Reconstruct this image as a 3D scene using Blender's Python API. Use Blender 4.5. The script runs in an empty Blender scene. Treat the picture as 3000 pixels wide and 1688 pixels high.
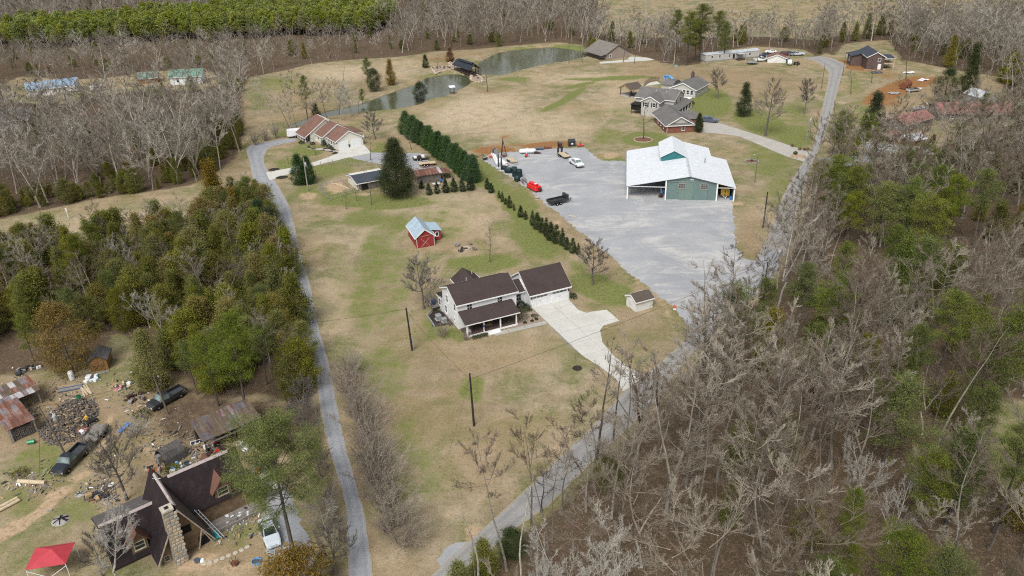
import bpy,bmesh,math,random
import numpy as np
from mathutils import Vector,Matrix
sc = bpy.context.scene
COL = sc.collection
R_ = math.radians

CAM_F,CAM_TH,CAM_H,CAM_ROLL = 2300.0,R_(27.0),65.0,R_(-1.5)
cam_d = bpy.data.cameras.new('camera')
cam_d.sensor_width = 36.0
cam_d.lens = CAM_F / 3000.0 * 36.0
cam_d.clip_start = 0.5
cam_d.clip_end = 9000.0
cam = bpy.data.objects.new('camera',cam_d)
COL.objects.link(cam)
_F = Vector((0,math.cos(CAM_TH),-math.sin(CAM_TH)))
_D = Vector((0,-math.sin(CAM_TH),-math.cos(CAM_TH)))
_Rt = Vector((1,0,0))
_c,_s = math.cos(CAM_ROLL),math.sin(CAM_ROLL)
_ix = _Rt * _c - _D * _s
_iy = _Rt * _s + _D * _c
_m = Matrix((_ix,-_iy,-_F)).transposed().to_4x4()
_m.translation = Vector((0,0,CAM_H))
cam.matrix_world = _m
sc.camera = cam

SUN_EL,SUN_AZ = 52.0,200.0
w = bpy.data.worlds.new('World')
sc.world = w
w.use_nodes = True
nt = w.node_tree
bg = nt.nodes['Background']
sky = nt.nodes.new('ShaderNodeTexSky')
sky.sky_type = 'NISHITA'
sky.sun_disc = False
sky.sun_elevation = R_(SUN_EL)
sky.sun_rotation = R_(SUN_AZ)
sky.altitude = 300
sky.air_density = 1.0
sky.dust_density = 3.0
sky.ozone_density = 1.0
hsv = nt.nodes.new('ShaderNodeHueSaturation')
hsv.inputs['Saturation'].default_value = 0.22
nt.links.new(sky.outputs['Color'],hsv.inputs['Color'])
nt.links.new(hsv.outputs['Color'],bg.inputs['Color'])
bg.inputs['Strength'].default_value = 0.113
sun_d = bpy.data.lights.new('sun','SUN')
sun_d.energy = 2.0
sun_d.angle = R_(28.0)
sun_d.color = (1.0,0.97,0.92)
sun = bpy.data.objects.new('sun',sun_d)
COL.objects.link(sun)

_az = R_(SUN_AZ)
_to = Vector((math.sin(_az) * math.cos(R_(SUN_EL)),math.cos(_az) * math.cos(R_(SUN_EL)),math.sin(R_(SUN_EL))))
sun.rotation_euler = _to.to_track_quat('Z','Y').to_euler()
sc.view_settings.view_transform = 'Standard'
sc.view_settings.look = 'None'
sc.view_settings.gamma = 1.0
sc.view_settings.use_curve_mapping = False
sc.view_settings.exposure = 0.55
sc.render.engine = 'CYCLES'
sc.cycles.max_bounces = 5
sc.cycles.diffuse_bounces = 2
sc.cycles.glossy_bounces = 2
sc.cycles.transmission_bounces = 2
sc.cycles.transparent_max_bounces = 4
sc.cycles.use_denoising = False
sc.cycles.filter_width = 1.15
sc.cycles.use_adaptive_sampling = True
sc.cycles.adaptive_threshold = 0.02

def G(x,y,z=0.0):
 dx,dy = x - 1500.0,y - 844.0
 u,v = (_c * dx + _s * dy) / CAM_F,(-_s * dx + _c * dy) / CAM_F
 d = Vector((u,math.cos(CAM_TH) - v * math.sin(CAM_TH),-math.sin(CAM_TH) - v * math.cos(CAM_TH)))
 t = (CAM_H - z) / -d.z
 return Vector((0,0,CAM_H)) + d * t
def Garr(pts,z=0.0):
 return np.array([G(a,b,z) for a,b in pts])
def to_px(X,Y):
 qz = -CAM_H
 d = Y * _F.y + qz * _F.z
 d = np.where(d < 1.0,1.0,d)
 a = X / d * CAM_F
 b = (Y * _D.y + qz * _D.z) / d * CAM_F
 return 1500 + _c * a - _s * b,844 + _s * a + _c * b
def yaw_of(a,b):
 return math.atan2(b.y - a.y,b.x - a.x)
def inside(poly,X,Y):
 r = np.zeros(X.shape,bool)
 n = len(poly)
 for i in range(n):
  x0,y0 = poly[i];x1,y1 = poly[(i + 1) % n]
  if y0 == y1:continue
  k = ((y0 > Y) != (y1 > Y)) & (X < (x1 - x0) * (Y - y0) / (y1 - y0) + x0)
  r ^= k
 return r
def edge_dist(poly,X,Y):
 best = np.full(X.shape,1e9)
 n = len(poly)
 for i in range(n):
  x0,y0 = poly[i];x1,y1 = poly[(i + 1) % n]
  ex,ey = x1 - x0,y1 - y0
  L = ex * ex + ey * ey + 1e-9
  t = np.clip(((X - x0) * ex + (Y - y0) * ey) / L,0,1)
  best = np.minimum(best,np.hypot(X - x0 - t * ex,Y - y0 - t * ey))
 return np.where(inside(poly,X,Y),best,-best)

def tag(o,label=None,cat=None,group=None,kind=None):
 if label:o['label'] = label
 if cat:o['category'] = cat
 if group:o['group'] = group
 if kind:o['kind'] = kind
 return o
def thing(name,label,cat,loc=(0,0,0),rz=0.0,group=None):
 o = bpy.data.objects.new(name,None)
 o.empty_display_size = 0.3
 COL.objects.link(o)
 o.location = loc
 o.rotation_euler = (0,0,rz)
 return tag(o,label,cat,group)
def np_mesh(name,V,faces_flat,counts,mats=(),midx=None,smooth=False):
 me = bpy.data.meshes.new(name)
 V = np.asarray(V,np.float32)
 counts = np.asarray(counts,np.int32)
 me.vertices.add(len(V));me.vertices.foreach_set('co',V.ravel())
 me.loops.add(len(faces_flat));me.loops.foreach_set('vertex_index',np.asarray(faces_flat,np.int32))
 me.polygons.add(len(counts))
 st = np.zeros(len(counts),np.int32);st[1:] = np.cumsum(counts)[:-1]
 me.polygons.foreach_set('loop_start',st)
 me.polygons.foreach_set('loop_total',counts)
 if midx is not None:me.polygons.foreach_set('material_index',np.asarray(midx,np.int32))
 me.polygons.foreach_set('use_smooth',np.full(len(counts),bool(smooth)))
 for m in mats:me.materials.append(m)
 me.update(calc_edges=True)
 return me
def link(name,me,parent=None,loc=None,rz=None):
 o = bpy.data.objects.new(name,me)
 COL.objects.link(o)
 if parent is not None:o.parent = parent
 if loc is not None:o.location = loc
 if rz is not None:o.rotation_euler = (0,0,rz)
 return o
class MB:
 def __init__(s):
  s.v,s.f,s.m = [],[],[]
  s.mats = []
  s.cur = 0
 def mat(s,m):
  if m not in s.mats:s.mats.append(m)
  s.cur = s.mats.index(m);return s
 def poly(s,pts):
  b = len(s.v);s.v += [tuple(p) for p in pts]
  s.f.append(tuple(range(b,b + len(pts))));s.m.append(s.cur);return s
 def hexa(s,p):
  b = len(s.v);s.v += [tuple(q) for q in p]
  for q in ((3,2,1,0),(4,5,6,7),(0,1,5,4),(1,2,6,5),(2,3,7,6),(3,0,4,7)):
   s.f.append(tuple(b + i for i in q));s.m.append(s.cur)
  return s
 def box(s,x0,x1,y0,y1,z0,z1):
  return s.hexa([(x0,y0,z0),(x1,y0,z0),(x1,y1,z0),(x0,y1,z0),(x0,y0,z1),(x1,y0,z1),(x1,y1,z1),(x0,y1,z1)])
 def rbox(s,cx,cy,cz,sx,sy,sz,rz=0.0,rx=0.0,ry=0.0):
  M = Matrix.Rotation(rz,3,'Z') @ Matrix.Rotation(ry,3,'Y') @ Matrix.Rotation(rx,3,'X')
  P = []
  for k in (-1,1):
   for i,j in ((-1,-1),(1,-1),(1,1),(-1,1)):
    q = M @ Vector((i * sx / 2,j * sy / 2,k * sz / 2));P.append((cx + q.x,cy + q.y,cz + q.z))
  return s.hexa(P)
 def prism(s,prof,axis,a0,a1):
  n = len(prof);b = len(s.v)
  for a in (a0,a1):
   for u,z in prof:
    s.v.append((a,u,z) if axis == 'x' else (u,a,z))
  s.f.append(tuple(b + i for i in range(n))[::-1]);s.m.append(s.cur)
  s.f.append(tuple(b + n + i for i in range(n)));s.m.append(s.cur)
  for i in range(n):
   j = (i + 1) % n
   s.f.append((b + i,b + j,b + n + j,b + n + i));s.m.append(s.cur)
  return s
 def slab(s,pts,h):
  n = len(pts);b = len(s.v)
  s.v += [tuple(p) for p in pts] + [(p[0],p[1],p[2] + h) for p in pts]
  s.f.append(tuple(b + i for i in range(n))[::-1]);s.m.append(s.cur)
  s.f.append(tuple(b + n + i for i in range(n)));s.m.append(s.cur)
  for i in range(n):
   j = (i + 1) % n
   s.f.append((b + i,b + j,b + n + j,b + n + i));s.m.append(s.cur)
  return s
 def tube(s,p0,p1,r0,r1=None,n=6,caps=True):
  r1 = r0 if r1 is None else r1
  p0,p1 = Vector(p0),Vector(p1)
  d = (p1 - p0)
  if d.length < 1e-6:return s
  d.normalize()
  a = d.orthogonal().normalized();c = d.cross(a)
  b = len(s.v)
  for p,r in ((p0,r0),(p1,r1)):
   for i in range(n):
    t = 2 * math.pi * i / n
    s.v.append(tuple(p + (a * math.cos(t) + c * math.sin(t)) * r))
  for i in range(n):
   j = (i + 1) % n
   s.f.append((b + i,b + j,b + n + j,b + n + i));s.m.append(s.cur)
  if caps:
   s.f.append(tuple(b + i for i in range(n))[::-1]);s.m.append(s.cur)
   s.f.append(tuple(b + n + i for i in range(n)));s.m.append(s.cur)
  return s
 def path(s,pts,r,n=6):
  for a,b in zip(pts[:-1],pts[1:]):s.tube(a,b,r,r,n)
  return s
 def lathe(s,prof,n=12,c=(0,0,0),axis='z'):
  b = len(s.v)
  for r,h in prof:
   for i in range(n):
    t = 2 * math.pi * i / n
    u,v = r * math.cos(t),r * math.sin(t)
    if axis == 'z':q = (u,v,h)
    elif axis == 'x':q = (h,u,v)
    else:q = (v,h,u)
    s.v.append((c[0] + q[0],c[1] + q[1],c[2] + q[2]))
  for k in range(len(prof) - 1):
   for i in range(n):
    j = (i + 1) % n
    s.f.append((b + k * n + i,b + k * n + j,b + (k + 1) * n + j,b + (k + 1) * n + i));s.m.append(s.cur)
  s.f.append(tuple(b + i for i in range(n))[::-1]);s.m.append(s.cur)
  e = b + (len(prof) - 1) * n
  s.f.append(tuple(e + i for i in range(n)));s.m.append(s.cur)
  return s
 def mesh(s,name,smooth=False):
  flat = [i for f in s.f for i in f]
  return np_mesh(name,s.v,flat,[len(f) for f in s.f],s.mats,s.m if len(s.mats) > 1 else None,smooth)
 def build(s,name,mat=None,parent=None,loc=None,rz=None,smooth=False,bevel=0.0):
  if isinstance(mat,str):mat = M[mat]
  if mat is not None and not s.mats:s.mats = [mat]
  o = link(name,s.mesh(name,smooth),parent,loc,rz)
  if bevel > 0:
   b = o.modifiers.new('bevel','BEVEL');b.width = bevel;b.segments = 1;b.limit_method = 'ANGLE'
  return o
def copy_tree(o,parent=None):
 c = o.copy();COL.objects.link(c)
 if parent is not None:c.parent = parent
 for ch in list(o.children):copy_tree(ch,c)
 return c

M = {}
def new_mat(name):
 m = bpy.data.materials.new(name);m.use_nodes = True
 nt = m.node_tree
 return m,nt,nt.nodes['Principled BSDF']
def nd(nt,t,**kw):
 n = nt.nodes.new(t)
 for k,v in kw.items():setattr(n,k,v)
 return n
def noise(nt,scale,detail=3.0,rough=0.55,vec=None,dist=0.0):
 n = nt.nodes.new('ShaderNodeTexNoise')
 n.inputs['Scale'].default_value = scale;n.inputs['Detail'].default_value = detail
 n.inputs['Roughness'].default_value = rough;n.inputs['Distortion'].default_value = dist
 if vec is not None:nt.links.new(vec,n.inputs['Vector'])
 return n.outputs['Fac']
def ramp(nt,fac,stops):
 r = nt.nodes.new('ShaderNodeValToRGB')
 el = r.color_ramp.elements
 el[0].position,el[0].color = stops[0][0],(*stops[0][1],1)
 el[1].position,el[1].color = stops[-1][0],(*stops[-1][1],1)
 for p,c in stops[1:-1]:
  e = el.new(p);e.color = (*c,1)
 nt.links.new(fac,r.inputs['Fac'])
 return r.outputs['Color']
def mixc(nt,fac,a,b,blend='MIX'):
 n = nt.nodes.new('ShaderNodeMix');n.data_type = 'RGBA';n.blend_type = blend
 for sock,v in ((n.inputs[0],fac),(n.inputs[6],a),(n.inputs[7],b)):
  if isinstance(v,(int,float)):sock.default_value = v
  elif isinstance(v,tuple):sock.default_value = (*v,1)
  else:nt.links.new(v,sock)
 return n.outputs[2]
def math_(nt,op,a,b=None,c=None,clamp=False):
 n = nt.nodes.new('ShaderNodeMath');n.operation = op;n.use_clamp = clamp
 for i,v in enumerate((a,b,c)):
  if v is None:continue
  if isinstance(v,(int,float)):n.inputs[i].default_value = v
  else:nt.links.new(v,n.inputs[i])
 return n.outputs[0]
def mapr(nt,v,a,b,c=0.0,d=1.0,smooth=True):
 n = nt.nodes.new('ShaderNodeMapRange')
 n.interpolation_type = 'SMOOTHSTEP' if smooth else 'LINEAR'
 nt.links.new(v,n.inputs[0])
 for i,q in enumerate((a,b,c,d)):n.inputs[i + 1].default_value = q
 return n.outputs[0]
def bump(nt,bsdf,h,strength=0.4,dist=0.05):
 n = nt.nodes.new('ShaderNodeBump');n.inputs['Strength'].default_value = strength;n.inputs['Distance'].default_value = dist
 nt.links.new(h,n.inputs['Height']);nt.links.new(n.outputs['Normal'],bsdf.inputs['Normal'])
def gpos(nt):
 return nt.nodes.new('ShaderNodeNewGeometry').outputs['Position']
def opos(nt):
 return nt.nodes.new('ShaderNodeTexCoord').outputs['Object']
def simple(name,col,rough=0.7,var=0.18,scale=2.5,metal=0.0,spec=0.3,dirt=None,dirt_amt=0.0,dscale=0.6,bmp=0.0,coat=0.0):
 m,nt,b = new_mat(name)
 p = opos(nt)
 f = noise(nt,scale,4,0.6,p)
 lo = tuple(max(0,c * (1 - var)) for c in col);hi = tuple(min(1,c * (1 + var)) for c in col)
 c = ramp(nt,f,[(0.3,lo),(0.7,hi)])
 if dirt is not None:
  d = mapr(nt,noise(nt,dscale,5,0.65,p),0.5,0.72,0,dirt_amt)
  c = mixc(nt,d,c,dirt)
 nt.links.new(c,b.inputs['Base Color'])
 b.inputs['Roughness'].default_value = rough
 b.inputs['Metallic'].default_value = metal
 b.inputs['Specular IOR Level'].default_value = spec
 if coat:b.inputs['Coat Weight'].default_value = coat
 if bmp:bump(nt,b,f,bmp,0.03)
 M[name] = m
 return m
def siding(name,col,pitch=0.16,vert=False,var=0.05,dirt=(0.3,0.28,0.22),amt=0.25):
 m,nt,b = new_mat(name)
 p = opos(nt)
 sp = nt.nodes.new('ShaderNodeSeparateXYZ');nt.links.new(p,sp.inputs[0])
 if vert:
  h = math_(nt,'ADD',sp.outputs[0],sp.outputs[1])
 else:
  h = sp.outputs[2]
 fr = math_(nt,'FRACT',math_(nt,'DIVIDE',h,pitch))
 f = noise(nt,1.3,4,0.6,p)
 c = ramp(nt,f,[(0.3,tuple(x * (1 - var) for x in col)),(0.7,tuple(min(1,x * (1 + var)) for x in col))])
 line = mapr(nt,fr,0.0,0.10,1,0)
 c = mixc(nt,math_(nt,'MULTIPLY',line,0.25),c,tuple(x * 0.45 for x in col))
 d = mapr(nt,noise(nt,0.5,5,0.7,p),0.52,0.8,0,amt)
 c = mixc(nt,d,c,dirt)
 nt.links.new(c,b.inputs['Base Color'])
 b.inputs['Roughness'].default_value = 0.55
 b.inputs['Specular IOR Level'].default_value = 0.3
 bump(nt,b,fr,0.5,0.02)
 M[name] = m
 return m
def shingle(name,col,var=0.35,streak=None):
 m,nt,b = new_mat(name)
 p = opos(nt)
 f = noise(nt,7.0,3,0.7,p)
 g = noise(nt,0.45,4,0.6,p)
 c = ramp(nt,f,[(0.25,tuple(x * (1 - var) for x in col)),(0.75,tuple(x * (1 + var) for x in col))])
 c = mixc(nt,mapr(nt,g,0.35,0.7,0,0.45),c,tuple(x * 0.62 for x in col))
 sp = nt.nodes.new('ShaderNodeSeparateXYZ');nt.links.new(p,sp.inputs[0])
 fr = math_(nt,'FRACT',math_(nt,'DIVIDE',sp.outputs[2],0.085))
 c = mixc(nt,math_(nt,'MULTIPLY',mapr(nt,fr,0,0.25,1,0),0.4),c,tuple(x * 0.5 for x in col))
 if streak is not None:
  mp = nt.nodes.new('ShaderNodeMapping');mp.inputs['Scale'].default_value = (1.6,1.6,0.15);nt.links.new(p,mp.inputs[0])
  c = mixc(nt,mapr(nt,noise(nt,1.0,4,0.6,mp.outputs[0]),0.5,0.7,0,0.5),c,streak)
 nt.links.new(c,b.inputs['Base Color'])
 b.inputs['Roughness'].default_value = 0.9
 b.inputs['Specular IOR Level'].default_value = 0.15
 bump(nt,b,f,0.5,0.03)
 M[name] = m
 return m
def metal_roof(name,col,rust=None,amt=0.0,pitch=0.45,axis=0,rough=0.42,metal=0.35,var=0.12):
 m,nt,b = new_mat(name)
 p = opos(nt)
 sp = nt.nodes.new('ShaderNodeSeparateXYZ');nt.links.new(p,sp.inputs[0])
 fr = math_(nt,'FRACT',math_(nt,'DIVIDE',sp.outputs[axis],pitch))
 rib = math_(nt,'ADD',mapr(nt,fr,0.0,0.09,1,0),mapr(nt,fr,0.91,1.0,0,1))
 f = noise(nt,0.8,5,0.6,p)
 c = ramp(nt,f,[(0.3,tuple(x * (1 - var) for x in col)),(0.7,tuple(min(1,x * (1 + var)) for x in col))])
 c = mixc(nt,math_(nt,'MULTIPLY',rib,0.22),c,tuple(x * 0.6 for x in col))
 if rust is not None:
  mp = nt.nodes.new('ShaderNodeMapping');nt.links.new(p,mp.inputs[0])
  sc_ = [0.35,0.35,0.35];sc_[axis] = 2.2
  mp.inputs['Scale'].default_value = sc_
  g = noise(nt,1.0,6,0.65,mp.outputs[0])
  c = mixc(nt,mapr(nt,g,0.62 - amt * 0.4,0.78 - amt * 0.4),c,rust)
 nt.links.new(c,b.inputs['Base Color'])
 b.inputs['Roughness'].default_value = rough
 b.inputs['Metallic'].default_value = metal
 bump(nt,b,rib,0.6,0.04)
 M[name] = m
 return m
def foliage(name,dark,mid,light,bronze=None,bamt=0.0,tint=0.5):
 m,nt,b = new_mat(name)
 p = opos(nt)
 oi = nt.nodes.new('ShaderNodeObjectInfo')
 f = noise(nt,0.9,4,0.65,p)
 c = ramp(nt,f,[(0.30,dark),(0.52,mid),(0.74,light)])
 if bronze is not None:
  k = mapr(nt,oi.outputs['Random'],1 - bamt,1.0,0.0,0.85)
  k2 = math_(nt,'MULTIPLY',k,mapr(nt,noise(nt,0.35,3,0.6,p),0.3,0.6,0.35,1))
  c = mixc(nt,k2,c,mixc(nt,f,tuple(x * 0.55 for x in bronze),bronze))
 hs = nt.nodes.new('ShaderNodeHueSaturation')
 nt.links.new(c,hs.inputs['Color'])
 nt.links.new(mapr(nt,oi.outputs['Random'],0,1,1 - tint * 0.45,1 + tint * 0.45,False),hs.inputs['Value'])
 r2 = math_(nt,'FRACT',math_(nt,'MULTIPLY',oi.outputs['Random'],7.31))
 nt.links.new(mapr(nt,r2,0,1,0.488,0.512,False),hs.inputs['Hue'])
 r3 = math_(nt,'FRACT',math_(nt,'MULTIPLY',oi.outputs['Random'],13.7))
 nt.links.new(mapr(nt,r3,0,1,0.8,1.08,False),hs.inputs['Saturation'])
 nt.links.new(hs.outputs['Color'],b.inputs['Base Color'])
 b.inputs['Roughness'].default_value = 0.85
 b.inputs['Specular IOR Level'].default_value = 0.12
 M[name] = m
 return m
def bark(name,a,bcol,cols=None):
 m,nt,b = new_mat(name)
 oi = nt.nodes.new('ShaderNodeObjectInfo')
 p = opos(nt)
 c = mixc(nt,math_(nt,'POWER',oi.outputs['Random'],1.7),a,bcol)
 f = noise(nt,1.6,4,0.7,p)
 c = mixc(nt,mapr(nt,f,0.35,0.7,0,0.55),c,tuple(x * 0.55 for x in a))
 nt.links.new(c,b.inputs['Base Color'])
 b.inputs['Roughness'].default_value = 0.9
 b.inputs['Specular IOR Level'].default_value = 0.1
 M[name] = m
 return m
def glass(name,col=(0.02,0.025,0.03),rough=0.08):
 m,nt,b = new_mat(name)
 f = noise(nt,1.7,2,0.5,opos(nt))
 nt.links.new(ramp(nt,f,[(0.3,tuple(x * 0.6 for x in col)),(0.7,tuple(x * 1.7 for x in col))]),b.inputs['Base Color'])
 b.inputs['Roughness'].default_value = rough
 b.inputs['Specular IOR Level'].default_value = 0.6
 M[name] = m
 return m
def brickmat(name,a,b2,mortar,scale=3.2):
 m,nt,b = new_mat(name)
 p = opos(nt)
 sp = nt.nodes.new('ShaderNodeSeparateXYZ');nt.links.new(p,sp.inputs[0])
 cb = nt.nodes.new('ShaderNodeCombineXYZ')
 nt.links.new(math_(nt,'ADD',sp.outputs[0],sp.outputs[1]),cb.inputs[0]);nt.links.new(sp.outputs[2],cb.inputs[1])
 t = nt.nodes.new('ShaderNodeTexBrick');nt.links.new(cb.outputs[0],t.inputs['Vector'])
 t.inputs['Color1'].default_value = (*a,1);t.inputs['Color2'].default_value = (*b2,1);t.inputs['Mortar'].default_value = (*mortar,1)
 t.inputs['Scale'].default_value = scale;t.inputs['Mortar Size'].default_value = 0.012
 c = mixc(nt,mapr(nt,noise(nt,0.8,4,0.6,p),0.4,0.75,0,0.4),t.outputs['Color'],tuple(x * 0.6 for x in a))
 nt.links.new(c,b.inputs['Base Color'])
 b.inputs['Roughness'].default_value = 0.9
 bump(nt,b,t.outputs['Fac'],-0.4,0.02)
 M[name] = m
 return m

siding('white_siding',(0.74,0.75,0.76),0.2,var=0.03,amt=0.12)
siding('cream_siding',(0.66,0.65,0.58),0.2,var=0.04,amt=0.15)
siding('grey_siding',(0.46,0.45,0.42),0.2,amt=0.2)
siding('pale_grey_siding',(0.42,0.41,0.385),0.2,amt=0.2)
siding('green_siding',(0.135,0.20,0.188),0.3,vert=True,var=0.08,dirt=(0.2,0.2,0.16),amt=0.2)
siding('green_door',(0.155,0.22,0.195),0.3,vert=True,var=0.06,dirt=(0.2,0.2,0.16),amt=0.15)
siding('teal_siding',(0.025,0.14,0.15),0.3,vert=True,var=0.06,amt=0.1)
siding('red_siding',(0.27,0.032,0.035),0.3,vert=True,var=0.2,dirt=(0.14,0.08,0.06),amt=0.35)
siding('old_board',(0.16,0.145,0.13),0.22,vert=True,var=0.35,dirt=(0.07,0.06,0.05),amt=0.6)
siding('brown_board',(0.17,0.115,0.07),0.22,vert=True,var=0.3,dirt=(0.06,0.045,0.035),amt=0.5)
siding('cedar_board',(0.22,0.12,0.045),0.2,vert=True,var=0.25,dirt=(0.08,0.05,0.03),amt=0.4)
siding('shed_white',(0.66,0.66,0.63),0.3,vert=True,var=0.05,dirt=(0.22,0.2,0.16),amt=0.45)
simple('trim_white',(0.78,0.78,0.77),0.5,0.04,1.5,dirt=(0.4,0.38,0.33),dirt_amt=0.2)
simple('old_trim',(0.36,0.31,0.26),0.7,0.2,2,dirt=(0.15,0.12,0.1),dirt_amt=0.6)
simple('pink_trim',(0.40,0.34,0.33),0.7,0.12,2,dirt=(0.2,0.15,0.13),dirt_amt=0.5)
simple('pale_wood',(0.52,0.48,0.33),0.75,0.12,3)
shingle('roof_brown',(0.064,0.048,0.045),0.4)
shingle('roof_dark',(0.030,0.022,0.024),0.4,streak=(0.055,0.04,0.04))
shingle('roof_taupe',(0.105,0.085,0.07),0.3)
shingle('roof_redbrown',(0.20,0.115,0.09),0.3)
shingle('roof_grey',(0.155,0.15,0.145),0.25)
shingle('roof_tan',(0.20,0.185,0.165),0.25)
shingle('roof_slate',(0.06,0.07,0.09),0.3)
shingle('roof_wood',(0.12,0.11,0.105),0.5,streak=(0.2,0.19,0.18))
shingle('roof_rustbrown',(0.17,0.085,0.065),0.3)
metal_roof('roof_zinc',(0.66,0.69,0.72),pitch=0.9,axis=1,rough=0.5,metal=0.1,var=0.07)
metal_roof('roof_zinc_dull',(0.52,0.55,0.57),pitch=0.9,axis=1,rough=0.5,metal=0.25,var=0.2)
metal_roof('roof_paleblue',(0.42,0.54,0.62),pitch=0.5,axis=1,rough=0.4,metal=0.3)
metal_roof('roof_blue',(0.27,0.38,0.50),pitch=0.9,axis=0,rough=0.45,metal=0.3)
metal_roof('roof_black',(0.028,0.034,0.046),pitch=0.5,axis=0,rough=0.35,metal=0.4)
metal_roof('roof_redmetal',(0.30,0.135,0.12),pitch=0.6,axis=0,rough=0.5,metal=0.2,var=0.25)
metal_roof('roof_greenmetal',(0.16,0.28,0.22),pitch=0.6,axis=0,rough=0.5,metal=0.2)
for k,(c,r,a) in enumerate([((0.26,0.19,0.17),(0.20,0.075,0.045),0.55),((0.22,0.2,0.21),(0.15,0.06,0.04),0.4),
                               ((0.27,0.14,0.105),(0.15,0.065,0.042),0.55),((0.44,0.42,0.42),(0.2,0.1,0.07),0.15),
                               ((0.13,0.12,0.125),(0.10,0.05,0.04),0.35),((0.17,0.13,0.1),(0.12,0.085,0.06),0.6)]):
 metal_roof('sheet_%d' % k,c,r,a,pitch=0.2,axis=0,rough=0.65,metal=0.2,var=0.3)
brickmat('brick_red',(0.22,0.075,0.045),(0.17,0.055,0.035),(0.24,0.19,0.16))
brickmat('brick_dark',(0.12,0.075,0.065),(0.09,0.055,0.05),(0.16,0.14,0.13))
brickmat('brick_tan',(0.30,0.24,0.20),(0.23,0.18,0.15),(0.3,0.27,0.24))
brickmat('stone_chimney',(0.33,0.29,0.22),(0.22,0.19,0.15),(0.12,0.10,0.08),2.2)
glass('pane');glass('pane_pale',(0.07,0.085,0.09),0.12);glass('car_glass',(0.02,0.03,0.03),0.05)
glass('car_glass_pale',(0.12,0.16,0.15),0.08)
simple('door_dark',(0.02,0.02,0.022),0.5,0.2)
simple('door_white',(0.72,0.73,0.74),0.5,0.03,1.5,dirt=(0.4,0.4,0.38),dirt_amt=0.15)
simple('deck_brown',(0.085,0.06,0.05),0.75,0.3,3)
simple('deck_grey',(0.22,0.2,0.18),0.8,0.25,3)
simple('wood_raw',(0.38,0.26,0.14),0.8,0.25,2.5)
simple('wood_pale',(0.50,0.41,0.28),0.8,0.2,2.5,dirt=(0.25,0.18,0.1),dirt_amt=0.4)
simple('wood_grey',(0.25,0.235,0.22),0.85,0.3,2.5,dirt=(0.12,0.1,0.09),dirt_amt=0.5)
simple('wood_dark',(0.07,0.05,0.04),0.85,0.35,2.5)
simple('wood_orange',(0.33,0.16,0.05),0.8,0.25,2.5)
simple('pole_dark',(0.035,0.026,0.024),0.9,0.35,1.5)
simple('pole_brown',(0.13,0.105,0.085),0.9,0.3,1.5)
simple('pole_grey',(0.26,0.245,0.22),0.9,0.25,1.5)
simple('log_bark',(0.145,0.125,0.11),0.95,0.5,3.0)
simple('log_cut',(0.34,0.25,0.16),0.9,0.3,3.0)
simple('stone_pale',(0.44,0.39,0.32),0.9,0.25,2.0)
simple('stone_grey',(0.26,0.255,0.24),0.9,0.3,2.0)
simple('stone_tan',(0.40,0.31,0.22),0.9,0.3,2.0)

def paint(name,col,rough=0.25,dirt=(0.2,0.17,0.13),amt=0.15):
 return simple(name,col,rough,0.05,1.5,spec=0.5,dirt=dirt,dirt_amt=amt,coat=0.4)
paint('paint_white',(0.74,0.75,0.76));paint('paint_black',(0.012,0.016,0.024));paint('paint_silver',(0.50,0.55,0.60))
paint('paint_navy',(0.025,0.045,0.10));paint('paint_steel',(0.07,0.095,0.14));paint('paint_oldwhite',(0.60,0.58,0.53),0.5,(0.25,0.2,0.15),0.5)
paint('paint_maroon',(0.12,0.02,0.025));paint('paint_red',(0.60,0.012,0.015));paint('paint_grey',(0.2,0.21,0.22));paint('paint_blue',(0.02,0.16,0.48))
paint('paint_charcoal',(0.022,0.024,0.026),0.5);paint('paint_orange',(0.6,0.12,0.02),0.5);paint('paint_yellow',(0.65,0.42,0.03),0.5)
paint('paint_green',(0.01,0.22,0.08),0.45);paint('paint_teal',(0.02,0.25,0.27),0.5);paint('paint_pink',(0.62,0.26,0.32),0.6);paint('paint_skyblue',(0.10,0.38,0.75),0.35)
simple('rubber',(0.012,0.012,0.012),0.85,0.3);simple('rim',(0.42,0.42,0.42),0.4,0.1,metal=0.5);simple('rim_white',(0.7,0.7,0.7),0.5,0.05)
simple('chrome',(0.5,0.5,0.5),0.25,0.05,metal=0.8);simple('lamp_clear',(0.6,0.6,0.58),0.15,0.05);simple('lamp_red',(0.35,0.01,0.01),0.2,0.05)
simple('bed_liner',(0.05,0.055,0.06),0.8,0.3);simple('shade_black',(0.012,0.011,0.010),0.95,0.3)  # last one: near-black colour standing in for shade inside openings and hollows
simple('rust',(0.17,0.065,0.035),0.9,0.35,4,dirt=(0.08,0.04,0.03),dirt_amt=0.6);simple('rust_dark',(0.055,0.03,0.025),0.9,0.35,4)
simple('tank_green',(0.010,0.026,0.028),0.45,0.25);simple('tank_top',(0.02,0.075,0.08),0.5,0.2);simple('steel_grey',(0.30,0.31,0.32),0.5,0.2,metal=0.3)
simple('galv',(0.40,0.42,0.43),0.45,0.12,metal=0.4);simple('wire',(0.02,0.02,0.02),0.7,0.2);simple('tarp_red',(0.42,0.045,0.06),0.6,0.12,1.2,dirt=(0.3,0.05,0.05),dirt_amt=0.4)
simple('plastic_white',(0.72,0.73,0.74),0.5,0.05,dirt=(0.35,0.3,0.25),dirt_amt=0.3);simple('plastic_blue',(0.02,0.06,0.38),0.5,0.15)
simple('ash',(0.30,0.29,0.28),0.95,0.5,5);simple('charred',(0.018,0.016,0.016),0.95,0.4,5);simple('hay',(0.42,0.27,0.06),0.95,0.3,6);simple('hay_pale',(0.46,0.37,0.2),0.95,0.3,6)
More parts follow.
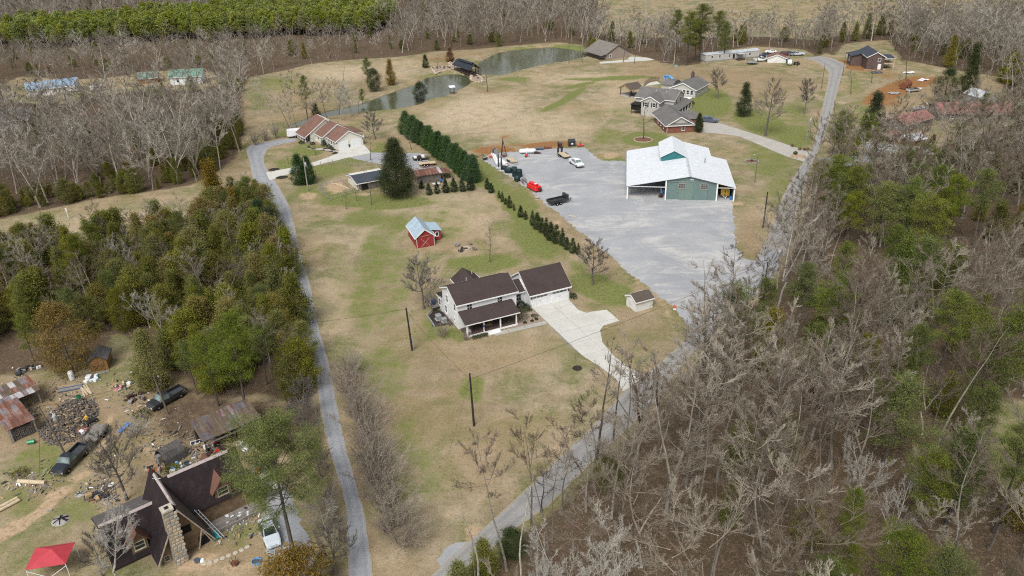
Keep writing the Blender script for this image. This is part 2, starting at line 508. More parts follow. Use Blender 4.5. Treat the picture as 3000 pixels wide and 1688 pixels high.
simple('mulch',(0.03,0.024,0.022),0.95,0.5,5);simple('mulch_red',(0.16,0.075,0.045),0.95,0.35,5);simple('gravel_bed',(0.30,0.23,0.18),0.95,0.4,9,bmp=0.5)
simple('flag_white',(0.66,0.62,0.62),0.8,0.05);simple('flag_red',(0.42,0.05,0.06),0.8,0.1);simple('flag_blue',(0.03,0.04,0.16),0.8,0.1)
simple('cloth_dark',(0.04,0.042,0.05),0.9,0.4,5)

foliage('leaf_cedar',(0.078,0.088,0.017),(0.152,0.158,0.028),(0.225,0.22,0.046),bronze=(0.215,0.150,0.036),bamt=0.4,tint=0.5)
foliage('leaf_pine',(0.055,0.076,0.014),(0.115,0.138,0.024),(0.175,0.195,0.036),tint=0.5)
foliage('leaf_leyland',(0.026,0.052,0.016),(0.046,0.088,0.026),(0.070,0.122,0.036),tint=0.5)
foliage('leaf_darkcedar',(0.028,0.038,0.014),(0.050,0.066,0.024),(0.078,0.094,0.034),tint=0.4)
foliage('leaf_shrub',(0.016,0.030,0.014),(0.030,0.055,0.022),(0.055,0.085,0.034),tint=0.4)
foliage('leaf_olive',(0.05,0.055,0.03),(0.085,0.09,0.05),(0.12,0.125,0.075),tint=0.2)
foliage('leaf_rust',(0.09,0.035,0.018),(0.17,0.07,0.035),(0.25,0.12,0.06),tint=0.3)
foliage('leaf_bright',(0.11,0.14,0.024),(0.20,0.23,0.038),(0.28,0.295,0.055),tint=0.45)
bark('bark_forest',(0.13,0.112,0.092),(0.48,0.445,0.385))
bark('bark_twig',(0.150,0.116,0.086),(0.43,0.385,0.315))
bark('bark_dark',(0.07,0.06,0.055),(0.14,0.12,0.105))
bark('bark_brush',(0.25,0.208,0.165),(0.33,0.285,0.23))
bark('bark_pale',(0.38,0.36,0.32),(0.44,0.41,0.36))
bark('bark_yard',(0.13,0.115,0.10),(0.20,0.18,0.155))
foliage('leaf_bronze',(0.105,0.078,0.018),(0.175,0.118,0.026),(0.235,0.158,0.038),tint=0.3)
foliage('leaf_lime',(0.07,0.09,0.015),(0.145,0.168,0.026),(0.215,0.235,0.042),tint=0.3)
bark('bark_far',(0.19,0.160,0.128),(0.54,0.50,0.432))

W_UPLEFT = [(-500,690),(0,645),(110,622),(290,583),(430,565),(560,545),(640,505),(700,460),(716,412),(722,365),(715,265),(734,227),(856,203),(900,190),(1000,178),(1157,168),(1230,160),(1265,152),(1384,146),(1470,138),(1545,131),(1629,124),(1699,132),(1760,128),(1750,60),(1760,-70),(-900,-70)]
W_BACK = [(1700,134),(1727,150),(1790,140),(1850,160),(1927,180),(1990,194),(2055,188),(2066,158),(2212,136),(2352,146),(2393,168),(2440,150),(2440,120),(2250,108),(2000,112),(1850,108),(1750,100)]
W_UR = [(2400,150),(2445,165),(2480,128),(2600,118),(2640,175),(2690,185),(2790,205),(2920,225),(2985,340),(3500,430),(3900,150),(3300,60),(2800,90),(2500,100),(2400,112)]
W_RIGHT = [(2405,480),(2385,535),(2368,590),(2342,660),(2314,718),(2282,805),(2210,888),(2130,955),(2065,1018),(1985,1108),(1912,1205),(1810,1292),(1706,1398),(1612,1490),(1525,1555),(1432,1632),(1400,1700),(1390,1800),(1360,1950),(1360,2300),(3600,2300),(3700,1000),(3500,430),(2985,340),(2950,385),(2850,405),(2760,425),(2690,448),(2620,470),(2560,482),(2480,478)]
W_CEDAR = [(-300,790),(0,752),(150,750),(250,740),(420,712),(560,696),(640,655),(700,605),(760,592),(800,645),(842,745),(860,815),(885,955),(915,1083),(935,1190),(880,1215),(800,1180),(760,1160),(700,1170),(640,1180),(560,1150),(520,1110),(450,1050),(395,1000),(330,985),(300,1060),(255,1060),(200,1085),(0,1105),(-300,1110)]
W_PINES = [(-300,130),(0,112),(250,90),(500,70),(800,52),(1100,45),(1180,60),(1100,100),(800,112),(500,122),(250,135),(0,150),(-300,158)]
CLEARING = [(10,250),(60,225),(200,235),(330,228),(420,212),(600,203),(650,235),(600,262),(440,264),(330,274),(190,303),(20,303)]
R_CLEAR = [(2895,1200),(2960,1180),(3300,1150),(3500,1500),(3000,1480),(2935,1420),(2905,1320)]
POND_BIG = [(1400,180),(1454,153),(1500,146),(1545,141),(1611,136),(1664,141),(1727,153),(1722,167),(1664,181),(1611,188),(1559,199),(1507,213),(1468,223),(1437,222),(1400,217),(1385,205)]
POND_SMALL = [(1040,305),(1070,297),(1115,279),(1175,258),(1217,244),(1245,226),(1297,217),(1335,214),(1377,221),(1388,241),(1370,254),(1332,273),(1297,287),(1258,292),(1241,306),(1190,318),(1140,324),(1050,332),(960,345),(899,367),(840,378),(832,368),(899,342),(958,322)]
LOT = [(1409,466),(1441,448),(1521,444),(1595,437),(1713,432),(1738,455),(1759,470),(1836,473),(1990,488),(2120,500),(2148,590),(2150,600),(2152,664),(2160,734),(2178,757),(2212,764),(2306,712),(2272,800),(2200,880),(2120,948),(2055,1008),(2016,994),(2020,966),(2006,938),(1978,906),(1936,875),(1891,833),(1849,808),(1797,755),(1744,717),(1696,678),(1640,626),(1598,602),(1574,574),(1525,539),(1465,500),(1420,474)]
ROAD_L = [((1018,1760),(1100,1760)),((1022,1688),(1092,1688)),((1018,1560),(1075,1560)),((1008,1456),(1054,1456)),((950,1258),(1000,1258)),((924,1083),(967,1083)),((895,955),(932,955)),((862,815),(903,815)),((845,745),(880,745)),((815,660),(862,660)),((787,600),(845,600)),((745,536),(806,530)),((732,478),(777,485)),((722,440),(775,455)),((735,425),(793,433)),((770,418),(825,423)),((824,409),(849,418)),((862,405),(870,414))]
ROAD_R = [((1150,1800),(1250,1800)),((1263,1688),(1330,1688)),((1371,1591),(1420,1625)),((1476,1496),(1515,1545)),((1556,1420),(1602,1485)),((1650,1330),(1696,1392)),((1745,1241),(1800,1290)),((1826,1149),(1899,1199)),((1891,1100),(1975,1100)),((1960,1040),(2030,1035)),((2016,990),(2058,1006))]
ROAD_U = [((2212,764),(2308,710)),((2240,710),(2326,655)),((2261,664),(2341,608)),((2296,570),(2359,552)),((2338,500),(2373,500)),((2355,474),(2383,468)),((2377,440),(2398,440)),((2393,391),(2418,391)),((2408,322),(2442,314)),((2424,248),(2458,248)),((2428,214),(2471,205)),((2413,197),(2478,190)),((2383,178),(2440,172)),((2350,172),(2400,164))]
DRIVE_GREY = [((2377,446),(2354,474)),((2330,432),(2290,453)),((2259,409),(2181,406)),((2180,384),(2147,397)),((2104,360),(2100,392)),((2063,350),(2055,388))]
DRIVE_RANCH = [((992,449),(1085,449)),((996,436),(1068,424))]
RANCH_STRIP = [((779,506),(790,529)),((852,492),(849,509)),((924,474),(930,484)),((985,452),(1000,467)),((1000,448),(1023,461))]
RANCH_GRAVEL = [((1023,461),(1086,447)),((1060,470),(1105,448)),((1110,480),(1150,448)),((1180,485),(1195,449)),((1230,497),(1228,449)),((1270,495),(1245,455))]
HOUSE_DRIVE = [(1557,901),(1599,941),(1608,951),(1667,1014),(1716,1049),(1761,1077),(1803,1109),(1826,1149),(1891,1100),(1845,1081),(1796,1042),(1765,1004),(1758,969),(1768,955),(1814,941),(1779,908),(1716,917),(1695,910),(1664,876)]
WALK = [(1435,978),(1597,941),(1604,950),(1454,984)]

GREEN = [(1420,772,105,26,-4,1.0),(1330,770,40,18,0,.6),(1770,850,120,40,20,.85),(1700,790,40,22,40,.5),(1130,592,150,22,0,1.0),(1075,640,80,30,0,.5),(1150,660,60,35,-20,.45),
         (985,580,60,26,0,.7),(900,560,50,22,0,.5),(1100,760,60,110,12,.4),(1060,900,55,110,-5,.38),(1010,850,40,140,-8,.2),(1130,1090,70,120,-18,.33),(1230,1330,60,200,-25,.28),
         (1385,1140,35,50,0,.55),(1130,840,90,170,10,.3),(1300,660,90,60,0,.3),(1560,705,90,50,35,.65),(1500,600,26,110,-38,.75),(1590,680,30,120,-40,.55),(1420,510,40,50,0,.6),(1460,670,40,20,30,.3),(1530,590,70,40,35,.55),
         (2080,300,70,46,10,.95),(2230,360,95,40,18,.75),(2330,400,60,40,10,.7),(2330,330,50,40,0,.4),(1890,408,75,24,0,.85),(1800,470,40,20,0,.5),(2250,470,80,60,20,.42),(2280,560,50,80,0,.35),
         (1675,280,55,10,-30,.75),(1640,302,70,9,-25,.7),(1760,232,120,5,0,.75),(1850,226,90,5,0,.7),(1510,232,60,9,0,.5),(1700,250,60,6,-12,.6),(1820,330,40,30,0,.25),(1780,400,60,30,0,.35),
         (1690,140,80,6,5,.8),(1550,140,60,4,0,.5),(1760,165,25,8,0,.6),(900,440,60,22,0,.55),(850,480,60,25,0,.45),(960,500,90,22,0,.5),(1040,470,60,10,0,.4),(1110,440,60,14,-20,.5),(860,390,70,10,0,.6),
         (1130,430,40,14,20,.5),(1240,480,20,12,0,.5),(2540,330,60,60,0,.35),(2500,250,30,40,0,.3),(1400,905,40,20,0,.5),(1330,980,50,25,0,.5),(1265,960,30,40,0,.6),(3020,1330,130,140,0,.55),
         (120,1350,90,60,0,.45),(60,1470,60,60,0,.4),(240,1500,70,50,0,.4),(130,1640,60,50,0,.4),(690,1560,60,60,0,.4),(340,1120,40,40,0,.4),(750,1290,40,30,0,.4),(200,680,300,30,8,.1),(820,245,90,20,0,.35),(760,290,40,30,0,.3)]
DRY = [(1400,330,170,60,-10,1.0),(1560,370,220,50,0,.8),(1330,640,120,50,0,.6),(1300,600,180,40,0,.5),(990,900,60,90,-12,.55),(1450,1000,180,60,0,.35),(1570,1030,120,60,0,.3),(1050,215,180,26,0,.9),(1200,190,100,14,0,.6),(1720,230,200,20,0,.7),(280,670,400,50,-6,.7),(1850,290,120,60,0,.6),(1100,690,130,50,0,.3),(2230,640,60,70,0,.3)]
BROWN = [(200,1250,240,130,0,.85),(420,1330,160,60,0,.7),(130,1440,120,50,0,.5),(350,1440,140,60,0,.5),(640,1600,160,60,0,.7),(1350,1050,260,90,-5,.5),(1300,1180,200,120,0,.45),(1450,1330,120,160,30,.35),(2050,220,260,26,0,.75),(2250,250,160,50,0,.6),(1950,190,160,14,0,.5),(1700,190,100,14,-8,.4),(2200,690,40,70,0,.7),(1860,980,110,70,0,.4),(1850,925,90,18,0,.2),(1760,735,30,70,-38,.75),(1650,650,16,90,-40,.6),
         (1260,880,50,40,0,.5),(1230,840,40,60,0,.4),(1250,950,30,30,0,.4),(890,320,120,50,0,.55),(1090,240,70,40,-20,.6),(1230,260,60,20,-20,.5),(900,370,80,14,-20,.7),(1310,165,110,12,-5,.7),(1450,148,80,6,0,.6),(1430,268,50,8,0,.9),(1290,190,90,14,0,.5),(2600,330,120,80,0,.6),(2800,300,160,80,0,.6),(720,1330,60,60,0,.4),
         (500,1200,160,110,0,.9),(650,1250,200,100,0,.9),(300,1230,130,100,0,.55),(80,1160,140,70,0,.8),(1060,1500,34,260,-8,.85),(1020,1200,40,160,-10,.55),(560,1580,200,80,0,.45),(250,1600,200,60,0,.35),(480,1400,140,60,0,.4),(700,350,30,100,0,.6),(650,470,70,50,0,.8),(700,540,50,60,0,.5)]
CLAY = [(2620,264,120,26,-22,1.0),(2700,246,90,14,-15,.8),(2590,300,60,22,0,.6),(2530,196,80,16,5,1.0),(1450,441,75,15,0,1.0),(1605,424,100,11,-4,.9),(1500,425,90,8,0,.5),(1760,412,30,10,0,.3),(1480,404,26,10,0,.6),(2540,188,55,13,8,1.0),(2470,180,30,8,0,.7),(2640,268,90,16,-28,.8),(2600,220,50,20,0,.5),(1100,262,30,8,-20,.4),(1290,175,60,6,0,.5),(1440,168,30,5,0,.5),(1500,395,40,12,0,.35),(2560,400,60,10,0,.2)]
DIRT = [(228,1395,40,16,-35,.9),(180,1440,55,18,-35,.95),(122,1495,60,20,-32,1.0),(50,1545,60,18,-25,1.0),(-20,1575,60,20,-15,1.0),(290,1310,36,14,-55,.8),(320,1230,24,40,10,.5),(335,1130,20,40,0,.55),(345,1060,20,40,0,.5),(560,1640,110,40,0,.7),(740,1660,100,30,0,.5),(640,1500,40,14,0,.5),(990,545,26,14,0,1.0),(985,552,34,16,0,.8),(900,575,40,14,0,.5),(1070,570,24,8,0,.6),(1215,695,14,8,0,.5),(1345,735,30,14,0,.3),
  (1790,455,40,14,0,.5),(2150,598,40,8,0,.8),(1600,425,60,6,0,.3),(2560,300,60,12,-10,.35),(330,250,120,20,0,.3),(450,1350,60,50,0,.4),(700,420,30,14,0,.6),(1950,900,24,50,-40,.5),(2008,930,14,50,-10,.4),(1880,830,60,8,25,.5),(1730,745,60,8,40,.5),(1640,655,60,8,42,.5),(1330,1500,20,90,40,.3),(1640,1300,30,90,40,.4),(1380,1570,30,60,40,.5)]
def sstep(x,a,b):
 t = np.clip((x - a) / (b - a),0,1)
 return t * t * (3 - 2 * t)
def graded(lo,f0,f1,hi,step,grow=1.22,big=160.0):
 mid = list(np.arange(f0,f1 + step * .5,step))
 a,s = [],step
 x = f0
 while x > lo:
  s = min(s * grow,big);x -= s;a.append(x)
 b,s = [],step
 x = mid[-1]
 while x < hi:
  s = min(s * grow,big);x += s;b.append(x)
 return np.array(a[::-1] + mid + b)
xs = graded(-3500,-140,140,3500,1.6,1.035)
ys = graded(-900,45,250,5000,1.6,1.014)
GX,GY = np.meshgrid(xs,ys)
PX,PY = to_px(GX,GY)
front = GY > 20
PX = np.where(front,PX,1500);PY = np.where(front,PY,6000)
pond_w = [[tuple(G(a,b,-0.6))[:2] for a,b in P] for P in (POND_BIG,POND_SMALL)]
pd = np.maximum(edge_dist(pond_w[0],GX,GY),edge_dist(pond_w[1],GX,GY))
GZ = -1.9 * sstep(pd,-1.0,3.5)
def ell(L,X,Y):
 r = np.zeros(X.shape)
 for cx,cy,rx,ry,a,s in L:
  a = R_(a);dx,dy = X - cx,Y - cy
  u = (dx * math.cos(a) + dy * math.sin(a)) / rx
  v = (-dx * math.sin(a) + dy * math.cos(a)) / ry
  r = np.maximum(r,s * (1 - sstep(np.sqrt(u * u + v * v),0.45,1.25)))
 return r
def wpoly(P):return [tuple(G(a,max(b,-90)))[:2] for a,b in P]
WOODS = {k:wpoly(P) for k,P in dict(upleft=W_UPLEFT,back=W_BACK,ur=W_UR,right=W_RIGHT,cedar=W_CEDAR,pines=W_PINES).items()}
WCLEAR,WRCLEAR = wpoly(CLEARING),wpoly(R_CLEAR)
wd = np.full(GX.shape,-1e9)
for P in WOODS.values():wd = np.maximum(wd,edge_dist(P,GX,GY))
wd = np.minimum(wd,-edge_dist(WCLEAR,GX,GY));wd = np.minimum(wd,-edge_dist(WRCLEAR,GX,GY))
W_BRUSH = [(470,1120),(620,1150),(780,1170),(945,1190),(1005,1440),(1018,1560),(1010,1720),(955,1720),(950,1560),(900,1440),(860,1340),(740,1310),(680,1285),(560,1300),(470,1290),(430,1200)]
litter = np.maximum(sstep(wd,-2.0,3.0),.75 * sstep(edge_dist(wpoly(W_BRUSH),GX,GY),-2.0,2.5))
litter = np.maximum(litter,.6 * sstep(edge_dist(wpoly([(985,1060),(1060,1060),(1120,1200),(1200,1440),(1215,1610),(1110,1640),(1060,1440),(1005,1240)]),GX,GY),-1.5,3.0))
A_green = np.minimum(1,ell(GREEN,PX,PY) * 1.25) * front
A_dry = ell(DRY,PX,PY) * front
A_brown = np.maximum(ell(BROWN,PX,PY) * front,0)
A_clay = ell(CLAY,PX,PY) * front
A_dirt = ell(DIRT,PX,PY) * front

hum = 0.5 * np.sin(GX * .11 + 1.3) * np.sin(GY * .093) + 0.35 * np.sin(GX * .23 + GY * .17)
GZ = GZ + sstep(wd,4,18) * (hum - 0.1)
nx,ny = len(xs),len(ys)
V = np.stack([GX.ravel(),GY.ravel(),GZ.ravel()],1)
i,j = np.meshgrid(np.arange(nx - 1),np.arange(ny - 1))
b0 = (j * nx + i).ravel()
faces = np.stack([b0,b0 + 1,b0 + nx + 1,b0 + nx],1)
gme = np_mesh('ground',V,faces.ravel(),np.full(len(faces),4),smooth=True)
for nm,arr in (('green',A_green),('dry',A_dry),('brown',A_brown),('clay',A_clay),('dirt',A_dirt),('litter',litter)):
 at = gme.attributes.new(nm,'FLOAT','POINT');at.data.foreach_set('value',arr.ravel().astype(np.float32))
def gz(x,y):
 i = min(max(int(np.searchsorted(xs,x)) - 1,0),nx - 2);j = min(max(int(np.searchsorted(ys,y)) - 1,0),ny - 2)
 u = (x - xs[i]) / (xs[i + 1] - xs[i]);v = (y - ys[j]) / (ys[j + 1] - ys[j])
 return float((GZ[j,i] * (1 - u) + GZ[j,i + 1] * u) * (1 - v) + (GZ[j + 1,i] * (1 - u) + GZ[j + 1,i + 1] * u) * v)
def ground_mat():
 m,nt,b = new_mat('ground')
 p = gpos(nt)
 def att(n):
  a = nt.nodes.new('ShaderNodeAttribute');a.attribute_name = n;return a.outputs['Fac']
 nA = noise(nt,0.045,5,0.6,p)
 nB = noise(nt,0.28,5,0.65,p)
 nC = noise(nt,1.7,4,0.7,p)
 nD = noise(nt,7.0,2,0.7,p)
 nE = noise(nt,0.11,5,0.7,p,0.6)
 mpg = nt.nodes.new('ShaderNodeMapping');mpg.inputs['Rotation'].default_value = (0,0,0.5);mpg.inputs['Scale'].default_value = (0.35,1.5,1);nt.links.new(p,mpg.inputs[0])
 nF = noise(nt,0.9,5,0.75,mpg.outputs[0],0.8)
 c = ramp(nt,nB,[(0.30,(0.22,0.175,0.110)),(0.45,(0.295,0.24,0.158)),(0.58,(0.365,0.30,0.203)),(0.70,(0.45,0.372,0.262))])
 c = mixc(nt,mapr(nt,nE,0.43,0.60,0,0.8),c,ramp(nt,nF,[(0.3,(0.150,0.160,0.062)),(0.7,(0.248,0.238,0.118))]))
 c = mixc(nt,mapr(nt,nA,0.42,0.62,0,0.45),c,(0.39,0.275,0.165))
 c = mixc(nt,mapr(nt,math_(nt,'ADD',nC,math_(nt,'MULTIPLY',nE,0.8)),0.90,1.08,0,0.7),c,(0.105,0.130,0.034))
 c = mixc(nt,mapr(nt,nF,0.56,0.70,0,0.45),c,(0.43,0.335,0.215))
 k = math_(nt,'MULTIPLY',att('dry'),mapr(nt,math_(nt,'ADD',nB,math_(nt,'MULTIPLY',nC,.5)),0.45,0.85,0.25,0.95))
 c = mixc(nt,k,c,ramp(nt,nC,[(0.3,(0.45,0.35,0.235)),(0.7,(0.56,0.45,0.32))]))
 k = math_(nt,'MULTIPLY',att('brown'),mapr(nt,math_(nt,'ADD',nB,math_(nt,'MULTIPLY',nC,.4)),0.40,0.82,0.3,0.9))
 c = mixc(nt,k,c,ramp(nt,nC,[(0.3,(0.215,0.145,0.085)),(0.7,(0.36,0.25,0.155))]))
 g = math_(nt,'ADD',att('green'),math_(nt,'MULTIPLY',math_(nt,'SUBTRACT',nB,0.5),1.5))
 g = math_(nt,'ADD',g,math_(nt,'MULTIPLY',math_(nt,'SUBTRACT',nC,0.5),0.9))
 g = math_(nt,'MULTIPLY',mapr(nt,g,0.12,0.62,0,0.95),mapr(nt,att('green'),0.02,0.2))
 c = mixc(nt,g,c,ramp(nt,nC,[(0.3,(0.100,0.130,0.030)),(0.7,(0.215,0.235,0.075))]))
 k = math_(nt,'ADD',att('dirt'),math_(nt,'MULTIPLY',math_(nt,'SUBTRACT',nB,0.5),1.3))
 k = math_(nt,'MULTIPLY',mapr(nt,k,0.22,0.62,0,0.95),mapr(nt,att('dirt'),0.02,0.2))
 c = mixc(nt,k,c,ramp(nt,nC,[(0.3,(0.38,0.265,0.165)),(0.7,(0.52,0.39,0.26))]))
 k = math_(nt,'ADD',att('clay'),math_(nt,'MULTIPLY',math_(nt,'SUBTRACT',nB,0.5),1.3))
 k = math_(nt,'MULTIPLY',mapr(nt,k,0.3,0.75,0,0.92),mapr(nt,att('clay'),0.02,0.2))
 c = mixc(nt,k,c,ramp(nt,nC,[(0.3,(0.20,0.085,0.03)),(0.7,(0.36,0.165,0.06))]))
 nE = noise(nt,0.11,5,0.7,p,0.6)
 mpg = nt.nodes.new('ShaderNodeMapping');mpg.inputs['Rotation'].default_value = (0,0,0.5);mpg.inputs['Scale'].default_value = (0.35,1.5,1);nt.links.new(p,mpg.inputs[0])
 nF = noise(nt,0.9,5,0.75,mpg.outputs[0],0.8)
 c = ramp(nt,nB,[(0.30,(0.22,0.175,0.110)),(0.45,(0.295,0.24,0.158)),(0.58,(0.365,0.30,0.203)),(0.70,(0.45,0.372,0.262))])
 c = mixc(nt,mapr(nt,nE,0.43,0.60,0,0.8),c,ramp(nt,nF,[(0.3,(0.150,0.160,0.062)),(0.7,(0.248,0.238,0.118))]))
 c = mixc(nt,mapr(nt,nA,0.42,0.62,0,0.45),c,(0.39,0.275,0.165))
 c = mixc(nt,mapr(nt,math_(nt,'ADD',nC,math_(nt,'MULTIPLY',nE,0.8)),0.90,1.08,0,0.7),c,(0.105,0.130,0.034))
 c = mixc(nt,mapr(nt,nF,0.56,0.70,0,0.45),c,(0.43,0.335,0.215))
 k = math_(nt,'MULTIPLY',att('dry'),mapr(nt,math_(nt,'ADD',nB,math_(nt,'MULTIPLY',nC,.5)),0.45,0.85,0.25,0.95))
 c = mixc(nt,k,c,ramp(nt,nC,[(0.3,(0.45,0.35,0.235)),(0.7,(0.56,0.45,0.32))]))
 k = math_(nt,'MULTIPLY',att('brown'),mapr(nt,math_(nt,'ADD',nB,math_(nt,'MULTIPLY',nC,.4)),0.40,0.82,0.3,0.9))
 c = mixc(nt,k,c,ramp(nt,nC,[(0.3,(0.215,0.145,0.085)),(0.7,(0.36,0.25,0.155))]))
 g = math_(nt,'ADD',att('green'),math_(nt,'MULTIPLY',math_(nt,'SUBTRACT',nB,0.5),1.5))
 g = math_(nt,'ADD',g,math_(nt,'MULTIPLY',math_(nt,'SUBTRACT',nC,0.5),0.9))
 g = math_(nt,'MULTIPLY',mapr(nt,g,0.12,0.62,0,0.95),mapr(nt,att('green'),0.02,0.2))
 c = mixc(nt,g,c,ramp(nt,nC,[(0.3,(0.100,0.130,0.030)),(0.7,(0.215,0.235,0.075))]))
 k = math_(nt,'ADD',att('dirt'),math_(nt,'MULTIPLY',math_(nt,'SUBTRACT',nB,0.5),1.3))
 k = math_(nt,'MULTIPLY',mapr(nt,k,0.22,0.62,0,0.95),mapr(nt,att('dirt'),0.02,0.2))
 c = mixc(nt,k,c,ramp(nt,nC,[(0.3,(0.38,0.265,0.165)),(0.7,(0.52,0.39,0.26))]))
 k = math_(nt,'ADD',att('clay'),math_(nt,'MULTIPLY',math_(nt,'SUBTRACT',nB,0.5),1.3))
 k = math_(nt,'MULTIPLY',mapr(nt,k,0.3,0.75,0,0.92),mapr(nt,att('clay'),0.02,0.2))
 c = mixc(nt,k,c,ramp(nt,nC,[(0.3,(0.20,0.085,0.03)),(0.7,(0.36,0.165,0.06))]))
 l = math_(nt,'ADD',att('litter'),math_(nt,'MULTIPLY',math_(nt,'SUBTRACT',nB,0.5),1.1))
 l = math_(nt,'MULTIPLY',mapr(nt,l,0.3,0.75),mapr(nt,att('litter'),0.02,0.3))
 fl = ramp(nt,math_(nt,'ADD',math_(nt,'MULTIPLY',nC,0.6),math_(nt,'MULTIPLY',nD,0.4)),[(0.33,(0.042,0.029,0.021)),(0.5,(0.098,0.066,0.046)),(0.66,(0.20,0.142,0.10))])
 fl = mixc(nt,mapr(nt,nB,0.5,0.75,0,0.5),fl,(0.06,0.055,0.03))
 c = mixc(nt,l,c,fl)
 c = mixc(nt,mapr(nt,nC,0.33,0.52,0.34,0.0),c,(0.115,0.10,0.045))
 c = mixc(nt,mapr(nt,nD,0.36,0.58,0.30,0.0),c,(0.10,0.08,0.04))
 c = mixc(nt,mapr(nt,nD,0.55,0.75,0.0,0.35),c,(0.46,0.38,0.26))
 nt.links.new(c,b.inputs['Base Color'])
 b.inputs['Roughness'].default_value = 0.95
 b.inputs['Specular IOR Level'].default_value = 0.1
 bump(nt,b,math_(nt,'ADD',nC,math_(nt,'MULTIPLY',nD,0.5)),0.6,0.12)
 return m
gme.materials.append(ground_mat())
ground = tag(link('ground',gme),'dormant tan lawn and leaf covered ground with patches of green',None,None,'structure')

def road_mat(name,lo,hi,streak=0.25,stone=0.3,track=0.0,edge=0.0,crack=0.0):
 m,nt,b = new_mat(name)
 p = gpos(nt)
 f = noise(nt,0.35,5,0.65,p);g = noise(nt,6.0,2,0.8,p);h = noise(nt,1.2,4,0.7,p)
 c = ramp(nt,f,[(0.3,lo),(0.7,hi)])
 c = mixc(nt,mapr(nt,h,0.52,0.72,0,streak),c,tuple(min(1,x * 1.3) for x in hi))
 c = mixc(nt,mapr(nt,g,0.4,0.7,stone,0),c,tuple(x * 0.6 for x in lo))
 uv = nt.nodes.new('ShaderNodeUVMap');uv.uv_map = 'road'
 sp = nt.nodes.new('ShaderNodeSeparateXYZ');nt.links.new(uv.outputs[0],sp.inputs[0])
 d = math_(nt,'ABSOLUTE',math_(nt,'SUBTRACT',sp.outputs[0],0.5))
 wob = math_(nt,'ADD',d,math_(nt,'MULTIPLY',math_(nt,'SUBTRACT',h,0.5),0.22))
 tr = math_(nt,'MULTIPLY',mapr(nt,wob,0.10,0.20),mapr(nt,wob,0.36,0.26))
 c = mixc(nt,math_(nt,'MULTIPLY',tr,track),c,tuple(x * 0.72 for x in lo))
 ed = mapr(nt,math_(nt,'ADD',d,math_(nt,'MULTIPLY',math_(nt,'SUBTRACT',h,0.5),0.35)),0.40,0.50,0,edge)
 c = mixc(nt,ed,c,(0.33,0.265,0.175))
 vo = nt.nodes.new('ShaderNodeTexVoronoi');vo.feature = 'DISTANCE_TO_EDGE';vo.inputs['Scale'].default_value = 0.32;nt.links.new(p,vo.inputs['Vector'])
 c = mixc(nt,math_(nt,'MULTIPLY',mapr(nt,vo.outputs['Distance'],0.0,0.022,crack,0),mapr(nt,f,0.45,0.6)),c,tuple(x * 0.5 for x in lo))
 nt.links.new(c,b.inputs['Base Color']);b.inputs['Roughness'].default_value = 0.9
 b.inputs['Specular IOR Level'].default_value = 0.2
 bump(nt,b,g,0.4,0.03)
 M[name] = m
 return m
road_mat('asphalt_pale',(0.275,0.286,0.305),(0.375,0.383,0.40),track=.35,edge=.9,crack=.5)
road_mat('asphalt_warm',(0.275,0.268,0.256),(0.37,0.362,0.345),track=.4,edge=.8,crack=.5)
road_mat('concrete',(0.47,0.46,0.42),(0.58,0.57,0.53),0.2,0.12)
road_mat('concrete_joint',(0.22,0.21,0.19),(0.28,0.27,0.24))
road_mat('concrete_old',(0.36,0.345,0.31),(0.46,0.44,0.40),0.2,0.2)
road_mat('gravel_grey',(0.30,0.31,0.325),(0.38,0.385,0.395),0.25,0.3)
def lot_mat():
 m,nt,b = new_mat('lot_gravel')
 p = gpos(nt)
 g = noise(nt,5.0,2,0.8,p);f = noise(nt,0.11,5,0.6,p);h = noise(nt,0.9,5,0.7,p)
 mp = nt.nodes.new('ShaderNodeMapping');mp.inputs['Rotation'].default_value = (0,0,R_(-38));mp.inputs['Scale'].default_value = (0.12,0.55,1)
 nt.links.new(p,mp.inputs[0])
 t = noise(nt,0.42,6,0.7,mp.outputs[0],1.5)
 t2 = noise(nt,0.09,6,0.72,p,1.2)
 c = ramp(nt,f,[(0.3,(0.285,0.294,0.310)),(0.7,(0.375,0.383,0.397))])
 c = mixc(nt,math_(nt,'MULTIPLY',mapr(nt,t,0.42,0.70,0,0.55),mapr(nt,t2,0.36,0.60,0.1,1)),c,(0.66,0.63,0.58))
 c = mixc(nt,math_(nt,'MULTIPLY',mapr(nt,t2,0.5,0.66,0,0.55),mapr(nt,h,0.35,0.6)),c,(0.58,0.56,0.525))
 c = mixc(nt,mapr(nt,h,0.6,0.75,0,0.25),c,(0.40,0.36,0.30))
 c = mixc(nt,mapr(nt,g,0.4,0.68,0.2,0),c,(0.17,0.175,0.185))
 nt.links.new(c,b.inputs['Base Color']);b.inputs['Roughness'].default_value = 0.95;b.inputs['Specular IOR Level'].default_value = 0.15
 bump(nt,b,g,0.5,0.04)
 M['lot_gravel'] = m
lot_mat()
def smooth_pts(pairs,k=4):
 out = []
 n = len(pairs)
 for s in range(n - 1):
  p = [pairs[max(0,min(n - 1,s + d))] for d in (-1,0,1,2)]
  for q in range(k):
   t = q / k
   row = []
   for e in (0,1):
    a,b_,c_,d_ = (p[z][e] for z in range(4))
    row.append(0.5 * ((2 * b_) + (c_ - a) * t + (2 * a - 5 * b_ + 4 * c_ - d_) * t * t + (-a + 3 * b_ - 3 * c_ + d_) * t ** 3))
   out.append(row)
 out.append(list(pairs[-1]))
 return out
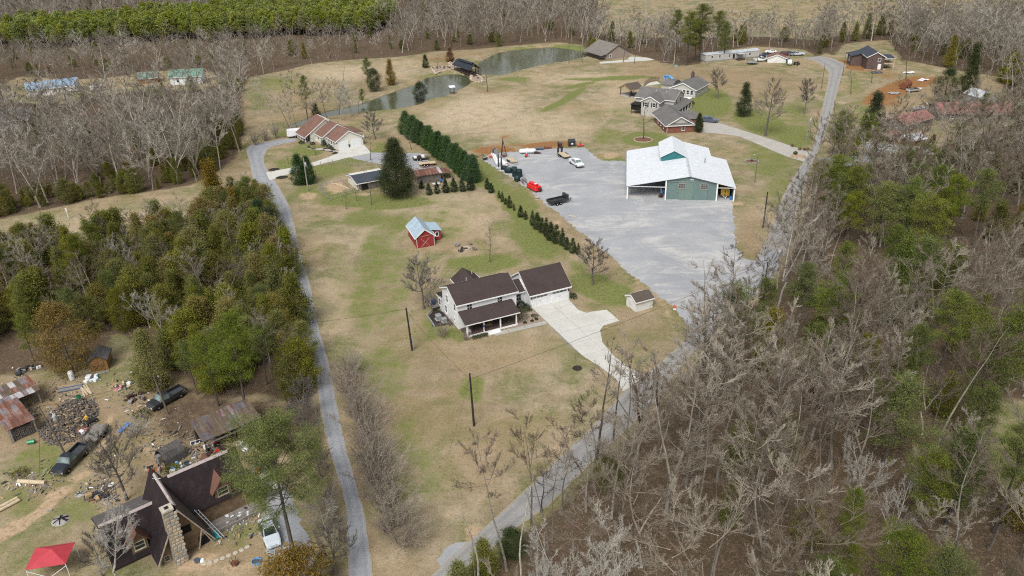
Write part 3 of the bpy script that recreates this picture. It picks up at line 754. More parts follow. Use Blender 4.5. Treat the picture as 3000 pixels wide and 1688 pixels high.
def strip(name,pairs,z,mat,smooth=True,seed=0,rag=0.12):
 rnd = random.Random(seed)
 P = [(G(*a),G(*b)) for a,b in pairs]
 if smooth:P = smooth_pts(P,6)
 V,F = [],[]
 for a,b in P:
  d = (b - a).normalized()
  a = a - d * rnd.uniform(0,rag);b = b + d * rnd.uniform(0,rag)
  for t in (0,.25,.5,.75,1):
   q = a.lerp(b,t);V.append((q.x,q.y,z))
 for r in range(len(P) - 1):
  for s in range(4):
   o = r * 5 + s
   F.append((o,o + 1,o + 6,o + 5))
 fl = [i for f in F for i in f]
 me = np_mesh(name,V,fl,[4] * len(F),[mat])
 uv = me.uv_layers.new(name='road');uv.data.foreach_set('uv',np.array([((i % 5) / 4,(i // 5) * .5) for i in fl],np.float32).ravel())
 if me.polygons[0].normal.z < 0:me.flip_normals()
 o = link(name,me);o['kind'] = 'structure'
 return o
def flat_poly(name,pts,z,mat,rag=0.0,seed=1,sub=1.0):
 rnd = random.Random(seed)
 P = [G(*p) for p in pts]
 Q = []
 for a,b in zip(P,P[1:] + P[:1]):
  n = max(1,int((b - a).length / sub)) if rag else 1
  nrm = Vector((-(b - a).y,(b - a).x,0)).normalized()
  for i in range(n):
   q = a.lerp(b,i / n)
   if rag and i:q = q + nrm * rnd.uniform(-rag,rag)
   Q.append(q)
 bm = bmesh.new()
 f = bm.faces.new([bm.verts.new((q.x,q.y,z)) for q in Q])
 bm.normal_update()
 if f.normal.z < 0:bmesh.ops.reverse_faces(bm,faces=[f])
 bmesh.ops.triangulate(bm,faces=bm.faces[:])
 me = bpy.data.meshes.new(name);bm.to_mesh(me);bm.free()
 me.materials.append(mat)
 o = link(name,me);o['kind'] = 'structure'
 return o
strip('road',ROAD_L,0.030,M['asphalt_pale'],seed=3)
strip('road',ROAD_R,0.034,M['asphalt_warm'],seed=4)
strip('road',ROAD_U,0.026,M['asphalt_warm'],seed=5)
strip('driveway',DRIVE_GREY,0.042,M['concrete_old'],seed=6)
flat_poly('gravel_lot',LOT,0.018,M['lot_gravel'],0.45,7,.7)
strip('gravel_drive',RANCH_GRAVEL,0.022,M['gravel_grey'],seed=8,rag=0.3)
strip('driveway',RANCH_STRIP,0.038,M['concrete'],seed=9)
flat_poly('driveway',[(985,452),(998,434),(1068,424),(1087,449),(1023,462),(1000,465)],0.046,M['concrete'])
flat_poly('gravel_apron',[(1335,1590),(1371,1588),(1340,1640),(1290,1660),(1280,1640),(1300,1610)],0.020,M['gravel_grey'],0.3,11,.6)
strip('gravel_drive',[((795,1688),(910,1688)),((790,1580),(900,1600)),((780,1500),(870,1520)),((770,1450),(850,1460)),((760,1400),(820,1420))],0.016,M['gravel_grey'],seed=12,rag=0.8)
flat_poly('concrete_pad',[(1755,182),(1760,187),(1774,186),(1900,178),(1918,175),(1895,169),(1845,166),(1838,175)],0.03,M['concrete'])

def clip_half(P,n,d):
 out = []
 for a,b in zip(P,P[1:] + P[:1]):
  da,db = a[0] * n[0] + a[1] * n[1] - d,b[0] * n[0] + b[1] * n[1] - d
  if da >= 0:out.append(a)
  if (da >= 0) != (db >= 0):
   t = da / (da - db);out.append((a[0] + (b[0] - a[0]) * t,a[1] + (b[1] - a[1]) * t))
 return out
def slabs(parent_name,poly,mat,ang,sx,sy,z,gap=0.05,off=(0,0),piece='slab'):
 base = flat_poly(parent_name,poly,z - 0.05,M['concrete_joint'])
 W = [tuple(G(*p))[:2] for p in poly]
 ux,uy = (math.cos(ang),math.sin(ang)),(-math.sin(ang),math.cos(ang))
 A = [p[0] * ux[0] + p[1] * ux[1] for p in W];B = [p[0] * uy[0] + p[1] * uy[1] for p in W]
 a = min(A) + off[0]
 while a < max(A):
  b = min(B) + off[1]
  while b < max(B):
   Q = clip_half(W,ux,a + gap / 2);Q = clip_half(Q,(-ux[0],-ux[1]),-(a + sx - gap / 2)) if len(Q) > 2 else []
   Q = clip_half(Q,uy,b + gap / 2) if len(Q) > 2 else []
   Q = clip_half(Q,(-uy[0],-uy[1]),-(b + sy - gap / 2)) if len(Q) > 2 else []
   if len(Q) > 2:
    ar = 0.5 * sum(q[0] * r[1] - r[0] * q[1] for q,r in zip(Q,Q[1:] + Q[:1]))
    if ar < 0:Q = Q[::-1]
    if abs(ar) > 0.25:
     mb = MB();mb.slab([(q[0],q[1],z - 0.045) for q in Q],0.05 + random.Random(int(a * 7 + b * 13)).uniform(0,.008))
     mb.build(piece,mat,base)
   b += sy
  a += sx
 return base
_hy = R_(24.6)
slabs('driveway',HOUSE_DRIVE,M['concrete'],_hy,3.7,3.9,0.07,off=(0.4,-0.6))
slabs('walkway',WALK,M['concrete_old'],_hy,1.5,4,0.06)

def water_mat():
 m,nt,b = new_mat('pond_water')
 p = gpos(nt)
 f = noise(nt,0.06,4,0.6,p)
 nt.links.new(ramp(nt,f,[(0.35,(0.055,0.062,0.028)),(0.65,(0.085,0.094,0.05))]),b.inputs['Base Color'])
 b.inputs['Roughness'].default_value = 0.13
 b.inputs['Specular IOR Level'].default_value = 0.6
 b.inputs['IOR'].default_value = 1.33
 bump(nt,b,noise(nt,0.5,2,0.5,p),0.012,0.03)
 return m
WATER = water_mat()
for P in (POND_BIG,POND_SMALL):
 c = np.mean([(a,b) for a,b in P],axis=0)
 bm = bmesh.new()
 pts = [G(a,b,-0.6) for a,b in P]
 cx = sum((q for q in pts),Vector()) / len(pts)
 f = bm.faces.new([bm.verts.new((q.x,q.y,-0.75)) for q in pts])
 bmesh.ops.triangulate(bm,faces=bm.faces[:])
 bm.normal_update()
 me = bpy.data.meshes.new('pond_water');bm.to_mesh(me);bm.free()
 if me.polygons[0].normal.z < 0:me.flip_normals()
 me.materials.append(WATER)
 tag(link('pond_water',me),None,None,None,'structure')

rng = np.random.default_rng(11)
def tubes_np(P0,P1,r0,r1,n=3):
 P0,P1 = np.asarray(P0,float),np.asarray(P1,float)
 r0,r1 = np.asarray(r0,float),np.asarray(r1,float)
 d = P1 - P0;L = np.linalg.norm(d,axis=1,keepdims=True);d = d / np.maximum(L,1e-6)
 ref = np.where(np.abs(d[:,2:3]) < 0.9,np.array([[0,0,1.0]]),np.array([[1.0,0,0]]))
 a = np.cross(d,ref);a /= np.maximum(np.linalg.norm(a,axis=1,keepdims=True),1e-6)
 c = np.cross(d,a)
 th = np.arange(n) * 2 * np.pi / n
 ring = a[:,None,:] * np.cos(th)[None,:,None] + c[:,None,:] * np.sin(th)[None,:,None]
 V = np.concatenate([P0[:,None] + ring * r0[:,None,None],P1[:,None] + ring * r1[:,None,None]],1).reshape(-1,3)
 k = len(P0);base = (np.arange(k) * 2 * n)[:,None,None]
 i = np.arange(n);jn = (i + 1) % n
 f = np.stack([i,jn,n + jn,n + i],1)[None]
 F = (base + f).reshape(-1,4)
 return V,F
def twigs_np(P0,P1,r):
 P0,P1 = np.asarray(P0,float),np.asarray(P1,float)
 d = P1 - P0;d = d / np.maximum(np.linalg.norm(d,axis=1,keepdims=True),1e-6)
 ref = np.where(np.abs(d[:,2:3]) < 0.9,np.array([[0,0,1.0]]),np.array([[1.0,0,0]]))
 a = np.cross(d,ref);a /= np.maximum(np.linalg.norm(a,axis=1,keepdims=True),1e-6)
 c = np.cross(d,a)
 th = np.arange(3) * 2 * np.pi / 3
 ring = a[:,None,:] * np.cos(th)[None,:,None] + c[:,None,:] * np.sin(th)[None,:,None]
 V = np.concatenate([P0[:,None] + ring * np.asarray(r)[:,None,None],P1[:,None]],1).reshape(-1,3)
 base = (np.arange(len(P0)) * 4)[:,None,None]
 f = np.array([[0,1,3],[1,2,3],[2,0,3]])[None]
 return V,(base + f).reshape(-1,3)
def join_np(parts):
 Vs,fl,cn,off = [],[],[],0
 for V,F in parts:
  if len(V) == 0:continue
  Vs.append(V);fl.append((F + off).ravel());cn.append(np.full(len(F),F.shape[1]));off += len(V)
 return np.concatenate(Vs),np.concatenate(fl),np.concatenate(cn)
def nrm(v):return v / max(1e-9,np.linalg.norm(v))
def bare_tree(seed,H=20.0,spread=0.42,clear=0.38,n1=16,n2=7,n3=6,n4=4,rtrunk=0.26,up=0.5,twig=0.020,droop=0.0,lean=0.05,fork=False,wob=0.055):
 r = np.random.default_rng(seed)
 S0,S1,R0,R1 = [],[],[],[]
 T0,T1,TR = [],[],[]
 K0,K1,KR0,KR1 = [],[],[],[]
 def branch(p,d,L,rad,lvl,nseg):
  pts = [p];dirs = [d]
  for s in range(nseg):
   d = nrm(d + r.normal(0,wob * (1 + lvl * .35),3) + np.array([0,0,(0.10 if lvl else 0.02) * up * 2 - droop * lvl * 0.05]))
   p = p + d * L / nseg
   pts.append(p);dirs.append(d)
  return pts,dirs
 stems = [(np.zeros(3),nrm(np.array([r.normal(0,lean),r.normal(0,lean),1.0])),H * 0.95,rtrunk)]
 if fork:
  z = H * clear * 0.8
  base = stems[0]
  stems = [(np.zeros(3),base[1],z,rtrunk)]
  tip = base[1] * z
  for q in range(int(r.integers(2,5))):
   a = r.uniform(0,6.28)
   stems.append((tip,nrm(np.array([math.cos(a) * .42,math.sin(a) * .42,1.0])),H - z,rtrunk * .68))
 lim = []
 for si,(p,d,L,rad) in enumerate(stems):
  ns = 9
  pts,dirs = branch(p,d,L,rad,0,ns)
  for s in range(ns):
   a,b = 1 - s / ns * .93,1 - (s + 1) / ns * .93
   if fork and si == 0:a,b = 1 - s / ns * .25,1 - (s + 1) / ns * .25
   K0.append(pts[s]);K1.append(pts[s + 1]);KR0.append(rad * a);KR1.append(rad * b)
  if fork and si == 0:continue
  m = n1 if not fork else max(5,n1 // (len(stems) - 1))
  lo = clear if not fork else 0.1
  for q in range(m):
   t = lo + (0.98 - lo) * ((q + r.uniform(0,.8)) / m)
   s = min(ns - 1,int(t * ns));fr = t * ns - s
   pp = pts[s] + (pts[s + 1] - pts[s]) * fr
   az = q * 2.4 + r.uniform(-.5,.5)
   tt = (t - lo) / (1 - lo)
   ang = up + (1 - tt) * -0.25 + r.normal(0,.12)
   dd = nrm(dirs[s] * max(0.15,ang) + np.array([math.cos(az),math.sin(az),0]))
   LL = H * spread * (1.05 - 0.62 * tt) * r.uniform(.65,1.1)
   lim.append((pp,dd,LL,max(0.025,rad * (1 - t * .9) * .45)))
 for p,d,L,rad in lim:
  ns = 5
  pts,dirs = branch(p,d,L,rad,1,ns)
  for s in range(ns):
   S0.append(pts[s]);S1.append(pts[s + 1]);R0.append(rad * (1 - s / ns * .75));R1.append(rad * (1 - (s + 1) / ns * .75))
  for q in range(n2):
   t = 0.22 + 0.78 * (q + r.uniform(0,1)) / n2
   s = min(ns - 1,int(t * ns));pp = pts[s] + (pts[s + 1] - pts[s]) * (t * ns - s)
   dd = nrm(dirs[s] + r.normal(0,.42,3) + np.array([0,0,.26 - droop]))
   L2 = L * .46 * r.uniform(.6,1.1) * (1.1 - .4 * t)
   r2 = max(0.022,rad * .45 * (1 - t * .5))
   p2,d2 = branch(pp,dd,L2,r2,2,3)
   for k in range(3):
    S0.append(p2[k]);S1.append(p2[k + 1]);R0.append(r2 * (1 - k / 3 * .6));R1.append(r2 * (1 - (k + 1) / 3 * .6))
   for u in range(n3):
    t3 = .15 + .85 * (u + r.uniform(0,1)) / n3
    k = min(2,int(t3 * 3));p3 = p2[k] + (p2[k + 1] - p2[k]) * (t3 * 3 - k)
    d3 = nrm(d2[k] + r.normal(0,.42,3) + np.array([0,0,.18 - droop]))
    L3 = L2 * .5 * r.uniform(.5,1.15)
    e3 = p3 + d3 * L3
    T0.append(p3);T1.append(e3);TR.append(max(twig,r2 * .5))
    for x in range(n4):
     q3 = p3 + (e3 - p3) * r.uniform(.2,.95)
     d4 = nrm(d3 + r.normal(0,.42,3) + np.array([0,0,.1 - droop * .6]))
     T0.append(q3);T1.append(q3 + d4 * L3 * r.uniform(.35,.8));TR.append(twig)
 flare0 = [np.zeros(3)]
 K0.insert(0,np.array([0,0,-0.4]));K1.insert(0,np.array([0,0,0.6]));KR0.insert(0,rtrunk * 1.7);KR1.insert(0,rtrunk * 1.02)
 tr = join_np([tubes_np(K0,K1,KR0,KR1,6)])
 cr = join_np([tubes_np(S0,S1,R0,R1,4),twigs_np(T0,T1,TR)])
 return tr,cr
def brush_tree(seed,H=5.0,W=2.2,stems=14,n2=9,n3=6,twig=0.016,r0=0.05):
 r = np.random.default_rng(seed)
 K0,K1,KA,KB,T0,T1,TR = [],[],[],[],[],[],[]
 for s in range(stems):
  a = r.uniform(0,6.28);o = abs(r.normal(0,.28)) * W
  p = np.array([math.cos(a) * .25 * W * r.uniform(0,1),math.sin(a) * .25 * W * r.uniform(0,1),0])
  d = nrm(np.array([math.cos(a) * o * .9,math.sin(a) * o * .9,H * .55]))
  L = H * r.uniform(.7,1.02)
  pts = [p];ns = 4
  for k in range(ns):
   d = nrm(d + r.normal(0,.08,3) + np.array([math.cos(a),math.sin(a),0]) * .05)
   pts.append(pts[-1] + d * L / ns)
   rr = r0 * (1 - k / ns * .8)
   K0.append(pts[k]);K1.append(pts[k + 1]);KA.append(rr);KB.append(r0 * (1 - (k + 1) / ns * .8))
  for q in range(n2):
   t = .18 + .82 * r.uniform();k = min(ns - 1,int(t * ns));pp = pts[k] + (pts[k + 1] - pts[k]) * (t * ns - k)
   dd = nrm(nrm(pts[k + 1] - pts[k]) + r.normal(0,.42,3));L2 = H * .22 * r.uniform(.5,1.2)
   e = pp + dd * L2
   T0.append(pp);T1.append(e);TR.append(twig * 1.3)
   for x in range(n3):
    q3 = pp + (e - pp) * r.uniform(.15,1);d4 = nrm(dd + r.normal(0,.5,3))
    T0.append(q3);T1.append(q3 + d4 * L2 * r.uniform(.3,.8));TR.append(twig)
 return join_np([tubes_np(K0,K1,KA,KB,4)]),join_np([twigs_np(T0,T1,TR)])
def leaves_np(r,C,D,size,jitter=0.8,asp=0.55):
 n = len(C)
 a = D + r.normal(0,jitter,(n,3));a /= np.linalg.norm(a,axis=1,keepdims=True) + 1e-9
 b = np.cross(a,r.normal(0,1,(n,3)));b /= np.linalg.norm(b,axis=1,keepdims=True) + 1e-9
 s = size * r.uniform(.6,1.3,(n,1))
 V = np.stack([C - b * s * asp * .5 - a * s * .4,C + b * s * asp * .5 - a * s * .4,C + a * s * .6],1).reshape(-1,3)
 F = (np.arange(n) * 3)[:,None] + np.arange(3)[None]
 return V,F
def conifer(seed,H=9.0,R=2.2,base=0.06,prof=0.8,n=260,k=22,leaf=0.34,sig=0.26,gap=0.0,rt=0.14,top=0.0,rag=0.25,up=0.35):
 r = np.random.default_rng(seed)
 ph = r.uniform(0,6.28,4)
 C,D,L0,L1,LR = [],[],[],[],[]
 for i in range(n):
  t = base + (1 - base) * (1 - (1 - r.uniform()) ** (1.0 if prof > .7 else .8))
  t = base + (1 - base) * r.uniform() ** (1.25 if prof > .7 else 1.0)
  az = r.uniform(0,6.28)
  u = (t - base) / (1 - base)
  if prof > .7:rad = R * (1 - u) ** prof * (0.55 + .45 * min(1,u * 6))
  else:rad = R * (math.sin(math.pi * min(1,(u * .86 + .14))) ** .75)
  rad *= 1 + rag * (math.sin(az * 3 + ph[0] + t * 7) * .5 + math.sin(az * 5 + ph[1] - t * 11) * .35 + r.normal(0,.35))
  if gap and (math.sin(az * 2 + ph[2] + t * 13) + math.sin(t * 21 + ph[3])) * .5 > 1 - gap * 2:continue
  rr = max(.05,rad) * (1 - abs(r.normal(0,.16)))
  p = np.array([math.cos(az) * rr,math.sin(az) * rr,t * H + rr * up * .3])
  out = nrm(np.array([math.cos(az),math.sin(az),up + u * .8]))
  m = int(k * r.uniform(.6,1.3))
  C.append(p + r.normal(0,1,(m,3)) * np.array([sig,sig,sig * .7]) * (0.6 + .5 * R / 2.2) + out * r.uniform(-.5,.25,(m,1)) * min(1.2,R * .35))
  D.append(np.repeat(out[None],m,0))
  if i % 3 == 0:L0.append(np.array([0,0,max(.3,t * H - rr * .25)]));L1.append(p);LR.append(.03)
 C,D = np.concatenate(C),np.concatenate(D)
 C[:,2] = np.maximum(C[:,2],.06)
 cr = join_np([leaves_np(r,C,D,leaf)])
 tr = join_np([tubes_np([[0,0,-.4],[0,0,H * .5]],[[0,0,H * .5],[0,0,H * .97]],[rt * 1.1,rt * .6],[rt * .6,.02],6),twigs_np(L0,L1,LR)])
 return tr,cr
def pine(seed,H=15.0,R=3.4,clear=0.42,limbs=34,k=84,leaf=0.21,rt=0.2,flat=0.5):
 r = np.random.default_rng(seed)
 C,D,S0,S1,R0,R1 = [],[],[],[],[],[]
 bend = r.normal(0,.25,2)
 def stem(t):return np.array([bend[0] * math.sin(t * 2.2),bend[1] * math.sin(t * 1.7),t * H])
 for i in range(limbs):
  t = clear + (1 - clear) * (i + r.uniform(0,1)) / limbs
  u = (t - clear) / (1 - clear)
  az = i * 2.4 + r.uniform(-.7,.7)
  L = R * (math.sin(math.pi * (0.22 + u * .74)) ** .8) * r.uniform(.55,1.2)
  p = stem(t);d = nrm(np.array([math.cos(az),math.sin(az),.25 + u * .75 + r.normal(0,.12)]))
  q = p + d * L * .55;d2 = nrm(d + np.array([0,0,.3]) + r.normal(0,.15,3));e = q + d2 * L * .45
  S0 += [p,q];S1 += [q,e];R0 += [.06,.04];R1 += [.04,.015]
  for s in range(int(4 + L * 2.2)):
   f = .35 + .7 * r.uniform()
   c0 = (p + (q - p) * f / .55 if f < .55 else q + (e - q) * (f - .55) / .45) + r.normal(0,1,3) * np.array([.42,.42,.2]) * (L / R + .25)
   m = int(k * r.uniform(.5,1.3))
   C.append(c0 + r.normal(0,1,(m,3)) * np.array([.34,.34,.34 * flat]))
   D.append(np.repeat(nrm(d2 + np.array([0,0,.7]))[None],m,0))
 C,D = np.concatenate(C),np.concatenate(D)
 cr = join_np([leaves_np(r,C,D,leaf,0.75,0.24)])
 ts = np.linspace(0,.97,8)
 P = [stem(t) for t in ts];P[0][2] = -.4
 tr = join_np([tubes_np(P[:-1],P[1:],rt * (1 - ts[:-1] * .85),rt * (1 - ts[1:] * .85),6),tubes_np(S0,S1,R0,R1,4)])
 return tr,cr
def shrub_mesh(seed,W=1.0,H=1.0,n=900,leaf=0.13,flat=1.0):
 r = np.random.default_rng(seed)
 v = r.normal(0,1,(n,3));v /= np.linalg.norm(v,axis=1,keepdims=True);v[:,2] = np.abs(v[:,2])
 lump = 1 + .12 * np.sin(v[:,0] * 5 + seed) + .1 * np.sin(v[:,1] * 6 + v[:,2] * 4) + r.normal(0,.05,n)
 rad = lump * r.uniform(.72,1.02,n)
 C = v * rad[:,None] * np.array([W * .5,W * .5,H * .78]) + np.array([0,0,H * .16])
 cr = join_np([leaves_np(r,C,v,leaf,.7,.7)])
 a = r.uniform(0,6.28,7)
 tr = join_np([twigs_np(np.zeros((7,3)) + np.array([0,0,-.1]),np.stack([np.cos(a) * W * .3,np.sin(a) * W * .3,np.full(7,H * .7)],1),np.full(7,.04))])
 return tr,cr
LIB = {}
def lib(kind,data,mt,mc):
 tr,cr = data
 LIB.setdefault(kind,[]).append((np_mesh('trunk',*tr,mats=[M[mt]]),np_mesh('crown',*cr,mats=[M[mc]])))
for s in range(7):
 lib('bare',bare_tree(100 + s,H=[20,22,18,21,17,19,23][s],spread=[.235,.21,.27,.195,.27,.245,.195][s],clear=[.48,.56,.38,.6,.36,.46,.56][s],n1=[15,14,17,12,16,15,13][s],n2=8,n3=7,n4=6,fork=s in (2,4),rtrunk=[.19,.18,.20,.17,.19,.17,.19][s],twig=.0145),'bark_forest','bark_twig')
for s in range(5):
 lib('bare_far',bare_tree(150 + s,H=[19,17,20,18,16][s],spread=[.27,.31,.25,.28,.33][s],clear=[.38,.25,.42,.32,.22][s],n1=14,n2=6,n3=6,n4=4,twig=.027,rtrunk=.2,fork=s in (1,4)),'bark_far','bark_far')
for s in range(3):
 lib('pale',bare_tree(170 + s,H=[15,13,16][s],spread=[.36,.4,.33][s],clear=.22,n1=20,n2=8,n3=7,n4=6,fork=True,twig=.0155,rtrunk=.17,up=.85),'bark_pale','bark_pale')
for s in range(4):
 lib('yard',bare_tree(200 + s,H=[10.5,11,9,9.5][s],spread=[.40,.34,.36,.42][s],clear=[.24,.28,.3,.22][s],n1=26,n2=9,n3=8,n4=5,twig=.017,rtrunk=[.2,.2,.14,.18][s],up=.55),'bark_yard','bark_yard')
lib('yard_sparse',bare_tree(230,H=8.5,spread=.30,clear=.34,n1=9,n2=4,n3=3,n4=2,twig=.012,rtrunk=.11,up=.6),'bark_yard','bark_yard')
lib('yard_sparse',bare_tree(231,H=11,spread=.22,clear=.4,n1=9,n2=4,n3=3,n4=2,twig=.015,rtrunk=.14,up=.7),'bark_dark','bark_dark')
lib('yard_sparse',bare_tree(232,H=5.2,spread=.30,clear=.25,n1=8,n2=4,n3=3,n4=2,twig=.012,rtrunk=.07,up=.6),'bark_dark','bark_dark')
for s in range(2):
 lib('slim',bare_tree(240 + s,H=[17,19][s],spread=[.13,.11][s],clear=[.45,.55][s],n1=11,n2=4,n3=4,n4=2,twig=.018,rtrunk=.17,up=.7),'bark_dark','bark_forest')
for s in range(3):
 lib('brush',brush_tree(260 + s,H=[5.2,4.6,5.8][s],W=[2.6,2.8,2.4][s],stems=22,n2=12,n3=6,twig=.012),'bark_brush','bark_brush')
lib('thicket',brush_tree(270,H=2.2,W=2.2,stems=8,n2=5,n3=3,twig=.016,r0=.022),'bark_brush','bark_brush')
lib('thicket',brush_tree(271,H=3.2,W=1.9,stems=7,n2=5,n3=3,twig=.018,r0=.026),'bark_twig','bark_twig')
for s in range(5):
 lib('cedar',conifer(300 + s,H=[9,8,10.5,7,9.5][s],R=[2.3,2.5,2.2,2.1,2.7][s],base=.05,prof=[.72,.55,.85,.74,.6][s],n=[230,220,240,170,240][s],k=78,leaf=.175,sig=.33,gap=[.0,.12,.0,.1,.15][s],rag=.32),'bark_dark','leaf_cedar')
for s in range(5):
 lib('pine',pine(330 + s,H=[15,17,13,16,12][s],R=[3.3,3.0,3.4,2.7,3.0][s],clear=[.42,.5,.35,.5,.3][s],limbs=[32,30,30,26,28][s]),'bark_dark','leaf_pine')
lib('bigpine',pine(345,H=19,R=6.2,clear=.36,limbs=72,k=100,leaf=.2,rt=.26),'bark_yard','leaf_pine')
for s in range(2):
 lib('plant_pine',conifer(350 + s,H=[12.5,13.5][s],R=[2.6,2.4][s],base=.3,prof=.5,n=150,k=16,leaf=.62,sig=.42,rag=.3),'bark_dark','leaf_bright')
for s in range(3):
 lib('leyland',conifer(360 + s,H=[9.5,8.6,10.2][s],R=[2.5,2.4,2.3][s],base=.01,prof=.72,n=380,k=44,leaf=.2,sig=.28,rag=.2,up=.9),'bark_dark','leaf_leyland')
lib('bigcedar',conifer(370,H=14.5,R=4.9,base=.08,prof=.72,n=1300,k=46,leaf=.2,sig=.36,rag=.2,rt=.38),'bark_dark','leaf_darkcedar')
for s in range(3):
 lib('arbor',conifer(380 + s,H=[2.9,3.2,2.6][s],R=[.85,.8,.75][s],base=.01,prof=.75,n=150,k=16,leaf=.15,sig=.13,rag=.1,up=.9,rt=.06),'bark_dark','leaf_shrub')
TREE_N = {}
def tree(kind,var,loc,h=None,rz=None,label=None,name='bare_tree',cat='tree',group=None,wide=1.0,crown_mat=None,trunk_mat=None,rnd=random.Random(5)):
 L = LIB[kind];tm,cm = L[var % len(L)]
 o = thing(name,label,cat,loc,rnd.uniform(0,6.28) if rz is None else rz,group)
 H0 = max(v.co.z for v in (cm.vertices[i] for i in range(0,len(cm.vertices),7)))
 s = (h / H0) if h else 1.0
 o.scale = (s * wide,s * wide,s)
 if crown_mat:cm = recolour(cm,crown_mat)
 if trunk_mat:tm = recolour(tm,trunk_mat)
 link('trunk',tm,o);link('crown',cm,o)
 return o
_rc = {}
def recolour(me,mat):
 k = (me.name,mat)
 if k not in _rc:
  n = me.copy();n.materials.clear();n.materials.append(M[mat]);_rc[k] = n
 return _rc[k]
H0S = {}
def libh(kind,var):
 k = (kind,var)
 if k not in H0S:
  cm = LIB[kind][var][1];a = np.empty(len(cm.vertices) * 3,np.float32);cm.vertices.foreach_get('co',a);H0S[k] = float(a.reshape(-1,3)[:,2].max())
 return H0S[k]

def scatter(poly,spacing,rnd,keep=1.0):
 X = [p[0] for p in poly];Y = [p[1] for p in poly]
 gx = np.arange(max(min(X),-420),min(max(X),420),spacing);gy = np.arange(max(min(Y),22),min(max(Y),760),spacing)
 A,B = np.meshgrid(gx,gy)
 A = A + (np.arange(A.shape[0]) % 2)[:,None] * spacing * .5
 A = A + rnd.uniform(-.42,.42,A.shape) * spacing;B = B + rnd.uniform(-.42,.42,B.shape) * spacing
 A,B = A.ravel(),B.ravel()
 k = inside(poly,A,B) & (rnd.uniform(size=A.shape) < keep)
 return A[k],B[k]
NO_GO = []
def free(A,B):
 k = np.ones(A.shape,bool)
 for x,y,r in NO_GO:k &= (A - x) ** 2 + (B - y) ** 2 > r * r
 k &= ~inside(WCLEAR,A,B) & ~inside(WRCLEAR,A,B)
 return k
def P3(x,y):q = G(x,y);return (q.x,q.y,gz(q.x,q.y))
def px_h(x,y,ytop):
 q = G(x,y)
 lo,hi = 0.0,45.0
 for _ in range(30):
  h = (lo + hi) / 2
  rel = Vector((q.x,q.y,h - CAM_H));d = rel.dot(_F)
  a,b = rel.x / d * CAM_F,rel.dot(_D) / d * CAM_F
  if 844 + _s * a + _c * b > ytop:lo = h
  else:hi = h
 return lo

def fb(face,plane,c0,c1,z0,z1,d0,d1):
 if face == 'F':return (c0,c1,plane - d1,plane - d0,z0,z1)
 if face == 'B':return (c0,c1,plane + d0,plane + d1,z0,z1)
 if face == 'L':return (plane - d1,plane - d0,c0,c1,z0,z1)
 return (plane + d0,plane + d1,c0,c1,z0,z1)
def window(root,face,plane,c,z,w_,h,frame='trim_white',pane='pane',cols=1,rows=2,shutter=None,t=0.09,name='window'):
 m = MB()
 for a in ((c - w_ / 2 - t,c - w_ / 2,z - t,z + h + t),(c + w_ / 2,c + w_ / 2 + t,z - t,z + h + t),(c - w_ / 2,c + w_ / 2,z - t,z),(c - w_ / 2,c + w_ / 2,z + h,z + h + t)):
  m.box(*fb(face,plane,*a,-0.02,0.055))
 for k in range(1,cols):
  x = c - w_ / 2 + w_ * k / cols;m.box(*fb(face,plane,x - .02,x + .02,z,z + h,0.0,0.04))
 for k in range(1,rows):
  y = z + h * k / rows;m.box(*fb(face,plane,c - w_ / 2,c + w_ / 2,y - .025,y + .025,0.0,0.045))
 o = m.build(name,M[frame],root)
 MB().box(*fb(face,plane,c - w_ / 2,c + w_ / 2,z,z + h,-0.02,0.02)).build('pane',M[pane],o)
 MB().box(*fb(face,plane,c - w_ / 2 - t - .03,c + w_ / 2 + t + .03,z - t - .05,z - t - .003,0.0,0.10)).build('sill',M[frame],o)
 if shutter:
  for sx in (-1,1):
   x = c + sx * (w_ / 2 + t + .22)
   MB().box(*fb(face,plane,x - .2,x + .2,z - .05,z + h + .05,0.0,0.05)).build('shutter',M[shutter],o)
 return o
def wall_gable(root,mat,x0,x1,y0,y1,zt,rise,ridge='x',z0=-0.3,name='wall'):
 m = MB()
 if ridge == 'x':
  m.prism([(y0,z0),(y1,z0),(y1,zt),((y0 + y1) / 2,zt + rise),(y0,zt)],'x',x0,x1)
 else:
  m.prism([(x0,z0),(x1,z0),(x1,zt),((x0 + x1) / 2,zt + rise),(x0,zt)],'y',y0,y1)
 return m.build(name,M[mat],root)
def roof_gable(root,mat,x0,x1,y0,y1,zt,rise,ridge='x',oh=0.4,ohg=0.35,th=0.14,trim='trim_white',name='roof',fascia=True):
 a0,a1 = (y0,y1) if ridge == 'x' else (x0,x1)
 e0,e1 = (x0 - ohg,x1 + ohg) if ridge == 'x' else (y0 - ohg,y1 + ohg)
 mid = (a0 + a1) / 2;sl = rise / (mid - a0)
 ze,zr = zt - oh * sl + .02,zt + rise + .02
 prof = [(a0 - oh,ze),(mid,zr),(a1 + oh,ze),(a1 + oh,ze + th),(mid,zr + th),(a0 - oh,ze + th)]
 o = MB().prism(prof,ridge,e0,e1).build(name,M[mat],root)
 if fascia:
  d = 0.16
  pr = [(a0 - oh - .02,ze - d),(mid,zr - d),(a1 + oh + .02,ze - d),(a1 + oh + .02,ze + th * .75),(mid,zr + th * .75),(a0 - oh - .02,ze + th * .75)]
  for s in (e0 - .035,e1 + .005):
   MB().prism(pr,ridge,s,s + .03).build('rake_board',M[trim],o)
  for a,sg in ((a0 - oh,-1),(a1 + oh,1)):
   b = sorted((a + sg * .003,a + sg * .09))
   m = MB()
   if ridge == 'x':m.box(e0,e1,b[0],b[1],ze - d * .6,ze + th * .7)
   else:m.box(b[0],b[1],e0,e1,ze - d * .6,ze + th * .7)
   m.build('gutter',M[trim],o)
 return o
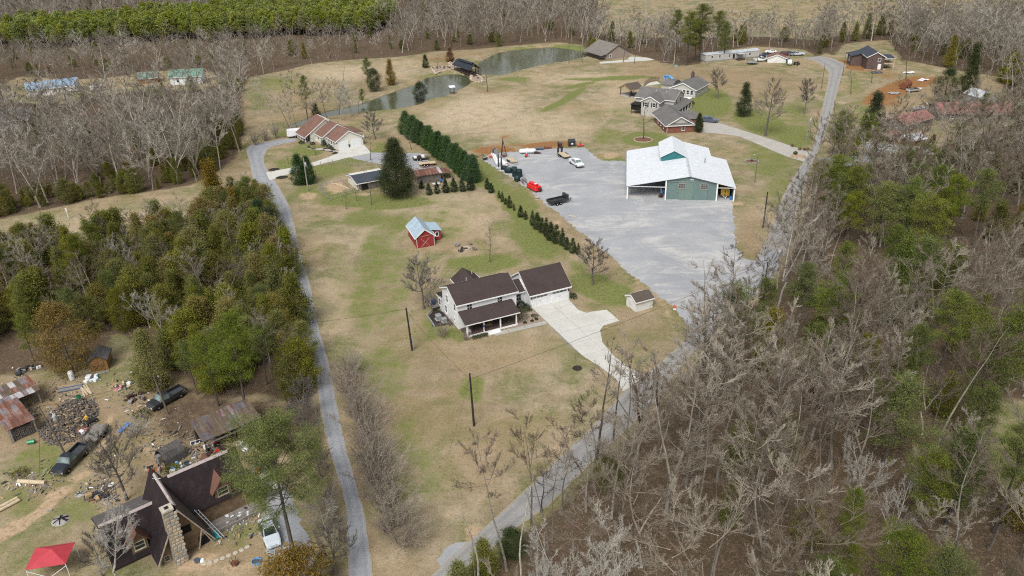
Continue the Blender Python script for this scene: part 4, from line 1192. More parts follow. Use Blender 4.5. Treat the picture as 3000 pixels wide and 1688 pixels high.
def roof_shed(root,mat,x0,x1,y0,y1,z_at_y0,z_at_y1,th=0.12,name='roof',trim=None):
 o = MB().hexa([(x0,y0,z_at_y0),(x1,y0,z_at_y0),(x1,y1,z_at_y1),(x0,y1,z_at_y1),(x0,y0,z_at_y0 + th),(x1,y0,z_at_y0 + th),(x1,y1,z_at_y1 + th),(x0,y1,z_at_y1 + th)]).build(name,M[mat],root)
 if trim:
  MB().box(x0,x1,y0 - .05,y0 - .003,z_at_y0 - .05,z_at_y0 + th * .8).build('gutter',M[trim],o)
 return o
def bx(root,name,mat,*a,bevel=0.0):
 return MB().box(*a).build(name,M[mat],root,bevel=bevel)
def post(root,x,y,z0,z1,w_=0.14,mat='trim_white',name='post'):
 return MB().box(x - w_ / 2,x + w_ / 2,y - w_ / 2,y + w_ / 2,z0,z1).build(name,M[mat],root)
def sheets(root,mats,x0,x1,y0,y1,z0,z1,n,seed=0,name='roof_sheet',m_rows=2,base=None):
 r = random.Random(seed)
 w_ = (x1 - x0) / n
 for k in range(n):
  for q in range(m_rows):
   a = y0 + (y1 - y0) * q / m_rows - (0.06 if q else r.uniform(0,.16));b = y0 + (y1 - y0) * (q + 1) / m_rows + (r.uniform(0,.16) if q == m_rows - 1 else .06)
   za = z0 + (z1 - z0) * (a - y0) / (y1 - y0) + q * .022 + r.uniform(0,.02);zb = z0 + (z1 - z0) * (b - y0) / (y1 - y0) + q * .022 + r.uniform(0,.03)
   xa,xb = x0 + k * w_ - .02,x0 + (k + 1) * w_ + .02
   dz = (k % 2) * .012
   m = MB().hexa([(xa,a,za + dz),(xb,a,za + dz),(xb,b,zb + dz),(xa,b,zb + dz),(xa,a,za + .02 + dz),(xb,a,za + .02 + dz),(xb,b,zb + .02 + dz),(xa,b,zb + .02 + dz)])
   m.build(name,M[mats[r.randrange(len(mats))]],root)

def _loft(stations,side=False):
 m = MB()
 P = []
 for x,w_,zl,zb,zt,wt in stations:
  P.append([(x,-w_ * .94,zl),(x,w_ * .94,zl),(x,w_,(zl + zb) / 2),(x,w_ * .985,zb),(x,wt,zt),(x,-wt,zt),(x,-w_ * .985,zb),(x,-w_,(zl + zb) / 2)])
 n = 8
 for row in P:m.v += row
 for r in range(len(P) - 1):
  for i in range(n):
   j = (i + 1) % n
   m.f.append((r * n + i,r * n + j,(r + 1) * n + j,(r + 1) * n + i));m.m.append(0)
 m.f.append(tuple(range(n))[::-1]);m.m.append(0)
 m.f.append(tuple((len(P) - 1) * n + i for i in range(n)));m.m.append(0)
 return m,P
def _quad_inset(q,k,out,n):
 c = [sum(p[i] for p in q) / len(q) for i in range(3)]
 return [tuple(c[i] + (p[i] - c[i]) * k + n[i] * out for i in range(3)) for p in q]
def _nq(q):
 a = Vector(q[1]) - Vector(q[0]);b = Vector(q[-1]) - Vector(q[0]);n = a.cross(b)
 return n.normalized() if n.length > 1e-9 else Vector((0,0,1))
def _pane(root,q,mat,name,cen):
 n = _nq(q);c = sum((Vector(p) for p in q),Vector()) / len(q)
 if n.dot(c - cen) < 0:q = q[::-1];n = -n
 a = _quad_inset(q,.9,.004,n);b = _quad_inset(q,.9,.018,n)
 k = len(q);m = MB();m.v = [tuple(p) for p in a + b]
 m.f = [tuple(range(k))[::-1],tuple(range(k,2 * k))] + [(i,(i + 1) % k,k + (i + 1) % k,k + i) for i in range(k)]
 m.m = [0] * len(m.f)
 return m.build(name,M[mat],root)
WHEELS = {}
def wheel(root,x,y,r=0.34,wd_=0.22,rim='rim'):
 k = (round(r,3),round(wd_,3),rim)
 if k not in WHEELS:
  t = MB().lathe([(r * .62,-wd_ / 2),(r * .96,-wd_ / 2),(r,-wd_ * .3),(r,wd_ * .3),(r * .96,wd_ / 2),(r * .62,wd_ / 2)],14,axis='y');t.mats = [M['rubber']]
  h = MB().lathe([(r * .2,-wd_ * .53),(r * .6,-wd_ * .42),(r * .64,0),(r * .6,wd_ * .42),(r * .2,wd_ * .53)],12,axis='y');h.mats = [M[rim]]
  WHEELS[k] = (t.mesh('tyre'),h.mesh('rim'))
 e = bpy.data.objects.new('wheel',None);COL.objects.link(e);e.parent = root;e.location = (x,y,r);e.empty_display_size = .2
 link('tyre',WHEELS[k][0],e);link('rim',WHEELS[k][1],e)
 return e
def car(name,label,loc,rz,paint_,form='sedan',group=None,crew=False,gl='car_glass',rim='rim',s=1.0):
 t = thing(name,label,{'sedan':'car','suv':'car','pickup':'truck','jeep':'car','van':'van'}[form],loc,rz,group)
 if s != 1.0:t.scale = (s,s,s)
 if form == 'sedan':
  st = [(-2.34,.74,.42,.74,.80,.66),(-2.2,.84,.26,.88,.97,.72),(-1.55,.89,.22,.95,1.06,.76),(-0.85,.90,.2,.96,1.42,.60),(0.2,.90,.2,.96,1.45,.62),(1.05,.89,.2,.93,1.0,.76),(1.9,.87,.22,.80,.87,.74),(2.25,.78,.26,.66,.72,.66),(2.36,.70,.34,.56,.60,.58)]
  gi = (2,3,4);wx = (-1.42,1.42);wr = .32;L2 = 2.36
 elif form in ('suv','van'):
  st = [(-2.4,.84,.4,.95,1.0,.78),(-2.34,.92,.28,1.02,1.12,.80),(-2.05,.95,.25,1.05,1.68,.70),(-.6,.96,.25,1.05,1.76,.72),(.25,.96,.25,1.05,1.74,.72),(1.0,.95,.25,1.04,1.12,.80),(1.95,.92,.28,.98,1.06,.78),(2.32,.84,.32,.82,.88,.72),(2.42,.78,.38,.7,.74,.66)]
  gi = (1,2,3,4);wx = (-1.45,1.5);wr = .38;L2 = 2.42
 elif form == 'jeep':
  st = [(-1.9,.80,.5,1.0,1.05,.76),(-1.86,.84,.45,1.08,1.75,.76),(-.3,.85,.45,1.08,1.80,.76),(.3,.85,.45,1.08,1.78,.74),(.62,.84,.45,1.06,1.14,.76),(1.7,.74,.48,1.02,1.1,.66),(1.86,.72,.5,.9,.96,.64)]
  gi = (1,2,3);wx = (-1.2,1.3);wr = .4;L2 = 1.86
 else:
  xc = -.95 if crew else -.15
  st = [(xc,.94,.42,1.08,1.20,.86),(xc + .05,.96,.42,1.10,1.72,.70),(.45,.97,.42,1.10,1.80,.74),(.85,.97,.42,1.10,1.76,.74),(1.45,.96,.42,1.08,1.18,.84),(2.4,.94,.44,1.02,1.12,.82),(2.72,.90,.46,.92,.99,.78),(2.80,.86,.5,.8,.86,.74)]
  gi = (0,1,2,3);wx = (-1.75,1.85);wr = .40;L2 = 2.80
 m,P = _loft(st)
 body = m.build('body',M[paint_],t,bevel=.015)
 cen = Vector((sum(s_[0] for s_ in st[gi[0]:gi[-1] + 2]) / (len(gi) + 1),0,1.0))
 for g in gi:
  a,b = P[g],P[g + 1]
  top = abs(st[g][4] - st[g + 1][4]) > .25
  if top:_pane(t,[a[4],a[5],b[5],b[4]],gl,'windscreen' if st[g][4] > st[g + 1][4] else 'rear_window',cen)
  else:
   pass
  for i,j in ((3,4),(5,6)):
   _pane(t,[a[i],a[j],b[j],b[i]],gl,'side_window',cen)
 x0 = st[0][0]
 if form == 'pickup':
  m = MB()
  xb = xc - .02
  m.box(-2.85,xb,-.93,.93,.50,.74)
  for sy in (-1,1):m.hexa([(-2.85,sy * .96 if sy < 0 else .82,.5),(xb,sy * .96 if sy < 0 else .82,.5),(xb,-.82 if sy < 0 else .96,.5),(-2.85,-.82 if sy < 0 else .96,.5),(-2.85,sy * .95 if sy < 0 else .84,1.20),(xb,sy * .95 if sy < 0 else .84,1.20),(xb,-.84 if sy < 0 else .95,1.20),(-2.85,-.84 if sy < 0 else .95,1.20)])
  m.box(-2.86,-2.76,-.82,.82,.55,1.19)
  bed = m.build('bed',M[paint_],t,bevel=.015)
  bx(bed,'bed_liner','bed_liner',-2.75,xb - .02,-.81,.81,.742,.765)
  x0 = -2.86
 for sx in wx:
  for sy in (-1,1):wheel(t,sx,sy * (.80 if form != 'pickup' else .84),wr,.24,rim)
 fw = st[-2][1]
 for sy in (-1,1):
  bx(t,'headlight','lamp_clear',st[-2][0] - .10,st[-1][0] + .02,min(sy * fw * .55,sy * fw * .95),max(sy * fw * .55,sy * fw * .95),st[-1][3] - .10,st[-1][3] + .06)
  bx(t,'tail_light','lamp_red',x0 - .015,x0 + .05,min(sy * .62,sy * .80),max(sy * .62,sy * .80),.72,.98)
  bx(t,'mirror',paint_,cen.x + .55,cen.x + .68,min(sy * 1.0,sy * 1.14),max(sy * 1.0,sy * 1.14),1.02,1.2)
 bx(t,'bumper','chrome' if form == 'pickup' else paint_,st[-1][0] - .04,st[-1][0] + .08,-fw * .95,fw * .95,st[-1][2],st[-1][2] + .22,bevel=.03)
 bx(t,'bumper','chrome' if form == 'pickup' else paint_,x0 - .08,x0 + .03,-.85,.85,.42,.62,bevel=.03)
 bx(t,'grille','rubber',st[-1][0] + .002,st[-1][0] + .03,-fw * .5,fw * .5,st[-1][2] + .24,st[-1][3] - .02)
 return t
def yawpx(x0,y0,x1,y1):return yaw_of(G(x0,y0),G(x1,y1))
def firewood(r,n,cx,cy,rx,ry,hmax,lo=.3,hi=.55):
 out = []
 for _ in range(n):
  a,d = r.uniform(0,6.28),math.sqrt(r.uniform(0,1))
  x,y = cx + math.cos(a) * d * rx,cy + math.sin(a) * d * ry
  z = .08 + r.uniform(0,1) * hmax * (1 - d * d)
  az,el = r.uniform(0,6.28),r.gauss(0,.3);L = r.uniform(lo,hi) / 2
  v = Vector((math.cos(az) * math.cos(el),math.sin(az) * math.cos(el),math.sin(el))) * L
  out.append((Vector((x,y,z)) - v,Vector((x,y,z)) + v,r.uniform(.06,.12)))
 return out

HY = R_(24.6)
wh = thing('white_house','white two-storey farmhouse with brown shingle roofs, front porch and double garage','house',(-9.0,112.4,0),HY)
wall_gable(wh,'white_siding',0,10.6,0,7.0,5.0,1.62)
wall_gable(wh,'white_siding',14.05,21.7,1.6,9.4,2.65,2.65,name='garage_wall')
MB().prism([(3.2,-.3),(7.0,-.3),(7.0,2.75),(5.4,4.0),(3.2,2.9)],'x',10.602,14.048).build('link_wall','white_siding',wh)
wall_gable(wh,'white_siding',4.4,8.6,7.002,13.6,2.7,1.5,'y',name='rear_wing_wall')
MB().box(0.002,4.398,7.002,9.6,-.3,2.55).build('side_wing_wall','white_siding',wh)
roof_gable(wh,'roof_brown',0,10.6,0,7.0,5.0,1.62,oh=.38,ohg=.3)
roof_gable(wh,'roof_brown',14.05,21.7,1.6,9.4,2.65,2.65,oh=.35,ohg=.3,name='garage_roof')
roof_gable(wh,'roof_brown',4.4,8.6,7.3,13.6,2.7,1.5,'y',oh=.3,ohg=.25,name='rear_wing_roof')
MB().prism([(2.85,2.74),(5.4,4.05),(7.2,2.8),(7.2,2.93),(5.4,4.19),(2.85,2.88)],'x',10.92,13.72).build('link_roof','roof_brown',wh)
bx(wh,'gutter','trim_white',10.92,13.72,2.76,2.846,2.66,2.84)
roof_shed(wh,'roof_brown',-.25,4.0,7.05,9.95,3.3,2.5,name='side_wing_roof')
bx(wh,'gutter','trim_white',-.33,-.255,7.05,9.95,2.5,2.72)
bx(wh,'corner_board','trim_white',-.02,.12,-.025,.1,0,4.75)
bx(wh,'corner_board','trim_white',10.48,10.62,-.025,.1,0,4.75)
bx(wh,'foundation','brick_tan',-.03,10.63,-.03,7.03,-.3,.32)
for x in (2.15,7.6):window(wh,'F',0,x,3.35,.85,1.3,rows=2,cols=2)
window(wh,'F',3.2,12.6,1.15,.8,1.25,rows=2,cols=2)
for y,z in ((1.1,3.3),(4.6,3.3),(5.4,1.0)):window(wh,'L',0,y,z,.75,1.25)
window(wh,'L',0,1.5,1.2,.35,.55,rows=1)
window(wh,'L',0.002,8.5,.95,.75,1.2)
for q,x in enumerate((15.95,19.75)):
 g = bx(wh,'garage_door','door_white',x - 1.45,x + 1.45,1.545,1.598,0.02,2.12)
 for r in range(4):
  for c in range(4):
   bx(g,'panel','door_white',x - 1.38 + c * .70,x - .74 + c * .70,1.520,1.543,.06 + r * .52,.06 + r * .52 + .44) if r < 3 else bx(g,'pane','pane_pale',x - 1.36 + c * .70,x - .76 + c * .70,1.524,1.543,1.72,2.0)
 bx(g,'handle','door_dark',x - .12,x - .08,1.49,1.519,.92,1.1);bx(g,'handle','door_dark',x + .08,x + .12,1.49,1.519,.92,1.1)
 MB().box(*fb('F',1.6,x - 1.62,x - 1.46,0,2.3,0,.07)).box(*fb('F',1.6,x + 1.46,x + 1.62,0,2.3,0,.07)).box(*fb('F',1.6,x - 1.455,x + 1.455,2.14,2.3,0,.07)).build('door_frame','trim_white',wh)
for x in (14.28,21.48):
 l = MB().lathe([(.02,0),(.10,.08),(.12,.34),(.05,.42),(.01,.48)],8,(x,1.45,1.62)).build('wall_lantern','door_dark',wh)

pd_ = bx(wh,'porch_deck','deck_brown',.35,9.45,-2.85,-.034,.18,.42)
MB().box(.33,9.47,-2.91,-2.853,.1,.44).build('deck_trim','trim_white',pd_)
roof_shed(wh,'roof_brown',.05,9.8,-3.2,-.02,2.52,3.55,name='porch_roof',trim='trim_white')
bx(wh,'porch_beam','trim_white',.4,9.4,-2.8,-2.62,2.38,2.56)
for x in (.5,3.45,6.4,9.3):post(wh,x,-2.7,.42,2.4,.2)
window(wh,'F',0,1.9,1.0,1.0,1.2);window(wh,'F',0,8.0,1.0,1.0,1.2)
d = bx(wh,'front_door','door_dark',4.5,5.4,-.055,-.002,.44,2.5);bx(d,'handle','chrome',5.24,5.3,-.1,-.056,1.4,1.5)
st_ = bx(wh,'step','trim_white',3.75,6.1,-3.3,-2.92,0,.3);bx(wh,'step','trim_white',3.75,6.1,-3.65,-3.305,0,.15)
for a in ((7.25,11.2),(3.6,4.6)):MB().tube((a[0],a[1],4.0 if a[1] > 7 else 6.5),(a[0],a[1],4.55 if a[1] > 7 else 7.0),.05).build('vent_pipe','plastic_white',wh)
dk = bx(wh,'rear_deck','deck_grey',-1.6,-.02,8.4,12.0,.6,.75)
for y in (8.5,10.2,11.9):post(wh,-1.55,y,-.1,1.6,.1,'deck_brown','deck_post')
MB().box(-1.6,-1.52,8.45,11.95,1.5,1.6).box(-1.58,-1.54,8.45,11.95,1.1,1.16).build('deck_rail','deck_brown',wh)
def wl(x,y,z=0):
 c,s = math.cos(HY),math.sin(HY)
 return (-9.0 + x * c - y * s,112.4 + x * s + y * c,z)
for q,(x,y,s,lab) in enumerate([(-1.55,5.3,1.0,'larger grey air conditioner unit beside the white house'),(-1.0,4.0,.85,'smaller grey air conditioner unit beside the white house')]):
 t = thing('air_conditioner',lab,'appliance',wl(x,y),HY)
 bx(t,'pad','concrete_old',-.55 * s,.55 * s,-.55 * s,.55 * s,-.05,.08)
 bx(t,'cabinet','galv',-.45 * s,.45 * s,-.45 * s,.45 * s,.082,.95 * s,bevel=.03)
 MB().lathe([(.36 * s,0),(.36 * s,.03)],16,(0,0,.952 * s)).build('fan_grille','steel_grey',t)
 for k in range(5):bx(t,'louver','steel_grey',-.40 * s,.40 * s,-.475 * s,-.452 * s,(.2 + k * .14) * s,(.24 + k * .14) * s)
t = thing('grill','blue covered grill on the rear deck of the white house','grill',wl(-.8,9.6,.75),HY)
MB().lathe([(.42,0),(.46,.5),(.40,.95),(.2,1.1)],10).build('cover','paint_navy',t)
for sx in (-.3,.3):bx(t,'leg','steel_grey',sx - .03,sx + .03,-.2,.2,-.001,.1)

t = thing('flag','red and white striped flag hanging from the porch post','flag',wl(3.45,-2.85,1.5),HY)
MB().tube((0,0,0),(-.5,-1.15,.75),.02).build('flag_pole','trim_white',t)
for k in range(6):
 a,b = k / 6,(k + 1) / 6
 p = lambda u,v:(-.12 - .42 * v + .06 * math.sin(v * 7),-.3 - .85 * v,.2 + .55 * v - u * .62 - .1 * math.sin(v * 5))
 m = MB()
 for j in range(5):m.poly([p(a,j / 5),p(a,(j + 1) / 5),p(b,(j + 1) / 5),p(b,j / 5)])
 o = m.build('stripe',M['flag_red' if k % 2 else 'flag_white'],t)
 sd = o.modifiers.new('thick','SOLIDIFY');sd.thickness = .01
m = MB();m.box(-.58,-.36,-1.16,-.8,.46,.78);o = m.build('canton','flag_blue',t)
def rocking_chair(x,y,lab,mat='cloth_dark',rz=0.0,z=.42):
 t = thing('porch_chair',lab,'chair',wl(x,y,z),HY + rz)
 bx(t,'seat',mat,-.28,.28,-.26,.26,.38,.44);bx(t,'backrest',mat,-.28,.28,.22,.28,.45,1.05)
 for sx in (-.26,.26):
  bx(t,'armrest',mat,sx - .04,sx + .04,-.3,.25,.6,.64)
  for sy in (-.24,.24):bx(t,'leg',mat,sx - .025,sx + .025,sy - .025,sy + .025,0,.38)
rocking_chair(.95,-2.2,'white porch chair at the left end of the porch','plastic_white',.4)
rocking_chair(6.6,-.7,'dark porch chair right of the front door');rocking_chair(7.5,-.8,'second dark porch chair under the right porch window')
t = thing('porch_bench','long dark bench under the left porch window','bench',wl(2.7,-.6,.42),HY)
bx(t,'seat','cloth_dark',-.75,.75,-.25,.25,.4,.46);bx(t,'backrest','cloth_dark',-.75,.75,.2,.26,.47,.95)
for sx in (-.68,.68):
 for sy in (-.2,.2):bx(t,'leg','cloth_dark',sx - .03,sx + .03,sy - .03,sy + .03,0,.4)
t = thing('door_mat','tan door mat in front of the porch door','mat',wl(5.0,-1.0,.421),HY);bx(t,'weave','wood_raw',-.6,.6,-.4,.4,0,.02)
SHR = {}
def shrub(x,y,w_,h,mat,label,name='shrub',world=None,n=900,leaf=.13,group=None):
 k = (round(w_,1),round(h,1),n,mat)
 if k not in SHR:
  tr,cr = shrub_mesh(len(SHR) + 40,w_,h,n,leaf);SHR[k] = (np_mesh('stem',*tr,mats=[M['bark_dark']]),np_mesh('foliage',*cr,mats=[M[mat]]))
 o = thing(name,label,'shrub',world if world else wl(x,y),0.0,group)
 link('stem',SHR[k][0],o);link('foliage',SHR[k][1],o)
 return o
shrub(12.4,1.75,3.0,1.7,'leaf_shrub','dark green spreading shrub in the corner between house and garage',n=1800)
shrub(10.75,-1.2,2.5,2.3,'leaf_olive','big olive round shrub at the right end of the porch',n=1900,leaf=.1)
shrub(22.3,1.15,1.25,1.3,'leaf_shrub','round dark green ball shrub at the right garage corner',n=900,leaf=.1)
for q,(x,y) in enumerate([(1.4,-3.5),(2.1,-3.55),(2.8,-3.5),(3.4,-3.55)]):
 shrub(x,y,.9,.7,'leaf_darkcedar','low clipped evergreen in front of the porch rail',n=420,leaf=.09,group='low evergreens before the porch')
def twiggy(kind_v,x,y,h,label,world=None,wide=1.0,mat=None):
 return tree('brush',kind_v,world if world else wl(x,y),h,None,label,'twiggy_shrub','shrub',None,wide,crown_mat=mat)
twiggy(0,-.1,-3.3,1.8,'brown twiggy shrub at the front left porch corner',wide=1.3,mat='bark_brush')
twiggy(1,-3.0,-.6,2.6,'bare reddish bush on the lawn left of the porch',wide=1.25)
twiggy(2,-.7,2.2,1.9,'pale upright twiggy shrub against the left house wall')

flat_poly('planting_bed',[(1555,903),(1597,939),(1528,957),(1500,962),(1510,935),(1540,915)],.03,M['gravel_bed'],.12,31,.5)
for q,(x,y,r) in enumerate([(1551,911,.5),(1566,927,.65),(1572,937,.32),(1559,942,.32),(1538,947,.38)]):
 p = G(x,y);t = thing('bed_plant',['dark clump plant at the top of the gravel bed','largest dark clump plant in the gravel bed','small dark clump plant nearest the walk corner','small dark clump plant in the middle of the gravel bed','dark clump plant nearest the porch in the gravel bed'][q],'plant',(p.x,p.y,.03))
 tr,cr = shrub_mesh(60 + q,r * 2,.35,260,.12);link('stem',np_mesh('stem',*tr,mats=[M['bark_dark']]),t);link('foliage',np_mesh('foliage',*cr,mats=[M['leaf_darkcedar']]),t)

ed = flat_poly('side_bed',[(1255,925),(1275,905),(1300,915),(1340,945),(1310,953),(1268,958)],.025,M['mulch'],.1,32,.5)
pts = [(1272,957),(1265,945),(1258,935),(1252,926),(1258,917),(1268,908),(1280,903)]
for a,b in zip(pts[:-1],pts[1:]):
 for k in range(3):
  p = G(a[0] + (b[0] - a[0]) * k / 3,a[1] + (b[1] - a[1]) * k / 3)
  MB().rbox(p.x,p.y,.1,.42,.22,.2,yaw_of(G(*a),G(*b))).build('edging_stone','stone_grey',ed)

p = G(1150 + 2040 * .34938,700 + 615 * .34938)
sh = thing('storage_shed','small white shed with brown gable roof at the gravel lot edge','shed',(p.x,p.y,0),R_(26))
wall_gable(sh,'shed_white',0,3.45,0,2.9,1.95,.75)
roof_gable(sh,'roof_taupe',0,3.45,0,2.9,1.95,.75,oh=.22,ohg=.2,th=.08)
dd = bx(sh,'door','shed_white',-.05,-.003,.95,1.95,.1,1.75);bx(dd,'handle','door_dark',-.09,-.052,1.8,1.86,.9,1.0)
bx(sh,'skid','wood_grey',.1,3.3,.3,.5,-.1,.0);bx(sh,'skid','wood_grey',.1,3.3,2.4,2.6,-.1,.0)
twiggy(0,0,0,1.5,'weedy brush against the front of the white shed',world=tuple(G(1878,905)),wide=1.0)

o_ = G(1170 + 655 * .069,620 + 1130 * .069,2.4)
rs = thing('red_shed','red board shed with pale blue metal roof and a side lean-to','shed',(o_.x,o_.y,0),R_(20))

wall_gable(rs,'red_siding',.3,4.0,.2,7.3,2.45,1.5,'y')
roof_gable(rs,'roof_paleblue',.3,4.0,.2,7.3,2.45,1.5,'y',oh=.3,ohg=.3,th=.06)
MB().box(4.002,6.1,2.6,6.6,-.2,2.1).build('lean_to_wall','red_siding',rs)
MB().hexa([(3.9,2.3,2.62),(6.35,2.3,2.15),(6.35,6.9,2.15),(3.9,6.9,2.62),(3.9,2.3,2.68),(6.35,2.3,2.21),(6.35,6.9,2.21),(3.9,6.9,2.68)]).build('lean_to_roof','roof_paleblue',rs)
window(rs,'F',2.6,5.3,1.0,.55,.8,pane='pane',rows=1)
dd = bx(rs,'door','red_siding',1.2,3.1,.13,.197,0.02,2.0)
for a in ((1.25,.1,3.05,1.95),(1.25,1.95,3.05,.1)):MB().tube((a[0],.11,a[1]),(a[2],.11,a[3]),.05,n=4).build('brace','old_trim',dd)
MB().tube((.7,.15,2.35),(3.6,.15,2.55),.06,n=4).build('gable_beam','wood_raw',rs)
MB().path([(.05,.0,2.2),(.35,.05,2.0),(.4,.12,.2)],.05,5).build('downspout','trim_white',rs)
MB().path([(4.25,.0,2.2),(4.0,.05,2.0),(4.0,.12,.2)],.05,5).build('downspout','trim_white',rs)
twiggy(1,0,0,2.2,'pale bare brush in front of the red shed door',world=tuple(G(1247,716)),mat='bark_twig')

p = G(1150 + 615 * .34938,700 + 85 * .34938)
fp = thing('fire_pit','round stone fire pit ring on the lawn behind the white house','fire pit',(p.x,p.y,0))
for k in range(12):
 a = k * math.pi / 6;MB().rbox(math.cos(a) * .75,math.sin(a) * .75,.13,.24,.36,.26,a).build('ring_stone','stone_pale',fp)
MB().lathe([(.62,0),(.6,.04)],14,(0,0,.02)).build('ash_bed','mulch',fp)
for q,(x,y,rz,lab,mt) in enumerate([(540,65,-.5,'weathered grey lawn chair left of the fire pit','wood_grey'),(655,50,1.9,'weathered grey lawn chair behind the fire pit','wood_grey'),(570,110,-.9,'dark lawn chair nearest the house at the fire pit','cloth_dark'),(690,95,2.6,'dark grey lawn chair right of the fire pit','wood_grey')]):
 p = G(1150 + x * .34938,700 + y * .34938)
 t = thing('lawn_chair',lab,'chair',(p.x,p.y,0),rz)
 for k in range(4):MB().rbox(0,-.25 + k * .15,.36 - k * .03,.6,.12,.03,0,.2).build('seat_slat',M[mt],t)
 for k in range(4):MB().rbox(-.24 + k * .16,.42,.65,.13,.03,.75,0,-.35).build('back_slat',M[mt],t)
 for sx in (-.34,.34):
  bx(t,'armrest',mt,sx - .06,sx + .06,-.3,.4,.52,.55);bx(t,'leg',mt,sx - .04,sx + .04,-.28,-.2,0,.52);bx(t,'leg',mt,sx - .04,sx + .04,.25,.33,0,.52)

o_ = G(1350 + 1388 * .34938,350 + 562 * .34938,3.1)
BY = R_(-8.3)
bn = thing('pole_barn','green pole barn with white metal roof, raised centre and open side bays','barn',(o_.x,o_.y,0),BY)
XR,ZR = 14.3,5.75
def zroof(x):return 3.1 + (ZR - 3.1) * x / XR if x <= XR else ZR - (ZR - 3.3) * (x - XR) / (24.6 - XR)
MB().hexa([(0,0,3.1),(XR,0,ZR),(XR,27.2,ZR),(0,27.2,3.1),(0,0,3.2),(XR,0,ZR + .1),(XR,27.2,ZR + .1),(0,27.2,3.2)]).build('roof','roof_zinc',bn)
rr = MB().hexa([(XR + .002,0,ZR),(20.8,0,zroof(20.8)),(20.8,27.2,zroof(20.8)),(XR + .002,27.2,ZR),(XR + .002,0,ZR + .1),(20.8,0,zroof(20.8) + .1),(20.8,27.2,zroof(20.8) + .1),(XR + .002,27.2,ZR + .1)]).build('roof','roof_zinc',bn)
MB().hexa([(20.802,-.05,zroof(20.8) - .03),(24.6,-.05,3.27),(24.6,20.5,3.27),(20.802,20.5,zroof(20.8) - .03),(20.802,-.05,zroof(20.8) + .06),(24.6,-.05,3.36),(24.6,20.5,3.36),(20.802,20.5,zroof(20.8) + .06)]).build('lean_to_roof','roof_zinc',bn)
MB().prism([(XR - .3,ZR + .08),(XR,ZR + .16),(XR + .3,ZR + .06)],'y',-.02,13.9).build('ridge_cap','roof_zinc_dull',bn)

prof = [(9.1,-.2),(20.4,-.2),(20.4,zroof(20.4) - .02),(XR,ZR - .02),(9.1,zroof(9.1) - .02)]
MB().prism(prof,'y',.55,26.6).build('wall','green_siding',bn)
MB().box(.02,9.08,26.4,26.6,-.2,3.05).box(.02,.2,14,26.4,-.2,3.0).build('rear_wall','green_siding',bn)
MB().box(20.42,24.4,20.0,20.3,-.2,3.2).box(24.2,24.4,1.5,20,-.2,3.15).build('side_wall','green_siding',bn)
for x0,x1,mt in ((11.9,15.15,'green_door'),(15.17,18.4,'green_siding')):
 d = bx(bn,'sliding_door',mt,x0,x1,.44,.52,.05,4.3);bx(d,'handle','steel_grey',x1 - .35,x1 - .25,.4,.437,1.2,1.6)
bx(bn,'door_track','steel_grey',9.6,20.2,.38,.52,4.32,4.42)
for x in (12.6,17.6):window(bn,'F',.44,x,2.75,1.55,1.15,frame='old_trim',pane='pane_pale',cols=3,rows=3)
sg = bx(bn,'sign_board','trim_white',14.35,15.15,.48,.548,4.75,5.0)
for k in range(4):bx(sg,'letter','steel_grey',14.42 + k * .18,14.53 + k * .18,.462,.478,4.8,4.94)
for x in (.3,9.0,20.5,24.35):
 post(bn,x,.35,-.1,zroof(x) - .02 if x < 21 else 3.26,.3,'trim_white')
for y in (7,14):post(bn,.3,y,-.1,3.12,.2,'wood_grey')
for y in (8,15):post(bn,24.3,y,-.1,3.2,.2,'wood_grey')
bx(bn,'header_beam','trim_white',.15,9.0,.2,.34,2.98,3.09)
bx(bn,'fascia','trim_white',20.5,24.6,-.08,-.052,3.2,3.33)
bx(bn,'gutter','steel_grey',-.14,-.003,0,27.2,3.0,3.14)

mo = MB().prism([(8.4,4.2),(14.2,5.0),(14.2,5.95),(11.3,7.45),(8.4,5.95)],'y',14.0,26.2).build('monitor_wall','teal_siding',bn)
roof_gable(bn,'roof_zinc',8.4,14.2,14.0,26.2,5.95,1.5,'y',oh=.45,ohg=.3,th=.07,name='monitor_roof',fascia=False)
MB().tube((18.6,13.2,4.6),(18.6,13.2,5.9),.14).tube((18.6,13.2,5.9),(18.6,13.2,6.1),.22,.05).build('vent_pipe','steel_grey',bn)
def bl(x,y,z=0.0):
 c,s = math.cos(BY),math.sin(BY)
 return (o_b.x + x * c - y * s,o_b.y + x * s + y * c,z)
o_b = Vector((o_.x,o_.y,0))

t = thing('hay_trailer','wagon loaded with yellow hay parked in the right barn bay','trailer',bl(22.6,2.0),BY + R_(90))
bx(t,'bed','wood_raw',.0,4.6,-.95,.95,.75,.87)
for q,(x,y,z) in enumerate([(x,y,z) for z in (0,1) for x in range(4) for y in (-1,1)]):bx(t,'hay_bale','hay',.08 + x * 1.12,1.14 + x * 1.12,-.9 if y < 0 else .02,-.02 if y < 0 else .9,.88 + z * .72,1.58 + z * .72,bevel=.06)
for x in (1.4,3.4):
 for y in (-.8,.8):wheel(t,x,y,.36,.2,'rim_white')
MB().tube((0,0,.65),(-1.3,0,.5),.05).tube((0,.6,.7),(-.9,0,.55),.04).tube((0,-.6,.7),(-.9,0,.55),.04).build('drawbar','trim_white',t)
for y in (-.9,-.3,.3,.9):bx(t,'stake','paint_yellow',-.06,0,y - .04,y + .04,.6,2.1)
t = thing('blue_drum','blue drum beside the hay wagon in the right barn bay','barrel',bl(23.9,1.2))
MB().lathe([(.28,0),(.3,.05),(.3,.44),(.31,.46),(.3,.48),(.3,.85),(.28,.9)],12).build('shell','paint_blue',t);MB().lathe([(.26,0),(.05,.01)],12,(0,0,.902)).build('lid','paint_navy',t)
